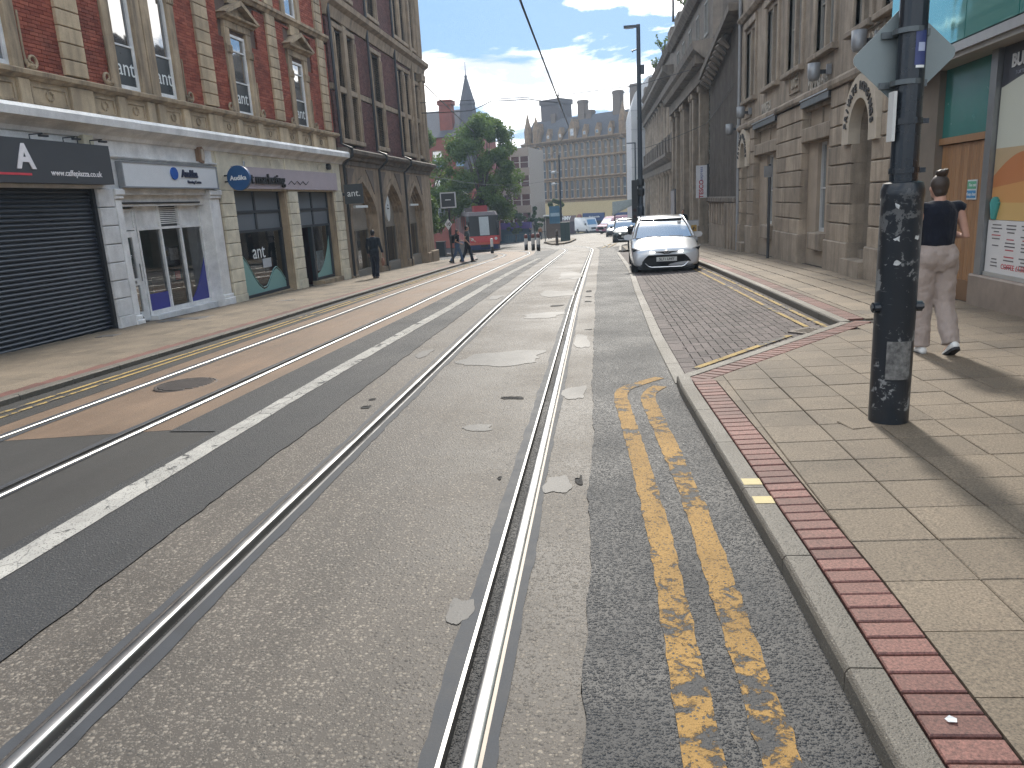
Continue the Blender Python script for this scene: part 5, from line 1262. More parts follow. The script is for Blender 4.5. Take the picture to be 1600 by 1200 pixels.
for x, z in ((1.2, 18.2), (22.4, 18.0), (3.2, 17.4)):
    m = MB(); m.lathe([(.75, 11.8), (.75, 14.5), (.8, 14.6), (.02, z)], 8, (x, .3, 0)); m.build('turret', SF, Y)
# shops at street level
YF = S('fascia_ochre', (.5, .40, .22), .7, var=.1); mb = MB(); cols = [0, 3.2, 6.4, 8.0, 12.2, 14.0, 18.6, 20.2, LY]
mb.box(0, LY, .0, .36, -1.4, 1.2); mb.build('shop_fascia', YF, Y)
for x0, x1 in ((0, .5), (3.0, 3.6), (6.2, 7.0), (12.0, 13.6), (18.4, 20.0), (23.9, LY)): MB().box(x0, x1, -.05, .5, -6, -1.4).build('shop_pier', YF, Y)
for x0, x1, c in ((.5, 3.0, (.03, .05, .09)), (3.6, 6.2, (.05, .06, .06)), (7.0, 12.0, (.06, .035, .045)), (13.6, 18.4, (.05, .055, .05)), (20., 23.9, (.04, .05, .08))):
    MB().box(x0, x1, .3, .4, -6, -1.4).build('shop_window', S('shopw_%d' % int(x0*10), c, .15), Y)
o = MB().box(7.0, 12.0, -.15, 0, -2.3, -1.2).build('shop_sign', S('sign_taupe', (.15, .10, .10), .5), Y); text('HMV', 1.0, LW, o, (9.8, -.18, -1.72), depth=.02, bold=.03)
o = MB().box(13.6, 18.4, -.15, 0, -2.3, -.9).build('shop_sign', S('sign_navy', (.02, .05, .15), .4), Y); text('Nationwide', .5, LW, o, (16.2, -.18, -1.6), depth=.02)
MB().box(20.2, 23.4, -.12, 0, -2.4, -1.0).build('shop_sign', MT['sign_navy'], Y); MB().box(1.0, 2.0, -.2, 0, -1.9, -.6).build('shop_sign', MT['sign_navy'], Y)
MB().prism([(12.9+.5*math.cos(k*math.pi/8), -1.5+.5*math.sin(k*math.pi/8)) for k in range(16)], -.3, -.1).build('round_sign', S('sign_rust', (.3, .12, .1), .5), Y)
# pale modern block with bands of windows
t = thing('modern_building', 'pale modern building with long window bands between the tree and the gothic building', 'building', (-17.5, 112, -4.2), rad(-8)); CM = S('cream_render', (.31, .265, .22), .8, var=.08)
MB().box(0, 8.2, .2, 10, 0, 13.4).build('wall', CM, t)
for k in range(5): z = .2+k*2.6; MB().box(0, 8.2, -.05, .2, z+1.6, z+2.65).build('spandrel', CM, t)
for k in range(5):
    z = .2+k*2.6
    for j in range(6): x = .2+j*1.33; wn = MB().box(x, x+.08, .0, .2, z, z+1.6).box(x+1.22, x+1.33, .0, .2, z, z+1.6).box(x+.08, x+1.22, .0, .2, z+.75, z+.83).build('window', MT['sash_far'], t); MB().poly([(x, .12, z), (x+1.33, .12, z), (x+1.33, .12, z+1.6), (x, .12, z+1.6)]).build('pane', MT['window_glass'], wn, fix=False)
MB().box(-1.5, 8.2, -1.0, .0, 2.2, 3.1).build('shop_fascia', S('fascia_purple', (.07, .04, .20), .5), t); MB().box(3.0, 8.0, -.2, .05, -.3, 2.6).build('glazed_front', S('front_blue', (.04, .10, .16), .2), t)
# red brick building with a spirelet behind the trees
t = thing('red_brick_hall', 'red brick building with a tall chimney and slate spirelet rising behind the trees', 'building', (-27, 97, -3.5), rad(-4)); RBk = S('hall_brick', (.24, .075, .055), .85, var=.2, nscale=1.2)
MB().box(0, 12.6, 0, 12, 0, 13.5).build('wall', RBk, t); mb = MB(); mb.loft([[(-.3, -.3, 13.5), (12.6, -.3, 13.5), (12.6, 12, 13.5), (-.3, 12, 13.5)], [(2, 5, 17.2), (10.8, 5, 17.2), (10.8, 6, 17.2), (2, 6, 17.2)]]); mb.build('roof', SLt, t)
m = MB(); m.box(7.8, 9.4, 1, 2.4, 10, 18.0); m.box(7.65, 9.55, .85, 2.55, 17.4, 17.9); m.build('chimney', RBk, t)
m = MB(); m.lathe([(1.05, 8), (1.05, 14.2), (1.25, 14.4), (.95, 17.0), (1.02, 17.2), (.16, 20.2), (.18, 20.4), (.05, 20.6), (.03, 22.0)], 8, (11.6, .5, 0)); m.build('spire', S('spire_slate', (.10, .10, .115), .7), t)
for j in range(3):
    for k in range(4): wn = MB().box(1+k*2.9, 2.4+k*2.9, -.06, .0, 3+j*3.4, 5.2+j*3.4).build('window', MT['stone_far'], t); MB().box(1.15+k*2.9, 2.25+k*2.9, -.09, -.06, 3.15+j*3.4, 5.05+j*3.4).build('pane', MT['window_glass'], wn)
# ---------------------------------------------------------------- trees
def m_leaf(a, b_):
    def fn(t, b):
        c = t.mix(t.island, a, b_); setb(t, b, c, .55); t.put(b.inputs['Subsurface Weight'], 0)
        tr = t.node('ShaderNodeBsdfTranslucent'); t.put(tr.inputs[0], t.mix(.5, c, (.20, .30, .03))); mx = t.node('ShaderNodeMixShader'); mx.inputs[0].default_value = .42
        t.l.new(b.outputs[0], mx.inputs[1]); t.l.new(tr.outputs[0], mx.inputs[2]); t.l.new(mx.outputs[0], t.out.inputs[0])
    return fn
MT['leaf'] = material('leaf', m_leaf((.06, .105, .032), (.15, .22, .065))); MT['leaf_dark'] = material('leaf_dark', m_leaf((.022, .045, .02), (.05, .085, .03)))
S('bark', (.09, .07, .055), .9, var=.3, nscale=8, bump=.6)
def tree(name, label, loc, height, spread, z0, nclump, nleaf, seed, mat, size=.22, group=None):
    rr = random.Random(seed); t = thing(name, label, 'tree', loc, 0, group); tr = MB(); top = height*.62
    tr.tube([(0, 0, -.3), (.05, 0, height*.2), (rr.uniform(-.2, .2), rr.uniform(-.2, .2), height*.42), (rr.uniform(-.3, .3), .2, top)], [height*.034, height*.027, height*.02, height*.008], 9)
    cl = []
    for k in range(nclump):
        th = rr.uniform(0, 2*math.pi); q = rr.random()**.5; zz = rr.random(); prof = math.sin(math.pi*min(1, .12+.86*zz))**.65
        p = Vector((spread*q*prof*math.cos(th), spread*q*prof*math.sin(th), z0+(height-z0)*zz)); cl.append((p, rr.uniform(.45, 1.0)*spread*.24))
        if k % 3 == 0:
            s_ = Vector((0, 0, height*rr.uniform(.22, .5))); mid = (s_+p)/2+Vector((0, 0, -.3)); tr.tube([s_, mid, p], [height*.011, height*.007, .015], 5)
    tr.build('trunk', MT['bark'], t, True); mb = MB(); v, f = mb.v, mb.f
    for (p, r_) in cl:
        for _ in range(nleaf):
            d = Vector((rr.gauss(0, 1), rr.gauss(0, 1), rr.gauss(0, .8))); d.normalize(); c = p+d*r_*(rr.random()**.4); s = size*rr.uniform(.6, 1.3)
            a = Vector((rr.gauss(0, 1), rr.gauss(0, 1), rr.gauss(0, .7))).normalized(); b = a.cross(Vector((rr.gauss(0, 1), rr.gauss(0, 1), rr.gauss(0, 1)))).normalized()
            n = len(v); v += [tuple(c-a*s), tuple(c+b*s*.6), tuple(c+a*s), tuple(c-b*s*.6)]; f.append((n, n+1, n+2, n+3))
    mb.build('crown', mat, t, fix=False); return t
tree('plane_tree', 'tall broad green tree behind the red tram', (-11.0, 76, gz(-11, 76)), 12.4, 4.0, 3.2, 110, 420, 4, MT['leaf'], .12)
tree('plane_tree', 'green tree rising over the corner of the gothic arcade beside the taller tree', (-16.4, 72, gz(-14, 72)), 10.8, 4.4, 2.2, 95, 380, 8, MT['leaf'], .12)
tree('plane_tree', 'bright leafy tree close behind the corner of the dark brick building', (-13.6, 56, gz(-13, 56)), 7.2, 2.2, 1.4, 55, 330, 15, MT['leaf'], .10)
for i, (x, y, h, s, lab) in enumerate([(-9.2, 112, 4.4, 1.5, 'small dark tree before the window bands of the pale building'), (-6.4, 118, 5.6, 1.7, 'small dark tree before the ochre shop fascia'), (-11.2, 105, 4.0, 1.4, 'small dark tree before the purple shop fascia')]):
    tree('street_tree', lab, (x, y, gz(x, y)), h, s, 1.2, 20, 120, 30+i, MT['leaf_dark'], .2, 'small trees in the square')
# plants growing on the parapet
for y, z, sz, lab in ((56.5, 11.1, .7, 'wild bush sprouting from the parapet of the colonnade building'), (42.5, 10.8, .55, 'wild bush sprouting from the attic of the pilastered building'), (63.5, 11.1, .5, 'small weed clump on the colonnade roof near the low parapet block')):
    t = thing('wild_bush', lab, 'plant', (4.8, y, z)); mb = MB(); rr = random.Random(int(y)); st = MB()
    for k in range(9): d = Vector((rr.uniform(-.8, .3), rr.uniform(-.6, .6), rr.uniform(.5, 1.6))).normalized()*sz*rr.uniform(.9, 1.7); st.tube([(0, 0, -.1), d*.5, d], .015, 4); [mb.poly([tuple(d*q+Vector((rr.uniform(-.15, .15), rr.uniform(-.15, .15), rr.uniform(-.1, .1)))) for _ in range(4)]) for q in (.4, .55, .7, .8, .9, 1.0, 1.05)]
    st.build('stems', MT['bark'], t); mb.build('leaves', MT['leaf'], t, fix=False)
# ---------------------------------------------------------------- street furniture
def m_pole(t, b):
    n = t.noise(t.pos, 13, 8, .7, .5); n2 = t.noise(t.pos, 3.1, 3); sp = t.node('ShaderNodeSeparateXYZ'); t.put(sp.inputs[0], t.pos)
    w_ = t.math('ADD', n, t.math('MULTIPLY', t.math('SUBTRACT', n2, .5), .55)); worn = t.ramp(w_, [(.575, 0), (.60, 1)])
    sx = t.noise(t.scalev(t.pos, (6, 6, 60)), 1.2, 4, .6); scr = t.ramp(sx, [(.66, 0), (.70, 1)])
    m = t.math('MAXIMUM', t.math('MULTIPLY', worn, .85), t.math('MULTIPLY', scr, .4)); m = t.math('MULTIPLY', m, t.maprange(sp.outputs[2], 1.7, 1.0, .12, 1.))
    setb(t, b, t.mix(m, (.010, .014, .019), (.22, .225, .22)), t.mix(m, (.32,)*3, (.75,)*3), t.bump(n, .2, .004))
MT['pole_black'] = material('pole_black', m_pole)
px, py = 1.97, 5.30; pz0 = gz(px, py)+DZ
t = thing('tram_pole', 'thick black scuffed steel pole with torn stickers standing on the slabs', 'pole', (px, py, pz0))
MB().lathe([(.128, -.05), (.128, 1.50), (.132, 1.52), (.132, 1.56), (.118, 1.60), (.088, 1.61)], 28).build('sleeve', MT['pole_black'], t); smooth_angle(t.children[-1])
MB().lathe([(.084, 1.58), (.078, 6.5), (.0, 6.52)], 24).build('shaft', S('shaft_black', (.009, .014, .020), .28, var=.15), t); smooth_angle(t.children[-1])
for s_ in (-1, 1): MB().tube([(s_*.11, -.03, .80), (s_*.155, -.035, .80)], .035, 12).tube([(s_*.155, -.035, .80), (s_*.165, -.035, .80)], .022, 8).build('hatch_lug', MT['shaft_black'], t)
hp = []
for k in range(9): a = -math.pi*.5-.62+k*1.24/8; hp.append((math.cos(a)*.1325, math.sin(a)*.1325))
h = MB(); h.loft([[(x, y, .32) for x, y in hp], [(x, y, .58) for x, y in hp]], closed=False); h.build('bill_remnant', S('bill_grey', (.12, .118, .112), .9, var=.75, nscale=26), t)
h = MB(); h.loft([[(x*1.004, y*1.004, .12) for x, y in hp], [(x*1.004, y*1.004, .30) for x, y in hp]], closed=False); h.build('access_hatch', MT['pole_black'], t)
rr = random.Random(3)
for k in range(4):
    a = -math.pi/2+rr.uniform(-.75, .75); z = rr.uniform(.62, 1.5); r_ = .1295; n = rr.randint(5, 8); pts = []
    for q in range(n): an = 2*math.pi*q/n; dw = rr.uniform(.005, .026); pts.append((r_*math.cos(a+dw*math.cos(an)/r_), r_*math.sin(a+dw*math.cos(an)/r_), z+dw*math.sin(an)*1.2))
    MB().poly(pts).build('sticker_scrap', S('scrap_pale', (.42, .43, .42), .8, var=.5, nscale=30), t, fix=False)
def patch(w_, z0, z1, a0, r_, name, mat):
    m = MB(); ps = [(math.cos(a0+q)*r_, math.sin(a0+q)*r_) for q in [(-.5+k/6)*w_/r_ for k in range(7)]]; m.loft([[(x, y, z0) for x, y in ps], [(x, y, z1) for x, y in ps]], closed=False); return m.build(name, mat, t)
patch(.075, 2.30, 2.50, -1.25, .086, 'round_sticker', S('sticker_navy', (.035, .05, .16), .4)); patch(.06, 2.285, 2.30, -1.25, .087, 'sticker_text', LW); patch(.045, 2.38, 2.43, -1.22, .0875, 'sticker_star', S('sticker_pale', (.4, .45, .6), .5))
for z in (1.66, 1.96): MB().lathe([(.092, z), (.092, z+.035)], 20).box(.08, .125, -.02, .02, z, z+.03).build('clamp', MT['shaft_black'], t)
MB().box(-.11, -.09, -.06, .03, 1.86, 2.16).build('number_plate', S('plate_pale', (.55, .55, .52), .5), t)
for s_ in (-1, 1): o = MB().cbox(-.17, .17, -.10, .10, 0, .012, .005).build('collar_slab', MT['slab'], t); o.location = (s_*.17+.02, -.02+.03*s_, -.009); o.rotation_euler = (0, 0, rad(14))
t2 = thing('road_sign', 'back of a grey diamond-shaped sign clamped to the thick black pole', 'sign', (px-.02, py, pz0+2.38), rad(-6))
def rsq(h_, r_, n=6):
    out = []
    for c in range(4):
        a0 = c*math.pi/2; cx, cz = (h_-r_)*(1 if c in (0, 3) else -1), (h_-r_)*(1 if c in (0, 1) else -1)
        for k in range(n+1): a = a0+k*math.pi/2/n; out.append((cx+r_*math.cos(a), cz+r_*math.sin(a)))
    return out
c45 = math.cos(math.pi/4); pts = [((x-z)*c45, (x+z)*c45) for x, z in rsq(.225, .05)]
MB().prism(pts, .095, .10).build('plate', S('sign_back', (.20, .235, .235), .45, .2, var=.06), t2); MB().prism(pts, .1005, .103).build('face', S('sign_face', (.7, .7, .68), .4), t2)
for z in (.13, -.17): MB().box(-.14, .14, .07, .094, z-.02, z+.02).lathe([(.095, z-.015), (.095, z+.015)], 20).build('clamp', S('clamp', (.10, .115, .12), .4, .4), t2)
# thin post by the sandstone wall
t = thing('sign_post', 'thin dark post with a small plate standing close to the sandstone wall', 'post', (4.72, 22.1, gz(4.72, 22.1)+DZ)); MB().tube([(0, 0, -.1), (0, 0, 2.55)], .04, 10).build('post', MT['dark_metal'], t); MB().box(-.16, .06, -.05, -.04, 2.2, 2.5).build('plate', MT['grey_metal'], t)
# tall lamp column
lx, ly = 2.10, 38.0; lz = gz(lx, ly)+DZ
t = thing('street_lamp', 'tall dark lamp column with a flat head reaching over the road, behind the silver hatchback', 'street lamp', (lx, ly, lz)); SB2 = S('lamp_blue', (.030, .042, .058), .4, var=.1)
MB().lathe([(.17, 0), (.17, 1.9), (.12, 2.0), (.09, 10.1), (0, 10.12)], 14).build('column', SB2, t); MB().box(-.66, .05, -.09, .09, 9.98, 10.08).build('lamp_head', SB2, t); MB().box(-.6, -.2, -.07, .07, 9.95, 9.978).build('lamp_glass', S('lamp_lens', (.5, .5, .48), .3), t)
MB().tube([(0, 0, 9.05), (-.25, 0, 9.0), (-.30, 0, 8.96)], [.03, .03, .07], 8).build('camera', SB2, t); MB().box(.1, .26, -.1, .1, 7.95, 8.35).build('speaker_box', SB2, t)
for z in (2.45, 2.9): MB().lathe([(.16, z), (.19, z+.05), (.19, z+.3), (.16, z+.35)], 10).build('signal_box', MT['black_metal'], t)
MB().box(-.42, -.16, -.12, .12, 1.2, 3.2).build('signal_head', MT['black_metal'], t)
for z in (1.5, 1.8): MB().tube([(-.29, -.12, z), (-.29, -.16, z)], .08, 10).build('signal_lens', S('lens_dark', (.05, .02, .02), .2), t)
t = thing('litter_bin', 'black litter bin by the tall lamp column', 'bin', (1.62, 37.2, gz(1.6, 37.2)+DZ)); MB().lathe([(.19, 0), (.21, .05), (.21, .85), (.24, .9), (.24, 1.0), (.1, 1.08), (0, 1.1)], 14).build('bin_body', MT['black_metal'], t, True); MB().box(-.1, .1, -.235, -.2, .68, .82).build('slot', MT['groove'], t)
t = thing('street_lamp', 'slim lamp column before the white sheeted building', 'street lamp', (3.75, 76, gz(3.75, 76)+DZ)); MB().tube([(0, 0, 0), (0, 0, 8.6)], [.09, .06], 8).build('column', SB2, t); MB().box(-.8, .05, -.08, .08, 8.5, 8.6).build('lamp_head', SB2, t)
t = thing('street_lamp', 'lamp column with two lamp heads and a blue sign standing on the traffic island', 'street lamp', (-3.25, 70, gz(-3.25, 70)+.1)); MB().tube([(0, 0, 0), (0, 0, 7.5)], [.10, .06], 8).build('column', SB2, t)
for z in (4.9, 5.9): MB().tube([(0, 0, z+.1), (-.5, 0, z+.2)], .03, 6).lathe([(.05, .12), (.22, 0), (.18, -.12), (0, -.16)], 10, (-.55, 0, z+.15)).build('lamp_head', S('lamp_pale', (.45, .46, .47), .4), t)
MB().box(-1.05, -.1, -.1, -.04, 1.55, 3.1).build('sign_panel', S('sign_teal', (.05, .14, .22), .4), t); MB().box(-.95, -.15, -.105, -.10, 2.2, 2.5).build('sign_text', S('sign_text_blue', (.3, .42, .5), .5), t)
t = thing('bus_shelter', 'small shelter with a flat pale roof on the traffic island', 'shelter', (-4.1, 72, gz(-4.1, 72)+.1)); MB().box(-.9, .9, -.5, .5, 2.3, 2.42).build('roof', MT['lamp_pale'], t)
for x in (-.8, .8): MB().box(x-.04, x+.04, -.04, .04, 0, 2.3).build('post', MT['dark_metal'], t)
MB().box(-.7, .7, .2, .25, .3, 2.1).build('back_panel', S('shelter_panel', (.20, .16, .14), .5), t)
t = thing('utility_cabinet', 'dark green metal cabinet on the traffic island', 'cabinet', (-2.75, 66, gz(-2.75, 66)+.1)); MB().box(-.4, .4, -.3, .3, 0, 1.55).build('case', S('cab_green', (.035, .065, .065), .5), t); MB().box(-.42, .42, -.32, .32, 1.55, 1.6).build('lid', S('cab_green', (.03, .05, .05)), t); MB().box(-.02, .02, -.31, -.30, .1, 1.5).build('door_seam', MT['black_metal'], t)
isl = MB(); c = [(-3.6, 60), (-2.6, 58.5), (-2.2, 62), (-2.0, 72), (-2.6, 82), (-4.6, 84), (-5.2, 74)]; isl.v = [(x, y, gz(x, y)+.12) for x, y in c]+[(x, y, gz(x, y)-.1) for x, y in c]; n = len(c); isl.f = [tuple(range(n))]+[(i, (i+1) % n, n+(i+1) % n, n+i) for i in range(n)]; struct(isl.build('traffic_island', MT['slab_far']))
WB_ = S('band_white', (.62, .62, .6), .5)
def bollard(x, y, kind, label, h=1.0):
    t = thing('bollard', label, 'bollard', (x, y, gz(x, y)), 0, 'bollards by the tram bend' if kind == 'band' else None)
    if kind == 'band':
        MB().lathe([(.12, 0), (.12, .40)], 12).build('foot', MT['black_metal'], t, True); MB().lathe([(.121, .40), (.121, .80)], 12, caps=False).build('white_band', WB_, t, True); MB().lathe([(.12, .8), (.12, h), (.06, h+.05), (0, h+.06)], 12).build('cap', S('cap_red', (.16, .05, .045), .5), t, True)
    else:
        MB().lathe([(.14, 0), (.11, .1), (.10, .9), (.13, .95), (.11, 1.1), (0, 1.15)], 12).build('shaft', S('bollard_brown', (.10, .08, .065), .5), t, True); MB().lathe([(.115, .7), (.115, .76)], 12).build('collar', MT['dark_metal'], t)
for i, (x, y) in enumerate(((-4.9, 52.4), (-4.25, 50.4), (-3.68, 47.5))): bollard(x, y, 'band', ('banded black and white bollard, farthest of the three from the traffic island', 'banded black and white bollard between two others', 'banded black and white bollard closest to the traffic island')[i], 1.02)
bollard(-3.05, 57.6, 'iron', 'brown cast bollard at the tip of the traffic island')
t = thing('marker_post', 'short white-topped marker post standing before the tram', 'marker', (-7.35, 53.0, gz(-7.35, 53)+.02)); MB().lathe([(.12, 0), (.11, .45)], 10).build('foot', MT['black_metal'], t); MB().lathe([(.1, .45), (.1, 1.0), (0, 1.03)], 10).build('sleeve', WB_, t)
# speed sign and framed sign at the left corner
t = thing('speed_sign', 'white diamond sign with the number 10 on a dark post at the pavement edge', 'sign', (-6.95, 36.3, gz(-6.95, 36.3)+LZ)); MB().tube([(0, .04, -.1), (-.14, .04, 2.0)], .045, 8).build('post', MT['dark_metal'], t)
pt = [(-.12-.18, 1.85), (-.12, 1.85-.27), (-.12+.18, 1.85), (-.12, 1.85+.27)]; MB().prism(pt, -.02, 0).build('plate', WB_, t); text('10', .22, MT['letter_black'], t, (-.12, -.025, 1.85), depth=.002, bold=.006)
t = thing('framed_sign', 'dark square sign with a white border on a post behind the diamond speed sign', 'sign', (-8.1, 42, gz(-8.1, 42)+LZ)); MB().tube([(0, .05, -.1), (0, .05, 2.9)], .05, 8).build('post', MT['dark_metal'], t)
MB().box(-.44, .44, -.02, .02, 2.85, 3.70).build('border', WB_, t); MB().box(-.37, .37, -.03, -.02, 2.92, 3.63).build('panel', MT['sign_char'], t); MB().box(-.16, .16, -.036, -.03, 3.27, 3.31).build('route_text', LW, t)
for i, (x, y, lab) in enumerate(((-12.6, 61, 'black waste bin beyond the corner of the dark brick building'), (-11.2, 62, 'grey planter box beside the black waste bin'))):
    t = thing('waste_bin' if i == 0 else 'planter', lab, 'bin' if i == 0 else 'planter', (x, y, gz(x, y))); m = MT['black_metal'] if i == 0 else S('planter_grey', (.2, .19, .18), .8); MB().box(-.35, .35, -.3, .3, 0, 1.1 if i == 0 else .8).build('body', m, t); MB().box(-.38, .38, -.33, .33, 1.1 if i == 0 else .8, 1.2 if i == 0 else .85).build('rim', m, t)
# advertising board on the right pavement
t = thing('advert_board', 'white pavement board with a yellow square picture, by the banner sign', 'sign board', (5.02-.35, 38.4, gz(4.7, 38.4)+DZ)); MB().box(-.40, .40, -.03, .03, .12, 1.12).build('frame', S('board_grey', (.35, .36, .38), .5), t); o = MB().box(-.36, .36, -.04, -.03, .18, 1.08).build('poster', S('board_white', (.55, .56, .58), .5), t)
MB().box(-.13, .13, -.046, -.04, .58, .88).build('yellow_square', S('board_yellow', (.55, .33, .06), .5), o); MB().tube([(-.05, -.05, .64), (.0, -.05, .8), (.06, -.05, .7)], .03, 5).build('dark_motif', MT['letter_black'], o)
for k in range(3): MB().box(-.25, .25, -.044, -.04, .30+k*.07, .325+k*.07).build('text_line', S('board_text', (.3, .32, .35), .5), o)
MB().box(-.45, .45, -.12, .12, 0, .12).build('foot', MT['black_metal'], t)
# doorstop at the white shop door
p = aw(4.30, .05, 0); t = thing('door_prop', 'dark wooden prop leaning at the foot of the white shop door', 'prop', (p.x, p.y, gz(p.x, p.y)+LZ), A.rotation_euler.z); MB().tube([(0, 0, .0), (-.06, .08, .22), (-.10, .12, .30)], [.035, .03, .02], 7).build('stick', S('prop_wood', (.05, .035, .03), .6), t); MB().box(-.04, .06, -.06, .04, 0, .03).build('foot', MT['black_metal'], t)
# glass canopy and traffic signal ahead on the right
t = thing('glass_canopy', 'slanted pale glass canopy over the pavement before the white sheeted building', 'canopy', (2.9, 78, gz(2.9, 78)+DZ)); mb = MB(); mb.prism([(-1.4, 2.0), (1.4, 3.3), (1.4, 3.42), (-1.4, 2.12)], -2, 2); mb.prism([(-1.42, 2.1), (-1.42, 3.3), (1.4, 3.5), (1.4, 3.4)], -2.06, -2.01); mb.build('glass', S('canopy_glass', (.42, .48, .48), .15), t)
for x in (-1.2, 1.2): MB().tube([(x, -1.8, 0), (x, -1.8, 2.6)], .06, 8).build('post', MT['dark_metal'], t)
t = thing('traffic_signal', 'black traffic signal post beside the dark car', 'traffic light', (2.75, 50.5, gz(2.75, 50.5)+DZ)); MB().tube([(0, 0, 0), (0, 0, 3.4)], .07, 8).build('post', MT['black_metal'], t); MB().box(-.18, .18, -.15, .15, 2.2, 3.3).build('head', MT['black_metal'], t)
for k in range(3): MB().tube([(0, -.15, 2.4+k*.34), (0, -.22, 2.4+k*.34)], .11, 10).build('hood', MT['black_metal'], t)
# railings in the square
for i in range(4):
    x0 = -12.6+i*2.1; t = thing('railing', 'dark pedestrian railing panel before the shops', 'railing', (x0, 104, gz(x0, 104)), 0, 'railing panels in the square')
    MB().box(0, 2.0, -.03, .03, 1.05, 1.12).box(0, 2.0, -.03, .03, .15, .2).build('rail', S('rail_teal', (.06, .10, .11), .5), t)
    for k in range(9): MB().box(k*.245, k*.245+.05, -.02, .02, 0, 1.05).build('bar', MT['rail_teal'], t)
# overhead wires
def wire(label, pts, r_=.012, sag=0, parts=()):
    P = []
    for a, b in zip(pts[:-1], pts[1:]):
        for k in range(8): q = k/8; p = Vector(a).lerp(Vector(b), q); p.z -= sag*4*q*(1-q); P.append(p)
    P.append(Vector(pts[-1])); t = thing('overhead_wire', label, 'wire', tuple(P[0])); P = [p-P[0] for p in P]
    MB().tube(P, r_, 5).build('cable', MT['black_metal'], t)
    for (p, s_) in parts: MB().tube([Vector(p)-Vector(pts[0])-Vector((0, 0, s_)), Vector(p)-Vector(pts[0])+Vector((0, 0, s_))], .035, 6).build('insulator', MT['dark_metal'], t)
wire('thick overhead contact wire running along the track beside the yellow lines', [(-1.35, -8, 5.75), (-1.42, 17, 5.6), (-1.36, 42, 5.5-.12), (-3.4, 60, 4.9)], .024, .0)
wire('thin contact wire above the buff track near the shopfronts', [(-8.9, 42, 8.0), (-9.2, 60, 7.1)], .03)
wire('span wire stretched from the dark brick corner to the pilastered building', [(-9.25, 42, 7.12), (-1.9, 42, 6.98), (2.2, 40, 6.95), (4.9, 37, 7.15)], .016, 0, (((-1.86, 42, 6.98), .18),))
wire('sagging lower wire hung beneath the span wire', [(-9.2, 42, 6.6), (-6.5, 42, 6.55), (-5.4, 42, 6.95), (-3.4, 42, 6.92), (-1.9, 42, 6.65)], .022, .02)
wire('pale cable looping across the front of the pilastered building', [(2.4, 39, 3.9), (4.9, 36, 4.6), (4.9, 29, 5.3)], .012, .05)
wire('wire slung low across the mouth of the left-hand street', [(-9.4, 44.1, 3.4), (-7.2, 58, 3.0), (-4, 68, 3.4)], .012, .1)
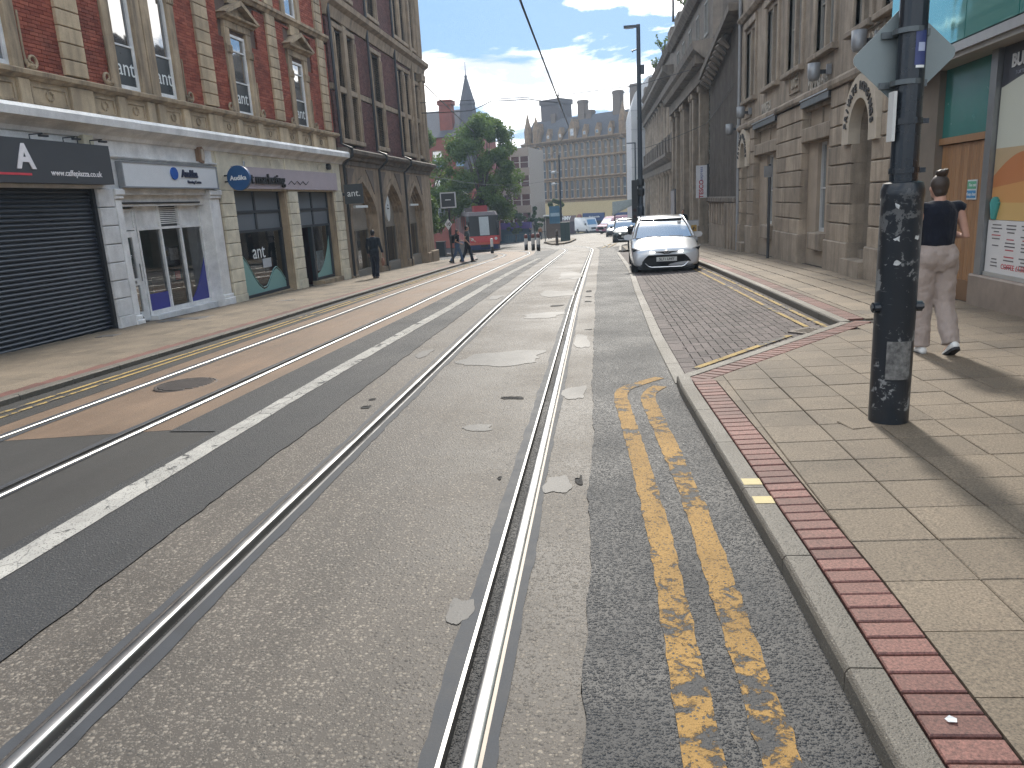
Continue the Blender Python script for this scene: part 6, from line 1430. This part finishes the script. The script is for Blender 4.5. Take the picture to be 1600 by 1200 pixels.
# ---------------------------------------------------------------- vehicles (local -y is the front)
GL = MT['car_glass'] = material('car_glass', m_glass((1, 1, 1), .03, (.02, .026, .03), .34)); TY = S('tyre', (.012, .012, .013), .7); RIM = S('rim', (.25, .26, .27), .3, .8)
def m_carpaint(col, metal=.35):
    def fn(t, b): setb(t, b, col, .28, None, metal); t.put(b.inputs['Coat Weight'], 1.); t.put(b.inputs['Coat Roughness'], .04)
    return fn
def subsurf(o, lv=2):
    m = o.modifiers.new('s', 'SUBSURF'); m.levels = lv; m.render_levels = lv; baked(o); o.data.polygons.foreach_set('use_smooth', [True]*len(o.data.polygons)); return o
def hatch(name, label, loc, rotz, col, k=(1, 1, 1), detail=True, dark_lower=False, plate='SL71 UHY', group=None):
    """five-door car; k scales width, length, height"""
    t = thing(name, label, 'car', loc, rotz, group); kx, ky, kz = k; pm = material(name+'_paint', m_carpaint(col)); q = lambda x, y, z: (x*kx, y*ky, z*kz)
    st = [(-2.19, .70, .22, .60), (-2.14, .82, .19, .64), (-1.95, .875, .17, .72), (-1.5, .895, .17, .83), (-.98, .895, .17, .95), (-.2, .895, .17, .95), (1.0, .89, .18, .98), (1.8, .86, .2, 1.0), (2.1, .78, .25, .95), (2.19, .66, .33, .85)]
    rings = []
    for y, w_, b, top in st:
        h = [(w_*.80, b), (w_*.97, b+.05), (w_, b+.20), (w_*.995, top-.18), (w_*.93, top-.05), (w_*.55, top), (0, top+.02)]
        rings.append([q(x, y, z) for x, z in h]+[q(-x, y, z) for x, z in h[:-1][::-1]])
    body = subsurf(MB().loft(rings).build('body', pm, t), 2)
    ring_ = lambda w_, y0, y1, z: [q(*p) for p in [(-w_*.93, y0, z), (0, y0-.10, z), (w_*.93, y0, z), (w_, lerp(y0, y1, .3), z), (w_, lerp(y0, y1, .7), z), (w_*.9, y1, z), (-w_*.9, y1, z), (-w_, lerp(y0, y1, .7), z), (-w_, lerp(y0, y1, .3), z)]]
    gl = MB(); gl.loft([ring_(.80, -1.08, 2.0, .90), ring_(.72, -.62, 1.82, 1.15), ring_(.60, -.18, 1.55, 1.375)]); g_ = gl.build('windows', GL, t); smooth_angle(g_, 40)
    rf = MB(); rf.loft([ring_(.60, -.24, 1.58, 1.37), ring_(.605, -.20, 1.6, 1.39), ring_(.53, -.02, 1.45, 1.435), ring_(.2, .3, 1.0, 1.452)]); smooth_angle(rf.build('roof', pm, t), 60)
    for s_ in (-1, 1):
        MB().tube([q(s_*.80, -1.06, .90), q(s_*.715, -.62, 1.15), q(s_*.60, -.18, 1.385), q(s_*.585, .6, 1.42), q(s_*.58, 1.4, 1.40)], .035, 7).build('pillar', pm, t, True)
        m = MB(); m.loft([[q(s_*(.93+.12*c), -.78+.03*abs(c), .93+zz) for c, zz in ((-.7, -.05), (.0, -.085), (.9, -.07), (1.2, .0), (.9, .06), (0, .075), (-.7, .05))], [q(s_*(.95+.10*c), -.60, .93+zz*.8) for c, zz in ((-.7, -.05), (.0, -.085), (.9, -.07), (1.2, .0), (.9, .06), (0, .075), (-.7, .05))]]); smooth_angle(m.build('mirror', pm, t), 50)
        for y in (-1.35, 1.35):
            wl_ = MB().add(MB().lathe([(.20, -.10), (.30, -.105), (.325, -.07), (.325, .07), (.30, .105), (.2, .1)], 20, caps=False), lambda x, yy_, z: (s_*.78*kx+z, y*ky+x, .325+yy_)).build('wheel', TY, t, True)
            MB().add(MB().lathe([(.0, .085), (.08, .10), (.20, .075), (.2, -.05)], 14), lambda x, yy_, z: (s_*(.78*kx+z), y*ky+x, .325+yy_)).build('rim', RIM, wl_, True)
        if detail:
            MB().add(MB().prism([(s_*.42, .565), (s_*.62, .60), (s_*.885, .70), (s_*.865, .62), (s_*.80, .545), (s_*.72, .56)], -.02, .02), lambda x, y, z: q(x, y-2.16+max(0, abs(x)-.40)*.52, z)).build('headlight', S('lamp_dark', (.04, .045, .05), .1), t)
            MB().add(MB().prism([(s_*.42, .583), (s_*.64, .628), (s_*.885, .715), (s_*.885, .69), (s_*.64, .60)], -.03, .02), lambda x, y, z: q(x, y-2.17+max(0, abs(x)-.40)*.52, z)).build('light_strip', S('chrome', (.7, .72, .73), .15, .6), t)
            e = bpy.data.materials.get('drl') or material('drl', lambda t_, b: (setb(t_, b, (.9, .9, .9), .3), t_.put(b.inputs['Emission Color'], (1, .97, .9)), t_.put(b.inputs['Emission Strength'], 2.2)))
            MB().add(MB().prism([(s_*.29, .565), (s_*.41, .565), (s_*.43, .61), (s_*.31, .605)], -.02, .02), lambda x, y, z: q(x, y-2.225, z)).build('running_light', e, t)
    if detail:
        BG = S('grille_black', (.012, .013, .015), .35)
        MB().add(MB().prism([(-.46, .51), (.46, .51), (.56, .42), (.68, .25), (.60, .19), (-.60, .19), (-.68, .25), (-.56, .42)], -.02, .03), lambda x, y, z: q(x, y-2.215+max(0, abs(x)-.45)*.35, z)).build('grille', BG, t)
        MB().add(MB().prism([(-.34, .60), (.34, .60), (.12, .555), (.06, .53), (-.06, .53), (-.12, .555)], -.02, .02), lambda x, y, z: q(x, y-2.22, z)).build('badge_bar', BG, t)
        MB().tube([q(.06*math.cos(a), -2.245, .585+.035*math.sin(a)) for a in [k*math.pi/8 for k in range(17)]], .008, 5).build('badge', MT['chrome'], t)
        MB().tube([q(-.55, -2.235, .31), q(-.46, -2.25, .225), q(-.38, -2.255, .20), q(.38, -2.255, .20), q(.46, -2.25, .225), q(.55, -2.235, .31)], .016, 6).build('grille_lip', MT['chrome'], t)
        pp = MB().box(-.26*kx, .26*kx, -2.26*ky, -2.245*ky, .345*kz, .455*kz).build('number_plate', S('plate_white', (.62, .62, .58), .4), t)
        text(plate, .10, MT['letter_black'], pp, (0, -2.262*ky, .40*kz), depth=.001, bold=.002, sx=.92)
        for s_ in (-1, 1): MB().box(s_*.30-.16, s_*.30+.22, -1.16*ky, -1.13*ky, .925*kz, .94*kz).build('wiper', MT['black_metal'], t)
        MB().box(.42*kx, .52*kx, -.45*ky, -.44*ky, 1.24*kz, 1.30*kz).build('windscreen_ticket', MT['letter_white'], t); MB().tube([q(0, 1.2, 1.44), q(0, 1.35, 1.52)], .012, 5).build('aerial', MT['black_metal'], t)
    MB().box(-.72*kx, .72*kx, -2.1*ky, 2.1*ky, .13, .24).build('underbody', MT['black_metal'], t)
    return t
cy_ = 20.6+2.15
hatch('hatchback_car', 'silver hatchback with lit running lights parked on the paved bay', (1.83, cy_, gz(1.83, cy_)+.02), rad(-1.0), (.62, .635, .65), (1.02, 1, 1.02))
bpy.data.objects[-1] if False else None
cy_ = 55+2.2
t = hatch('suv_car', 'dark green sports utility car parked beyond the lamp column', (2.02, cy_, gz(2.02, cy_)-.02), rad(-2), (.03, .04, .036), (1.04, 1.02, 1.16))
t = hatch('parked_car', 'dark car half hidden behind the sports utility car', (1.75, 82, gz(1.75, 82)), rad(0), (.05, .055, .06), (1, 1, 1.05), False)
def van(name, label, loc, rotz, col, L=5.2, W_=1.95, H_=2.45, two=None):
    t = thing(name, label, 'van', loc, rotz); pm = material(name+'_paint', m_carpaint(col, .0)); y0 = -L/2; hw = W_/2
    prof = [(y0+.05, .35), (y0, .7), (y0+.1, 1.05), (y0+.75, 1.30), (y0+1.45, H_-.22), (y0+1.9, H_-.05), (L/2-.1, H_), (L/2, H_-.15), (L/2, .4)]
    mb = MB(); rings = []
    for x, s_ in ((-hw, .94), (-hw*.97, 1), (hw*.97, 1), (hw, .94)): rings.append([(x, y*(1 if 0 < i < 8 else 1), .35+(z-.35)*s_) for i, (y, z) in enumerate(prof)])
    mb.loft(rings); smooth_angle(mb.build('body', pm, t), 30)
    MB().poly([(-hw*.84, y0+.80, 1.36), (hw*.84, y0+.80, 1.36), (hw*.76, y0+1.34, H_-.34), (-hw*.76, y0+1.34, H_-.34)]).add(MB(), None).build('windscreen', GL, t); t.children[-1].location = (0, -.03, .02)
    for s_ in (-1, 1):
        MB().poly([(s_*(hw+.005), y0+1.1, 1.35), (s_*(hw+.005), y0+2.0, 1.35), (s_*(hw+.005), y0+2.0, H_-.5), (s_*(hw+.005), y0+1.5, H_-.5)]).build('side_window', GL, t)
        MB().fbox(s_*.75-.16, s_*.75+.16, .78, 1.02, y0-.02, y0+.3, .04).build('headlight', S('lamp_clear', (.6, .62, .62), .1), t); MB().box(s_*(hw+.14)-.09, s_*(hw+.14)+.09, y0+1.05, y0+1.15, 1.30, 1.65).build('mirror', MT['black_metal'], t)
        for y in (y0+.95, L/2-1.1): MB().add(MB().lathe([(.0, -.12), (.34, -.12), (.36, -.08), (.36, .08), (.34, .12), (0, .12)], 18), lambda x, yy_, z: (s_*(hw-.10)+z, y+x, .36+yy_)).build('wheel', TY, t, True)
    MB().box(-.62, .62, y0-.03, y0+.1, .62, .95).build('grille', S('grille_black', (.012, .013, .015), .35), t); MB().box(-.26, .26, y0-.05, y0-.03, .45, .56).build('number_plate', MT['letter_white'], t); MB().box(-hw*.95, hw*.95, y0+.02, L/2-.1, .2, .42).build('underbody', MT['black_metal'], t)
    if two: MB().box(-hw-.01, -hw-.004, -.4, L/2-.3, 1.0, H_-.4).box(hw+.004, hw+.01, -.4, L/2-.3, 1.0, H_-.4).build('side_panel', S('van_pink', two, .5), t)
    return t
van('delivery_van', 'white delivery van with a black grille turning before the gothic building', (-1.75, 131, gz(-1.75, 131)), rad(28), (.62, .63, .63), 5.4, 2.0, 2.55)
van('box_van', 'van with pink sides parked beyond the sports utility car', (2.3, 104, gz(2.3, 104)), rad(-50), (.45, .20, .26), 5.0, 1.95, 2.3, (.42, .10, .2))
# tram
tx, ty = -9.25, 62.3
t = thing('tram', 'red and blue tram with a wide black windscreen rounding the bend', 'tram', (tx, ty, gz(tx, ty)-.06), rad(13)); W_ = 1.32; TR = S('tram_red', (.48, .035, .035), .3, var=.04); TB = S('tram_blue', (.03, .05, .14), .35); TK = S('tram_glass', (.012, .014, .016), .35, 0, .2)
prof = [(0.12, .30), (.0, .55), (-.02, 1.05), (.10, 1.15), (.45, 2.75), (.75, 3.10)]
def tring(x, s_): return None
body = MB(); secs = [(0.14, .30, .50), (.02, .50, .85), (.0, .85, 1.25), (.05, 1.25, 1.30)]
def slab(z0, z1, y0, y1, inset0, inset1, name, mat, wx0=W_, wx1=W_, L=22):
    m = MB(); r0 = [(-wx0*.86, y0), (wx0*.86, y0), (wx0, y0+.35), (wx0, L), (-wx0, L), (-wx0, y0+.35)]; r1 = [(-wx1*.86, y1), (wx1*.86, y1), (wx1, y1+.35), (wx1, L), (-wx1, L), (-wx1, y1+.35)]
    m.loft([[(x, y, z0) for x, y in r0], [(x, y, z1) for x, y in r1]]); return m.build(name, mat, t)
slab(.22, .62, .10, .02, 0, 0, 'skirt', TB); slab(.62, .80, .0, -.02, 0, 0, 'bumper', S('tram_orange', (.55, .12, .07), .35)); slab(.80, 1.32, -.01, .05, 0, 0, 'lower_body', TR); slab(1.32, 2.95, .06, .55, 0, 0, 'window_band', TK); slab(2.95, 3.25, .56, .80, 0, 0, 'roof', S('tram_roof', (.12, .10, .10), .5, var=.2), W_, W_*.9)
MB().add(MB().box(-.30, .48, -.06, .0, 1.38, 2.85), lambda x, y, z: (x, y+.06+(z-1.32)*.30, z)).build('windscreen_blind', S('blind_grey', (.34, .38, .39), .4), t)
for s_ in (-1, 1):
    MB().prism([(s_*.98+.12*math.cos(k*math.pi/6), 1.08+.12*math.sin(k*math.pi/6)) for k in range(12)], -.04, .02).build('headlight', S('lamp_clear', (.6, .62, .62), .1), t); MB().box(s_*1.22-.07, s_*1.22+.07, -.1, .25, 1.9, 2.5).build('mirror', MT['black_metal'], t)
    for k in range(6): MB().box(s_*1.325-.006, s_*1.325+.006, 2+k*3.2, 2.35+k*3.2, .7, 2.9).build('door_post', TR, t)
MB().box(-.55, .55, 1.8, 4.2, 3.22, 3.75).build('roof_unit', S('tram_red_dull', (.3, .035, .04), .5), t); MB().box(-1.0, 1.0, 5, 8, 3.22, 3.6).build('roof_equipment', S('tram_roof', (.3, .3, .31), .5), t)
MB().tube([(-.6, 9, 3.3), (-.1, 10.2, 4.2), (.2, 9, 5.0)], .04, 6).tube([(-.8, 9, 5.0), (.8, 9, 5.0)], .03, 6).build('pantograph', MT['dark_metal'], t); MB().box(-.3, .3, -.03, .02, .45, .60).build('coupler_cover', MT['black_metal'], t); text('TRAM', .001, LW, t, (0, 5, 3.3)) if False else None
MB().box(-.5, .5, .52, .56, 2.72, 2.90).build('destination_box', MT['black_metal'], t)
# ---------------------------------------------------------------- people (local +y is where they face)
def ell(mb, c, rx_, ry, rz, n=10, m=8):
    prof = [(math.sin(math.pi*k/m), -math.cos(math.pi*k/m)) for k in range(m+1)]; prof[0] = (.02, -1); prof[-1] = (.02, 1)
    mb.add(MB().lathe(prof, n), lambda x, y, z: (c[0]+x*rx_, c[1]+y*ry, c[2]+z*rz)); return mb
def oval_loft(mb, secs, n=14):
    """secs: (cx, cy, z, rx, ry)"""
    mb.loft([[(cx+rx_*math.cos(2*math.pi*k/n), cy+ry*math.sin(2*math.pi*k/n), z) for k in range(n)] for cx, cy, z, rx_, ry in secs]); return mb
def remeshed(mb, name, mat, parent, vox, it=6, fac=.5, fold=None):
    o = mb.build(name, mat, parent); m = o.modifiers.new('r', 'REMESH'); m.mode = 'VOXEL'; m.voxel_size = vox
    s = o.modifiers.new('s', 'SMOOTH'); s.iterations = it; s.factor = fac
    if fold:
        tx_ = bpy.data.textures.new('folds', 'CLOUDS'); tx_.noise_scale = fold[0]; tx_.noise_depth = 1; dm_ = o.modifiers.new('d', 'DISPLACE'); dm_.texture = tx_; dm_.strength = fold[1]; dm_.mid_level = .45; dm_.texture_coords = 'LOCAL'
    baked(o)
    o.data.materials.clear(); o.data.materials.append(mat); o.data.polygons.foreach_set('use_smooth', [True]*len(o.data.polygons)); return o
def person(label, loc, rotz, H_, C, group=None):
    """C: pose (leg angles, arm joints) and clothing colours"""
    t = thing('person', label, 'person', loc, rotz, group); k = H_/1.70; t.scale = (k, k, k); vox = C.get('vox', .014)
    skin = S('skin_'+C.get('tone', 'fair'), C.get('skin', (.42, .235, .165)), .55, var=.06, nscale=12); b = MB(); tr = MB(); tp = MB(); sh = []
    hw, sw = C.get('hip', .085), C.get('sh', .185); legs = []
    for s_, (a1, a2, ft) in zip((-1, 1), C['legs']):                 # thigh angle, shin angle (forward +), foot pitch
        hip = Vector((s_*hw, 0, .90)); kn = hip+Vector((s_*.004, math.sin(a1)*.43, -math.cos(a1)*.43)); an = kn+Vector((-s_*.004, math.sin(a2)*.40, -math.cos(a2)*.40)); legs.append((hip, kn, an, ft))
    low = min(an.z+min(0, -.12*math.sin(-ft))-.07 for _, _, an, ft in legs); dz = -low
    for i, (hip, kn, an, ft) in enumerate(legs):
        for p in (hip, kn, an): p.z += dz
        b.tube([hip, hip.lerp(kn, .5), kn, kn.lerp(an, .35), an, an-Vector((0, 0, .03))], [.085, .072, .052, .056, .036, .036], 10)
        lw = C.get('legw', 1.0); tr.tube([hip+Vector((0, 0, .04)), hip.lerp(kn, .45), kn, kn.lerp(an, .5), an.lerp(kn, .10), an+Vector((0, 0, -.02))], [.108*lw, .096*lw, .079*lw, .077*lw, .078*C.get('hem', 1.0), .078*C.get('hem', 1.0)], 12)
        f = Vector((0, math.cos(ft), math.sin(ft))); up = Vector((0, -math.sin(ft), math.cos(ft))); f0 = an-up*.045
        b.tube([f0-f*.03, f0+f*.12], [.035, .03], 8); m = MB(); secs = []
        for q, w_, h_, e in ((-.085, .026, .05, -.022), (-.07, .036, .075, -.018), (.0, .038, .085, -.014), (.06, .042, .06, -.024), (.13, .046, .042, -.03), (.175, .036, .03, -.034), (.19, .016, .018, -.036)):
            c = f0+f*q+up*(e-.012); secs.append([tuple(c+Vector((w_*math.cos(2*math.pi*j/12), 0, 0))+up*(h_*.5*math.sin(2*math.pi*j/12)+h_*.25)) for j in range(12)])
        so = MB().loft(secs).build('shoe', C.get('shoe') or MT['black_metal'], t, True); m = MB()
        m.loft([[tuple(f0+f*q+up*z+Vector((w_*j, 0, 0))) for q, w_ in ((-.09, .02), (-.06, .038), (.05, .043), (.14, .048), (.19, .02)) for j in (1,)]+[tuple(f0+f*q+up*z+Vector((-w_, 0, 0))) for q, w_ in ((.19, .02), (.14, .048), (.05, .043), (-.06, .038), (-.09, .02))] for z in (-.062, -.036)]); m.build('sole', C.get('sole') or MT['black_metal'], so)
    Z = dz
    # torso
    hx = C.get('hipx', .165); wx = C.get('waist', .135); lean = C.get('lean', 0)
    cy = lambda z: lean*(z-.95)
    secs = [(0, 0, .80, .10, .09), (0, -.01, .87, hx*.93, .115), (0, -.01, .95, hx, .118), (0, 0, 1.06, wx, .095), (0, cy(1.2), 1.20, wx*1.12, .105), (0, cy(1.33), 1.33, sw*.90, .108), (0, cy(1.40), 1.40, sw*.78, .085), (0, cy(1.44), 1.445, .075, .06)]
    secs = [(x, y, z+Z, a, c) for x, y, z, a, c in secs]; oval_loft(b, secs)
    hc = Vector((C.get('headx', 0), cy(1.6)+.03+C.get('heady', 0), 1.575+Z)); b.tube([(0, cy(1.4)-.01, 1.40+Z), (0, cy(1.5), 1.50+Z)], [.058, .05], 10); ell(b, hc, .072, .088, .108, 12, 10); ell(b, hc+Vector((0, .035, -.055)), .052, .055, .055)
    ell(b, hc+Vector((0, .095, -.012)), .014, .022, .022, 6, 6); ell(b, hc+Vector((0, .078, -.055)), .026, .016, .008, 6, 4)
    for s_ in (-1, 1): ell(b, hc+Vector((s_*.074, -.005, -.012)), .012, .022, .03, 6, 6); ell(b, hc+Vector((s_*.03, .075, .012)), .014, .012, .008, 6, 4)
    arms = []
    for s_, (el, wr) in zip((-1, 1), C['arms']):
        shd = Vector((s_*sw, cy(1.36), 1.375+Z)); el = Vector(el)+Vector((0, 0, Z)); wr = Vector(wr)+Vector((0, 0, Z)); b.tube([shd+Vector((-s_*.04, 0, .0)), shd, shd.lerp(el, .5), el, el.lerp(wr, .4), wr], [.045, .05, .043, .036, .036, .024], 10); arms.append((shd, el, wr))
        d = (wr-el).normalized(); side = d.cross(Vector((1, 0, .3))).normalized(); nrm = d.cross(side); pc = wr+d*.055
        b.tube([wr, wr+d*.03, pc, wr+d*.085], [.024, .028, .032, .03], 8)
        for j, (o_, ln) in enumerate(((-.028, .055), (-.010, .068), (.010, .064), (.027, .048))):
            p0 = wr+d*.085+side*o_; b.tube([p0-d*.015, p0+d*ln*.5-nrm*.004, p0+d*ln-nrm*.016], [.0095, .009, .0075], 6)
        b.tube([wr+d*.035+side*-.025, wr+d*.06+side*-.05, wr+d*.085+side*-.056-nrm*.01], [.011, .010, .008], 6)
    remeshed(b, 'body', skin, t, vox*.8, 3)
    # trousers
    oval_loft(tr, [(0, -.01, .79+Z, .12, .115), (0, -.01, .86+Z, hx*1.03, .135), (0, -.01, .95+Z, hx*1.07+.006, .140)]+[(0, 0, 1.045+Z, wx*1.09+.012, .108)])
    if C.get('seat'):
        for s_ in (-1, 1): ell(tr, (s_*.082, -.066, .905+Z), .104, .092, .115, 12, 10)
    m_tr = C['trouser']; remeshed(tr, 'trousers', m_tr, t, vox, 4, .5, (.085, .024))
    # top
    hem = C.get('tophem', .98); e = C.get('bulk', .014)
    ts = [(0, 0, hem+Z, max(wx, hx*.86 if hem < 1.0 else wx)+e+.008, .108+e)]+[(x, y, z, a+e, c+e) for x, y, z, a, c in secs if z > hem+Z+.04][:-1]+[(0, cy(1.45), 1.452+Z, .07, .062)]; oval_loft(tp, ts)
    for (shd, el, wr), s_ in zip(arms, (-1, 1)):
        if C.get('sleeve') == 'cap': tp.tube([shd+Vector((-s_*.07, 0, .005)), shd+Vector((s_*.005, 0, .012)), shd+Vector((s_*.045, 0, -.012))], [.062, .062, .05], 10)
        elif C.get('sleeve') == 'short': tp.tube([shd+Vector((-s_*.05, 0, 0)), shd, shd.lerp(el, .6)], [.058, .062, .056], 10)
        else: tp.tube([shd+Vector((-s_*.05, 0, 0)), shd, shd.lerp(el, .5), el, wr-(wr-el).normalized()*.01], [.06, .066, .058, .052, .042], 10)
    remeshed(tp, 'top', C['top'], t, vox, 4, .5, (.09, .014))
    # hair
    h = MB(); hm = C['hair']; ell(h, hc+Vector((0, -.018, .022)), .082, .088, .100, 14, 10)
    if C.get('hairlen') == 'long': ell(h, hc+Vector((0, -.05, -.09)), .075, .05, .14)
    else: ell(h, hc+Vector((0, -.045, -.03)), .066, .052, .075)
    ho = remeshed(h, 'hair', hm, t, vox*.7, 4)
    if C.get('bun'):
        bn = MB(); ell(bn, hc+Vector((.005, -.035, .125)), .052, .05, .042, 12, 8)
        for j in range(7): a = j*.9; bn.tube([hc+Vector((.005+.045*math.cos(a+q*.5), -.035+.045*math.sin(a+q*.5), .105+.012*q+.004*j)) for q in range(4)], .012, 6)
        remeshed(bn, 'hair_bun', hm, t, .008, 2)
    if C.get('bag'):
        bg = MB(); bg.box(-.15, .15, -.28, -.13, 1.02+Z, 1.42+Z); remeshed(bg, 'backpack', C['bag'], t, .02, 6)
        for s_ in (-1, 1): MB().tube([(s_*.10, -.14, 1.40+Z), (s_*.11, -.02, 1.47+Z), (s_*.12, .12, 1.38+Z)], .02, 6).build('strap', C['bag'], t)
    return t
def hm(name, col, r_=.5): return S(name, col, r_, var=.35, nscale=40)
def cloth(name, col, var=.14):
    def fn(t, b):
        n = t.noise(t.pos, 7, 4, .6); f = t.noise(t.scalev(t.pos, (14, 14, 6)), 1, 3, .6, .8); c = t.mix(1, col, t.ramp(n, [(.3, 1-var), (.7, 1+var)]), 'MULTIPLY')
        setb(t, b, c, .9, t.bump(t.math('ADD', f, t.math('MULTIPLY', t.noise(t.pos, 500, 2), .05)), .45, .03), spec=.2); t.put(b.inputs['Sheen Weight'], .15)
    return material(name, fn)
wx_, wy_ = 3.16, 7.60; wz_ = gz(wx_, wy_)+DZ+.003
S('shoe_white', (.62, .61, .58), .6); S('sole_dark', (.02, .02, .022), .7)
navy = cloth('navy_jersey', (.008, .010, .018)); mink = cloth('mink_twill', (.335, .275, .24), .08)
t = person('person in black sleeveless top and pale mink trousers walking, hair in a high bun', (wx_, wy_, wz_), rad(3), 1.66,
   dict(vox=.011, legs=[(.03, -.06, 0), (-.10, -.52, -.55)], arms=[((-.235, -.03, 1.10), (-.12, .20, 1.14)), ((.245, -.05, 1.11), (.13, .19, 1.13))], top=navy, trouser=mink, hair=hm('hair_brown', (.035, .021, .014)), shoe=MT['shoe_white'], sole=MT['sole_dark'], sleeve='cap', bun=True, seat=True, hipx=.185, hip=.088, waist=.138, legw=1.13, hem=1.06, tophem=1.03, sh=.178, headx=-.006, skin=(.46, .26, .19), tone='warm'))
bo = MB()
for s_ in (-1, 1): ell(bo, (s_*.079, .02, 1.0), .008, .008, .008, 6, 6)
dark1 = cloth('dark_jacket', (.012, .017, .024)); dark2 = cloth('dark_trousers', (.014, .017, .027)); BLK_ = hm('hair_black', (.012, .010, .009))
mx_, my_ = -8.15, 27.3
person('person in a dark jacket and dark trousers walking past the pointed arches', (mx_, my_, gz(mx_, my_)+LZ), rad(-4), 1.76,
   dict(legs=[(.10, .02, 0), (-.06, -.22, -.12)], arms=[((-.25, -.02, 1.10), (-.24, .06, .86)), ((.26, -.03, 1.11), (.30, .03, .88))], top=dark1, trouser=dark2, hair=BLK_, shoe=S('shoe_brown', (.04, .026, .02), .5), tophem=.86, bulk=.030, skin=(.30, .16, .11), tone='tan', sh=.195, legw=.95, hipx=.16))
t = thing('carrier_bag', 'small brown bag hanging from the hand of the person in the dark jacket', 'bag', (mx_+.30, my_+.05, gz(mx_, my_)+LZ+.45)); mb = MB(); mb.loft([[(-.03, -.08, 0), (.03, -.08, 0), (.03, .08, 0), (-.03, .08, 0)], [(-.05, -.10, .15), (.05, -.10, .15), (.05, .10, .15), (-.05, .10, .15)], [(-.02, -.09, .28), (.02, -.09, .28), (.02, .09, .28), (-.02, .09, .28)]]); mb.build('bag_body', S('bag_brown', (.22, .10, .06), .7), t); MB().tube([(0, -.05, .27), (0, -.03, .40), (0, .03, .40), (0, .05, .27)], .006, 5).build('handle', MT['bag_brown'], t)
GC = 'couple crossing at the corner'
cx_, cyy = -6.62, 37.0
person('person in a black top, blue jeans and black backpack striding across at the corner', (cx_-.22, cyy, gz(cx_, cyy)+.05), rad(-75), 1.66,
   dict(vox=.018, legs=[(.36, .22, .05), (-.30, -.62, -.5)], arms=[((-.20, .12, 1.12), (-.12, .34, 1.10)), ((.21, -.10, 1.12), (.18, .14, 1.0))], top=cloth('black_top', (.012, .013, .016)), trouser=cloth('jeans_blue', (.07, .11, .18)), hair=hm('hair_dark', (.02, .016, .014)), hairlen='long', sleeve='short', bag=cloth('pack_black', (.01, .012, .016)), legw=.9))
person('person in a grey-green T-shirt and dark trousers walking beside the one with the backpack', (cx_+.22, cyy+.35, gz(cx_, cyy)+.05), rad(-80), 1.78,
   dict(vox=.018, legs=[(.30, .18, .05), (-.26, -.50, -.4)], arms=[((-.22, .10, 1.12), (-.16, .30, .98)), ((.24, -.12, 1.12), (.28, .04, .92))], top=cloth('grey_tee', (.045, .06, .065)), trouser=cloth('dark_jeans', (.013, .016, .024)), hair=BLK_, sleeve='short', shoe=S('shoe_black', (.015, .015, .016), .5), legw=.95))
far = [(5.75-.55, 47.5, 20, (.05, .015, .02), 'person in a dark red top beside the pavement board'), (4.75, 44.0, 180, (.012, .014, .02), 'person in black standing behind the pavement board'), (3.3, 62, 170, (.35, .06, .03), 'person in an orange jacket by the colonnade'),
       (-6.2, 100, 30, (.05, .06, .08), 'person in grey-blue by the railing panels'), (-7.5, 101, 200, (.30, .13, .05), 'person in orange by the railing panels'), (-8.6, 99, 90, (.02, .02, .03), 'person in black by the railing panels'), (-4.9, 103, 120, (.10, .10, .12), 'person in grey near the shelter')]
for i, (x, y, a, c, lab) in enumerate(far):
    zz = gz(x, y)+(DZ if x > 2 else 0)
    person(lab, (x, y, zz), rad(a), 1.72, dict(vox=.03, legs=[(.15, .05, 0), (-.15, -.3, -.2)], arms=[((-.25, -.02, 1.1), (-.23, .12, .88)), ((.25, -.02, 1.1), (.23, .1, .88))], top=cloth('far_top%d' % i, c), trouser=dark2, hair=BLK_))
o = MB().poly([(0, 0, 0), (.022, -.006, .004), (.03, .014, .002), (.012, .024, .006), (-.006, .012, .002)]).build('paper_scrap', S('scrap_white', (.6, .6, .58), .8)); o.location = (1.00, 2.08, gz(1., 2.08)+DZ+.006); tag(o, 'tiny white scrap lying on a red brick of the kerb edging', 'litter')
# ---------------------------------------------------------------- air
def m_haze(t, b):
    v = t.node('ShaderNodeVolumePrincipled'); v.inputs['Color'].default_value = (.62, .80, 1, 1); v.inputs['Density'].default_value = HAZE; v.inputs['Anisotropy'].default_value = .35
    t.n.remove(b); t.l.new(v.outputs[0], t.out.inputs['Volume'])
HAZE = .0007
hz = MB().box(-920, 920, -210, 920, -40, 26).build('haze', material('haze_air', m_haze)); hz['kind'] = 'stuff'
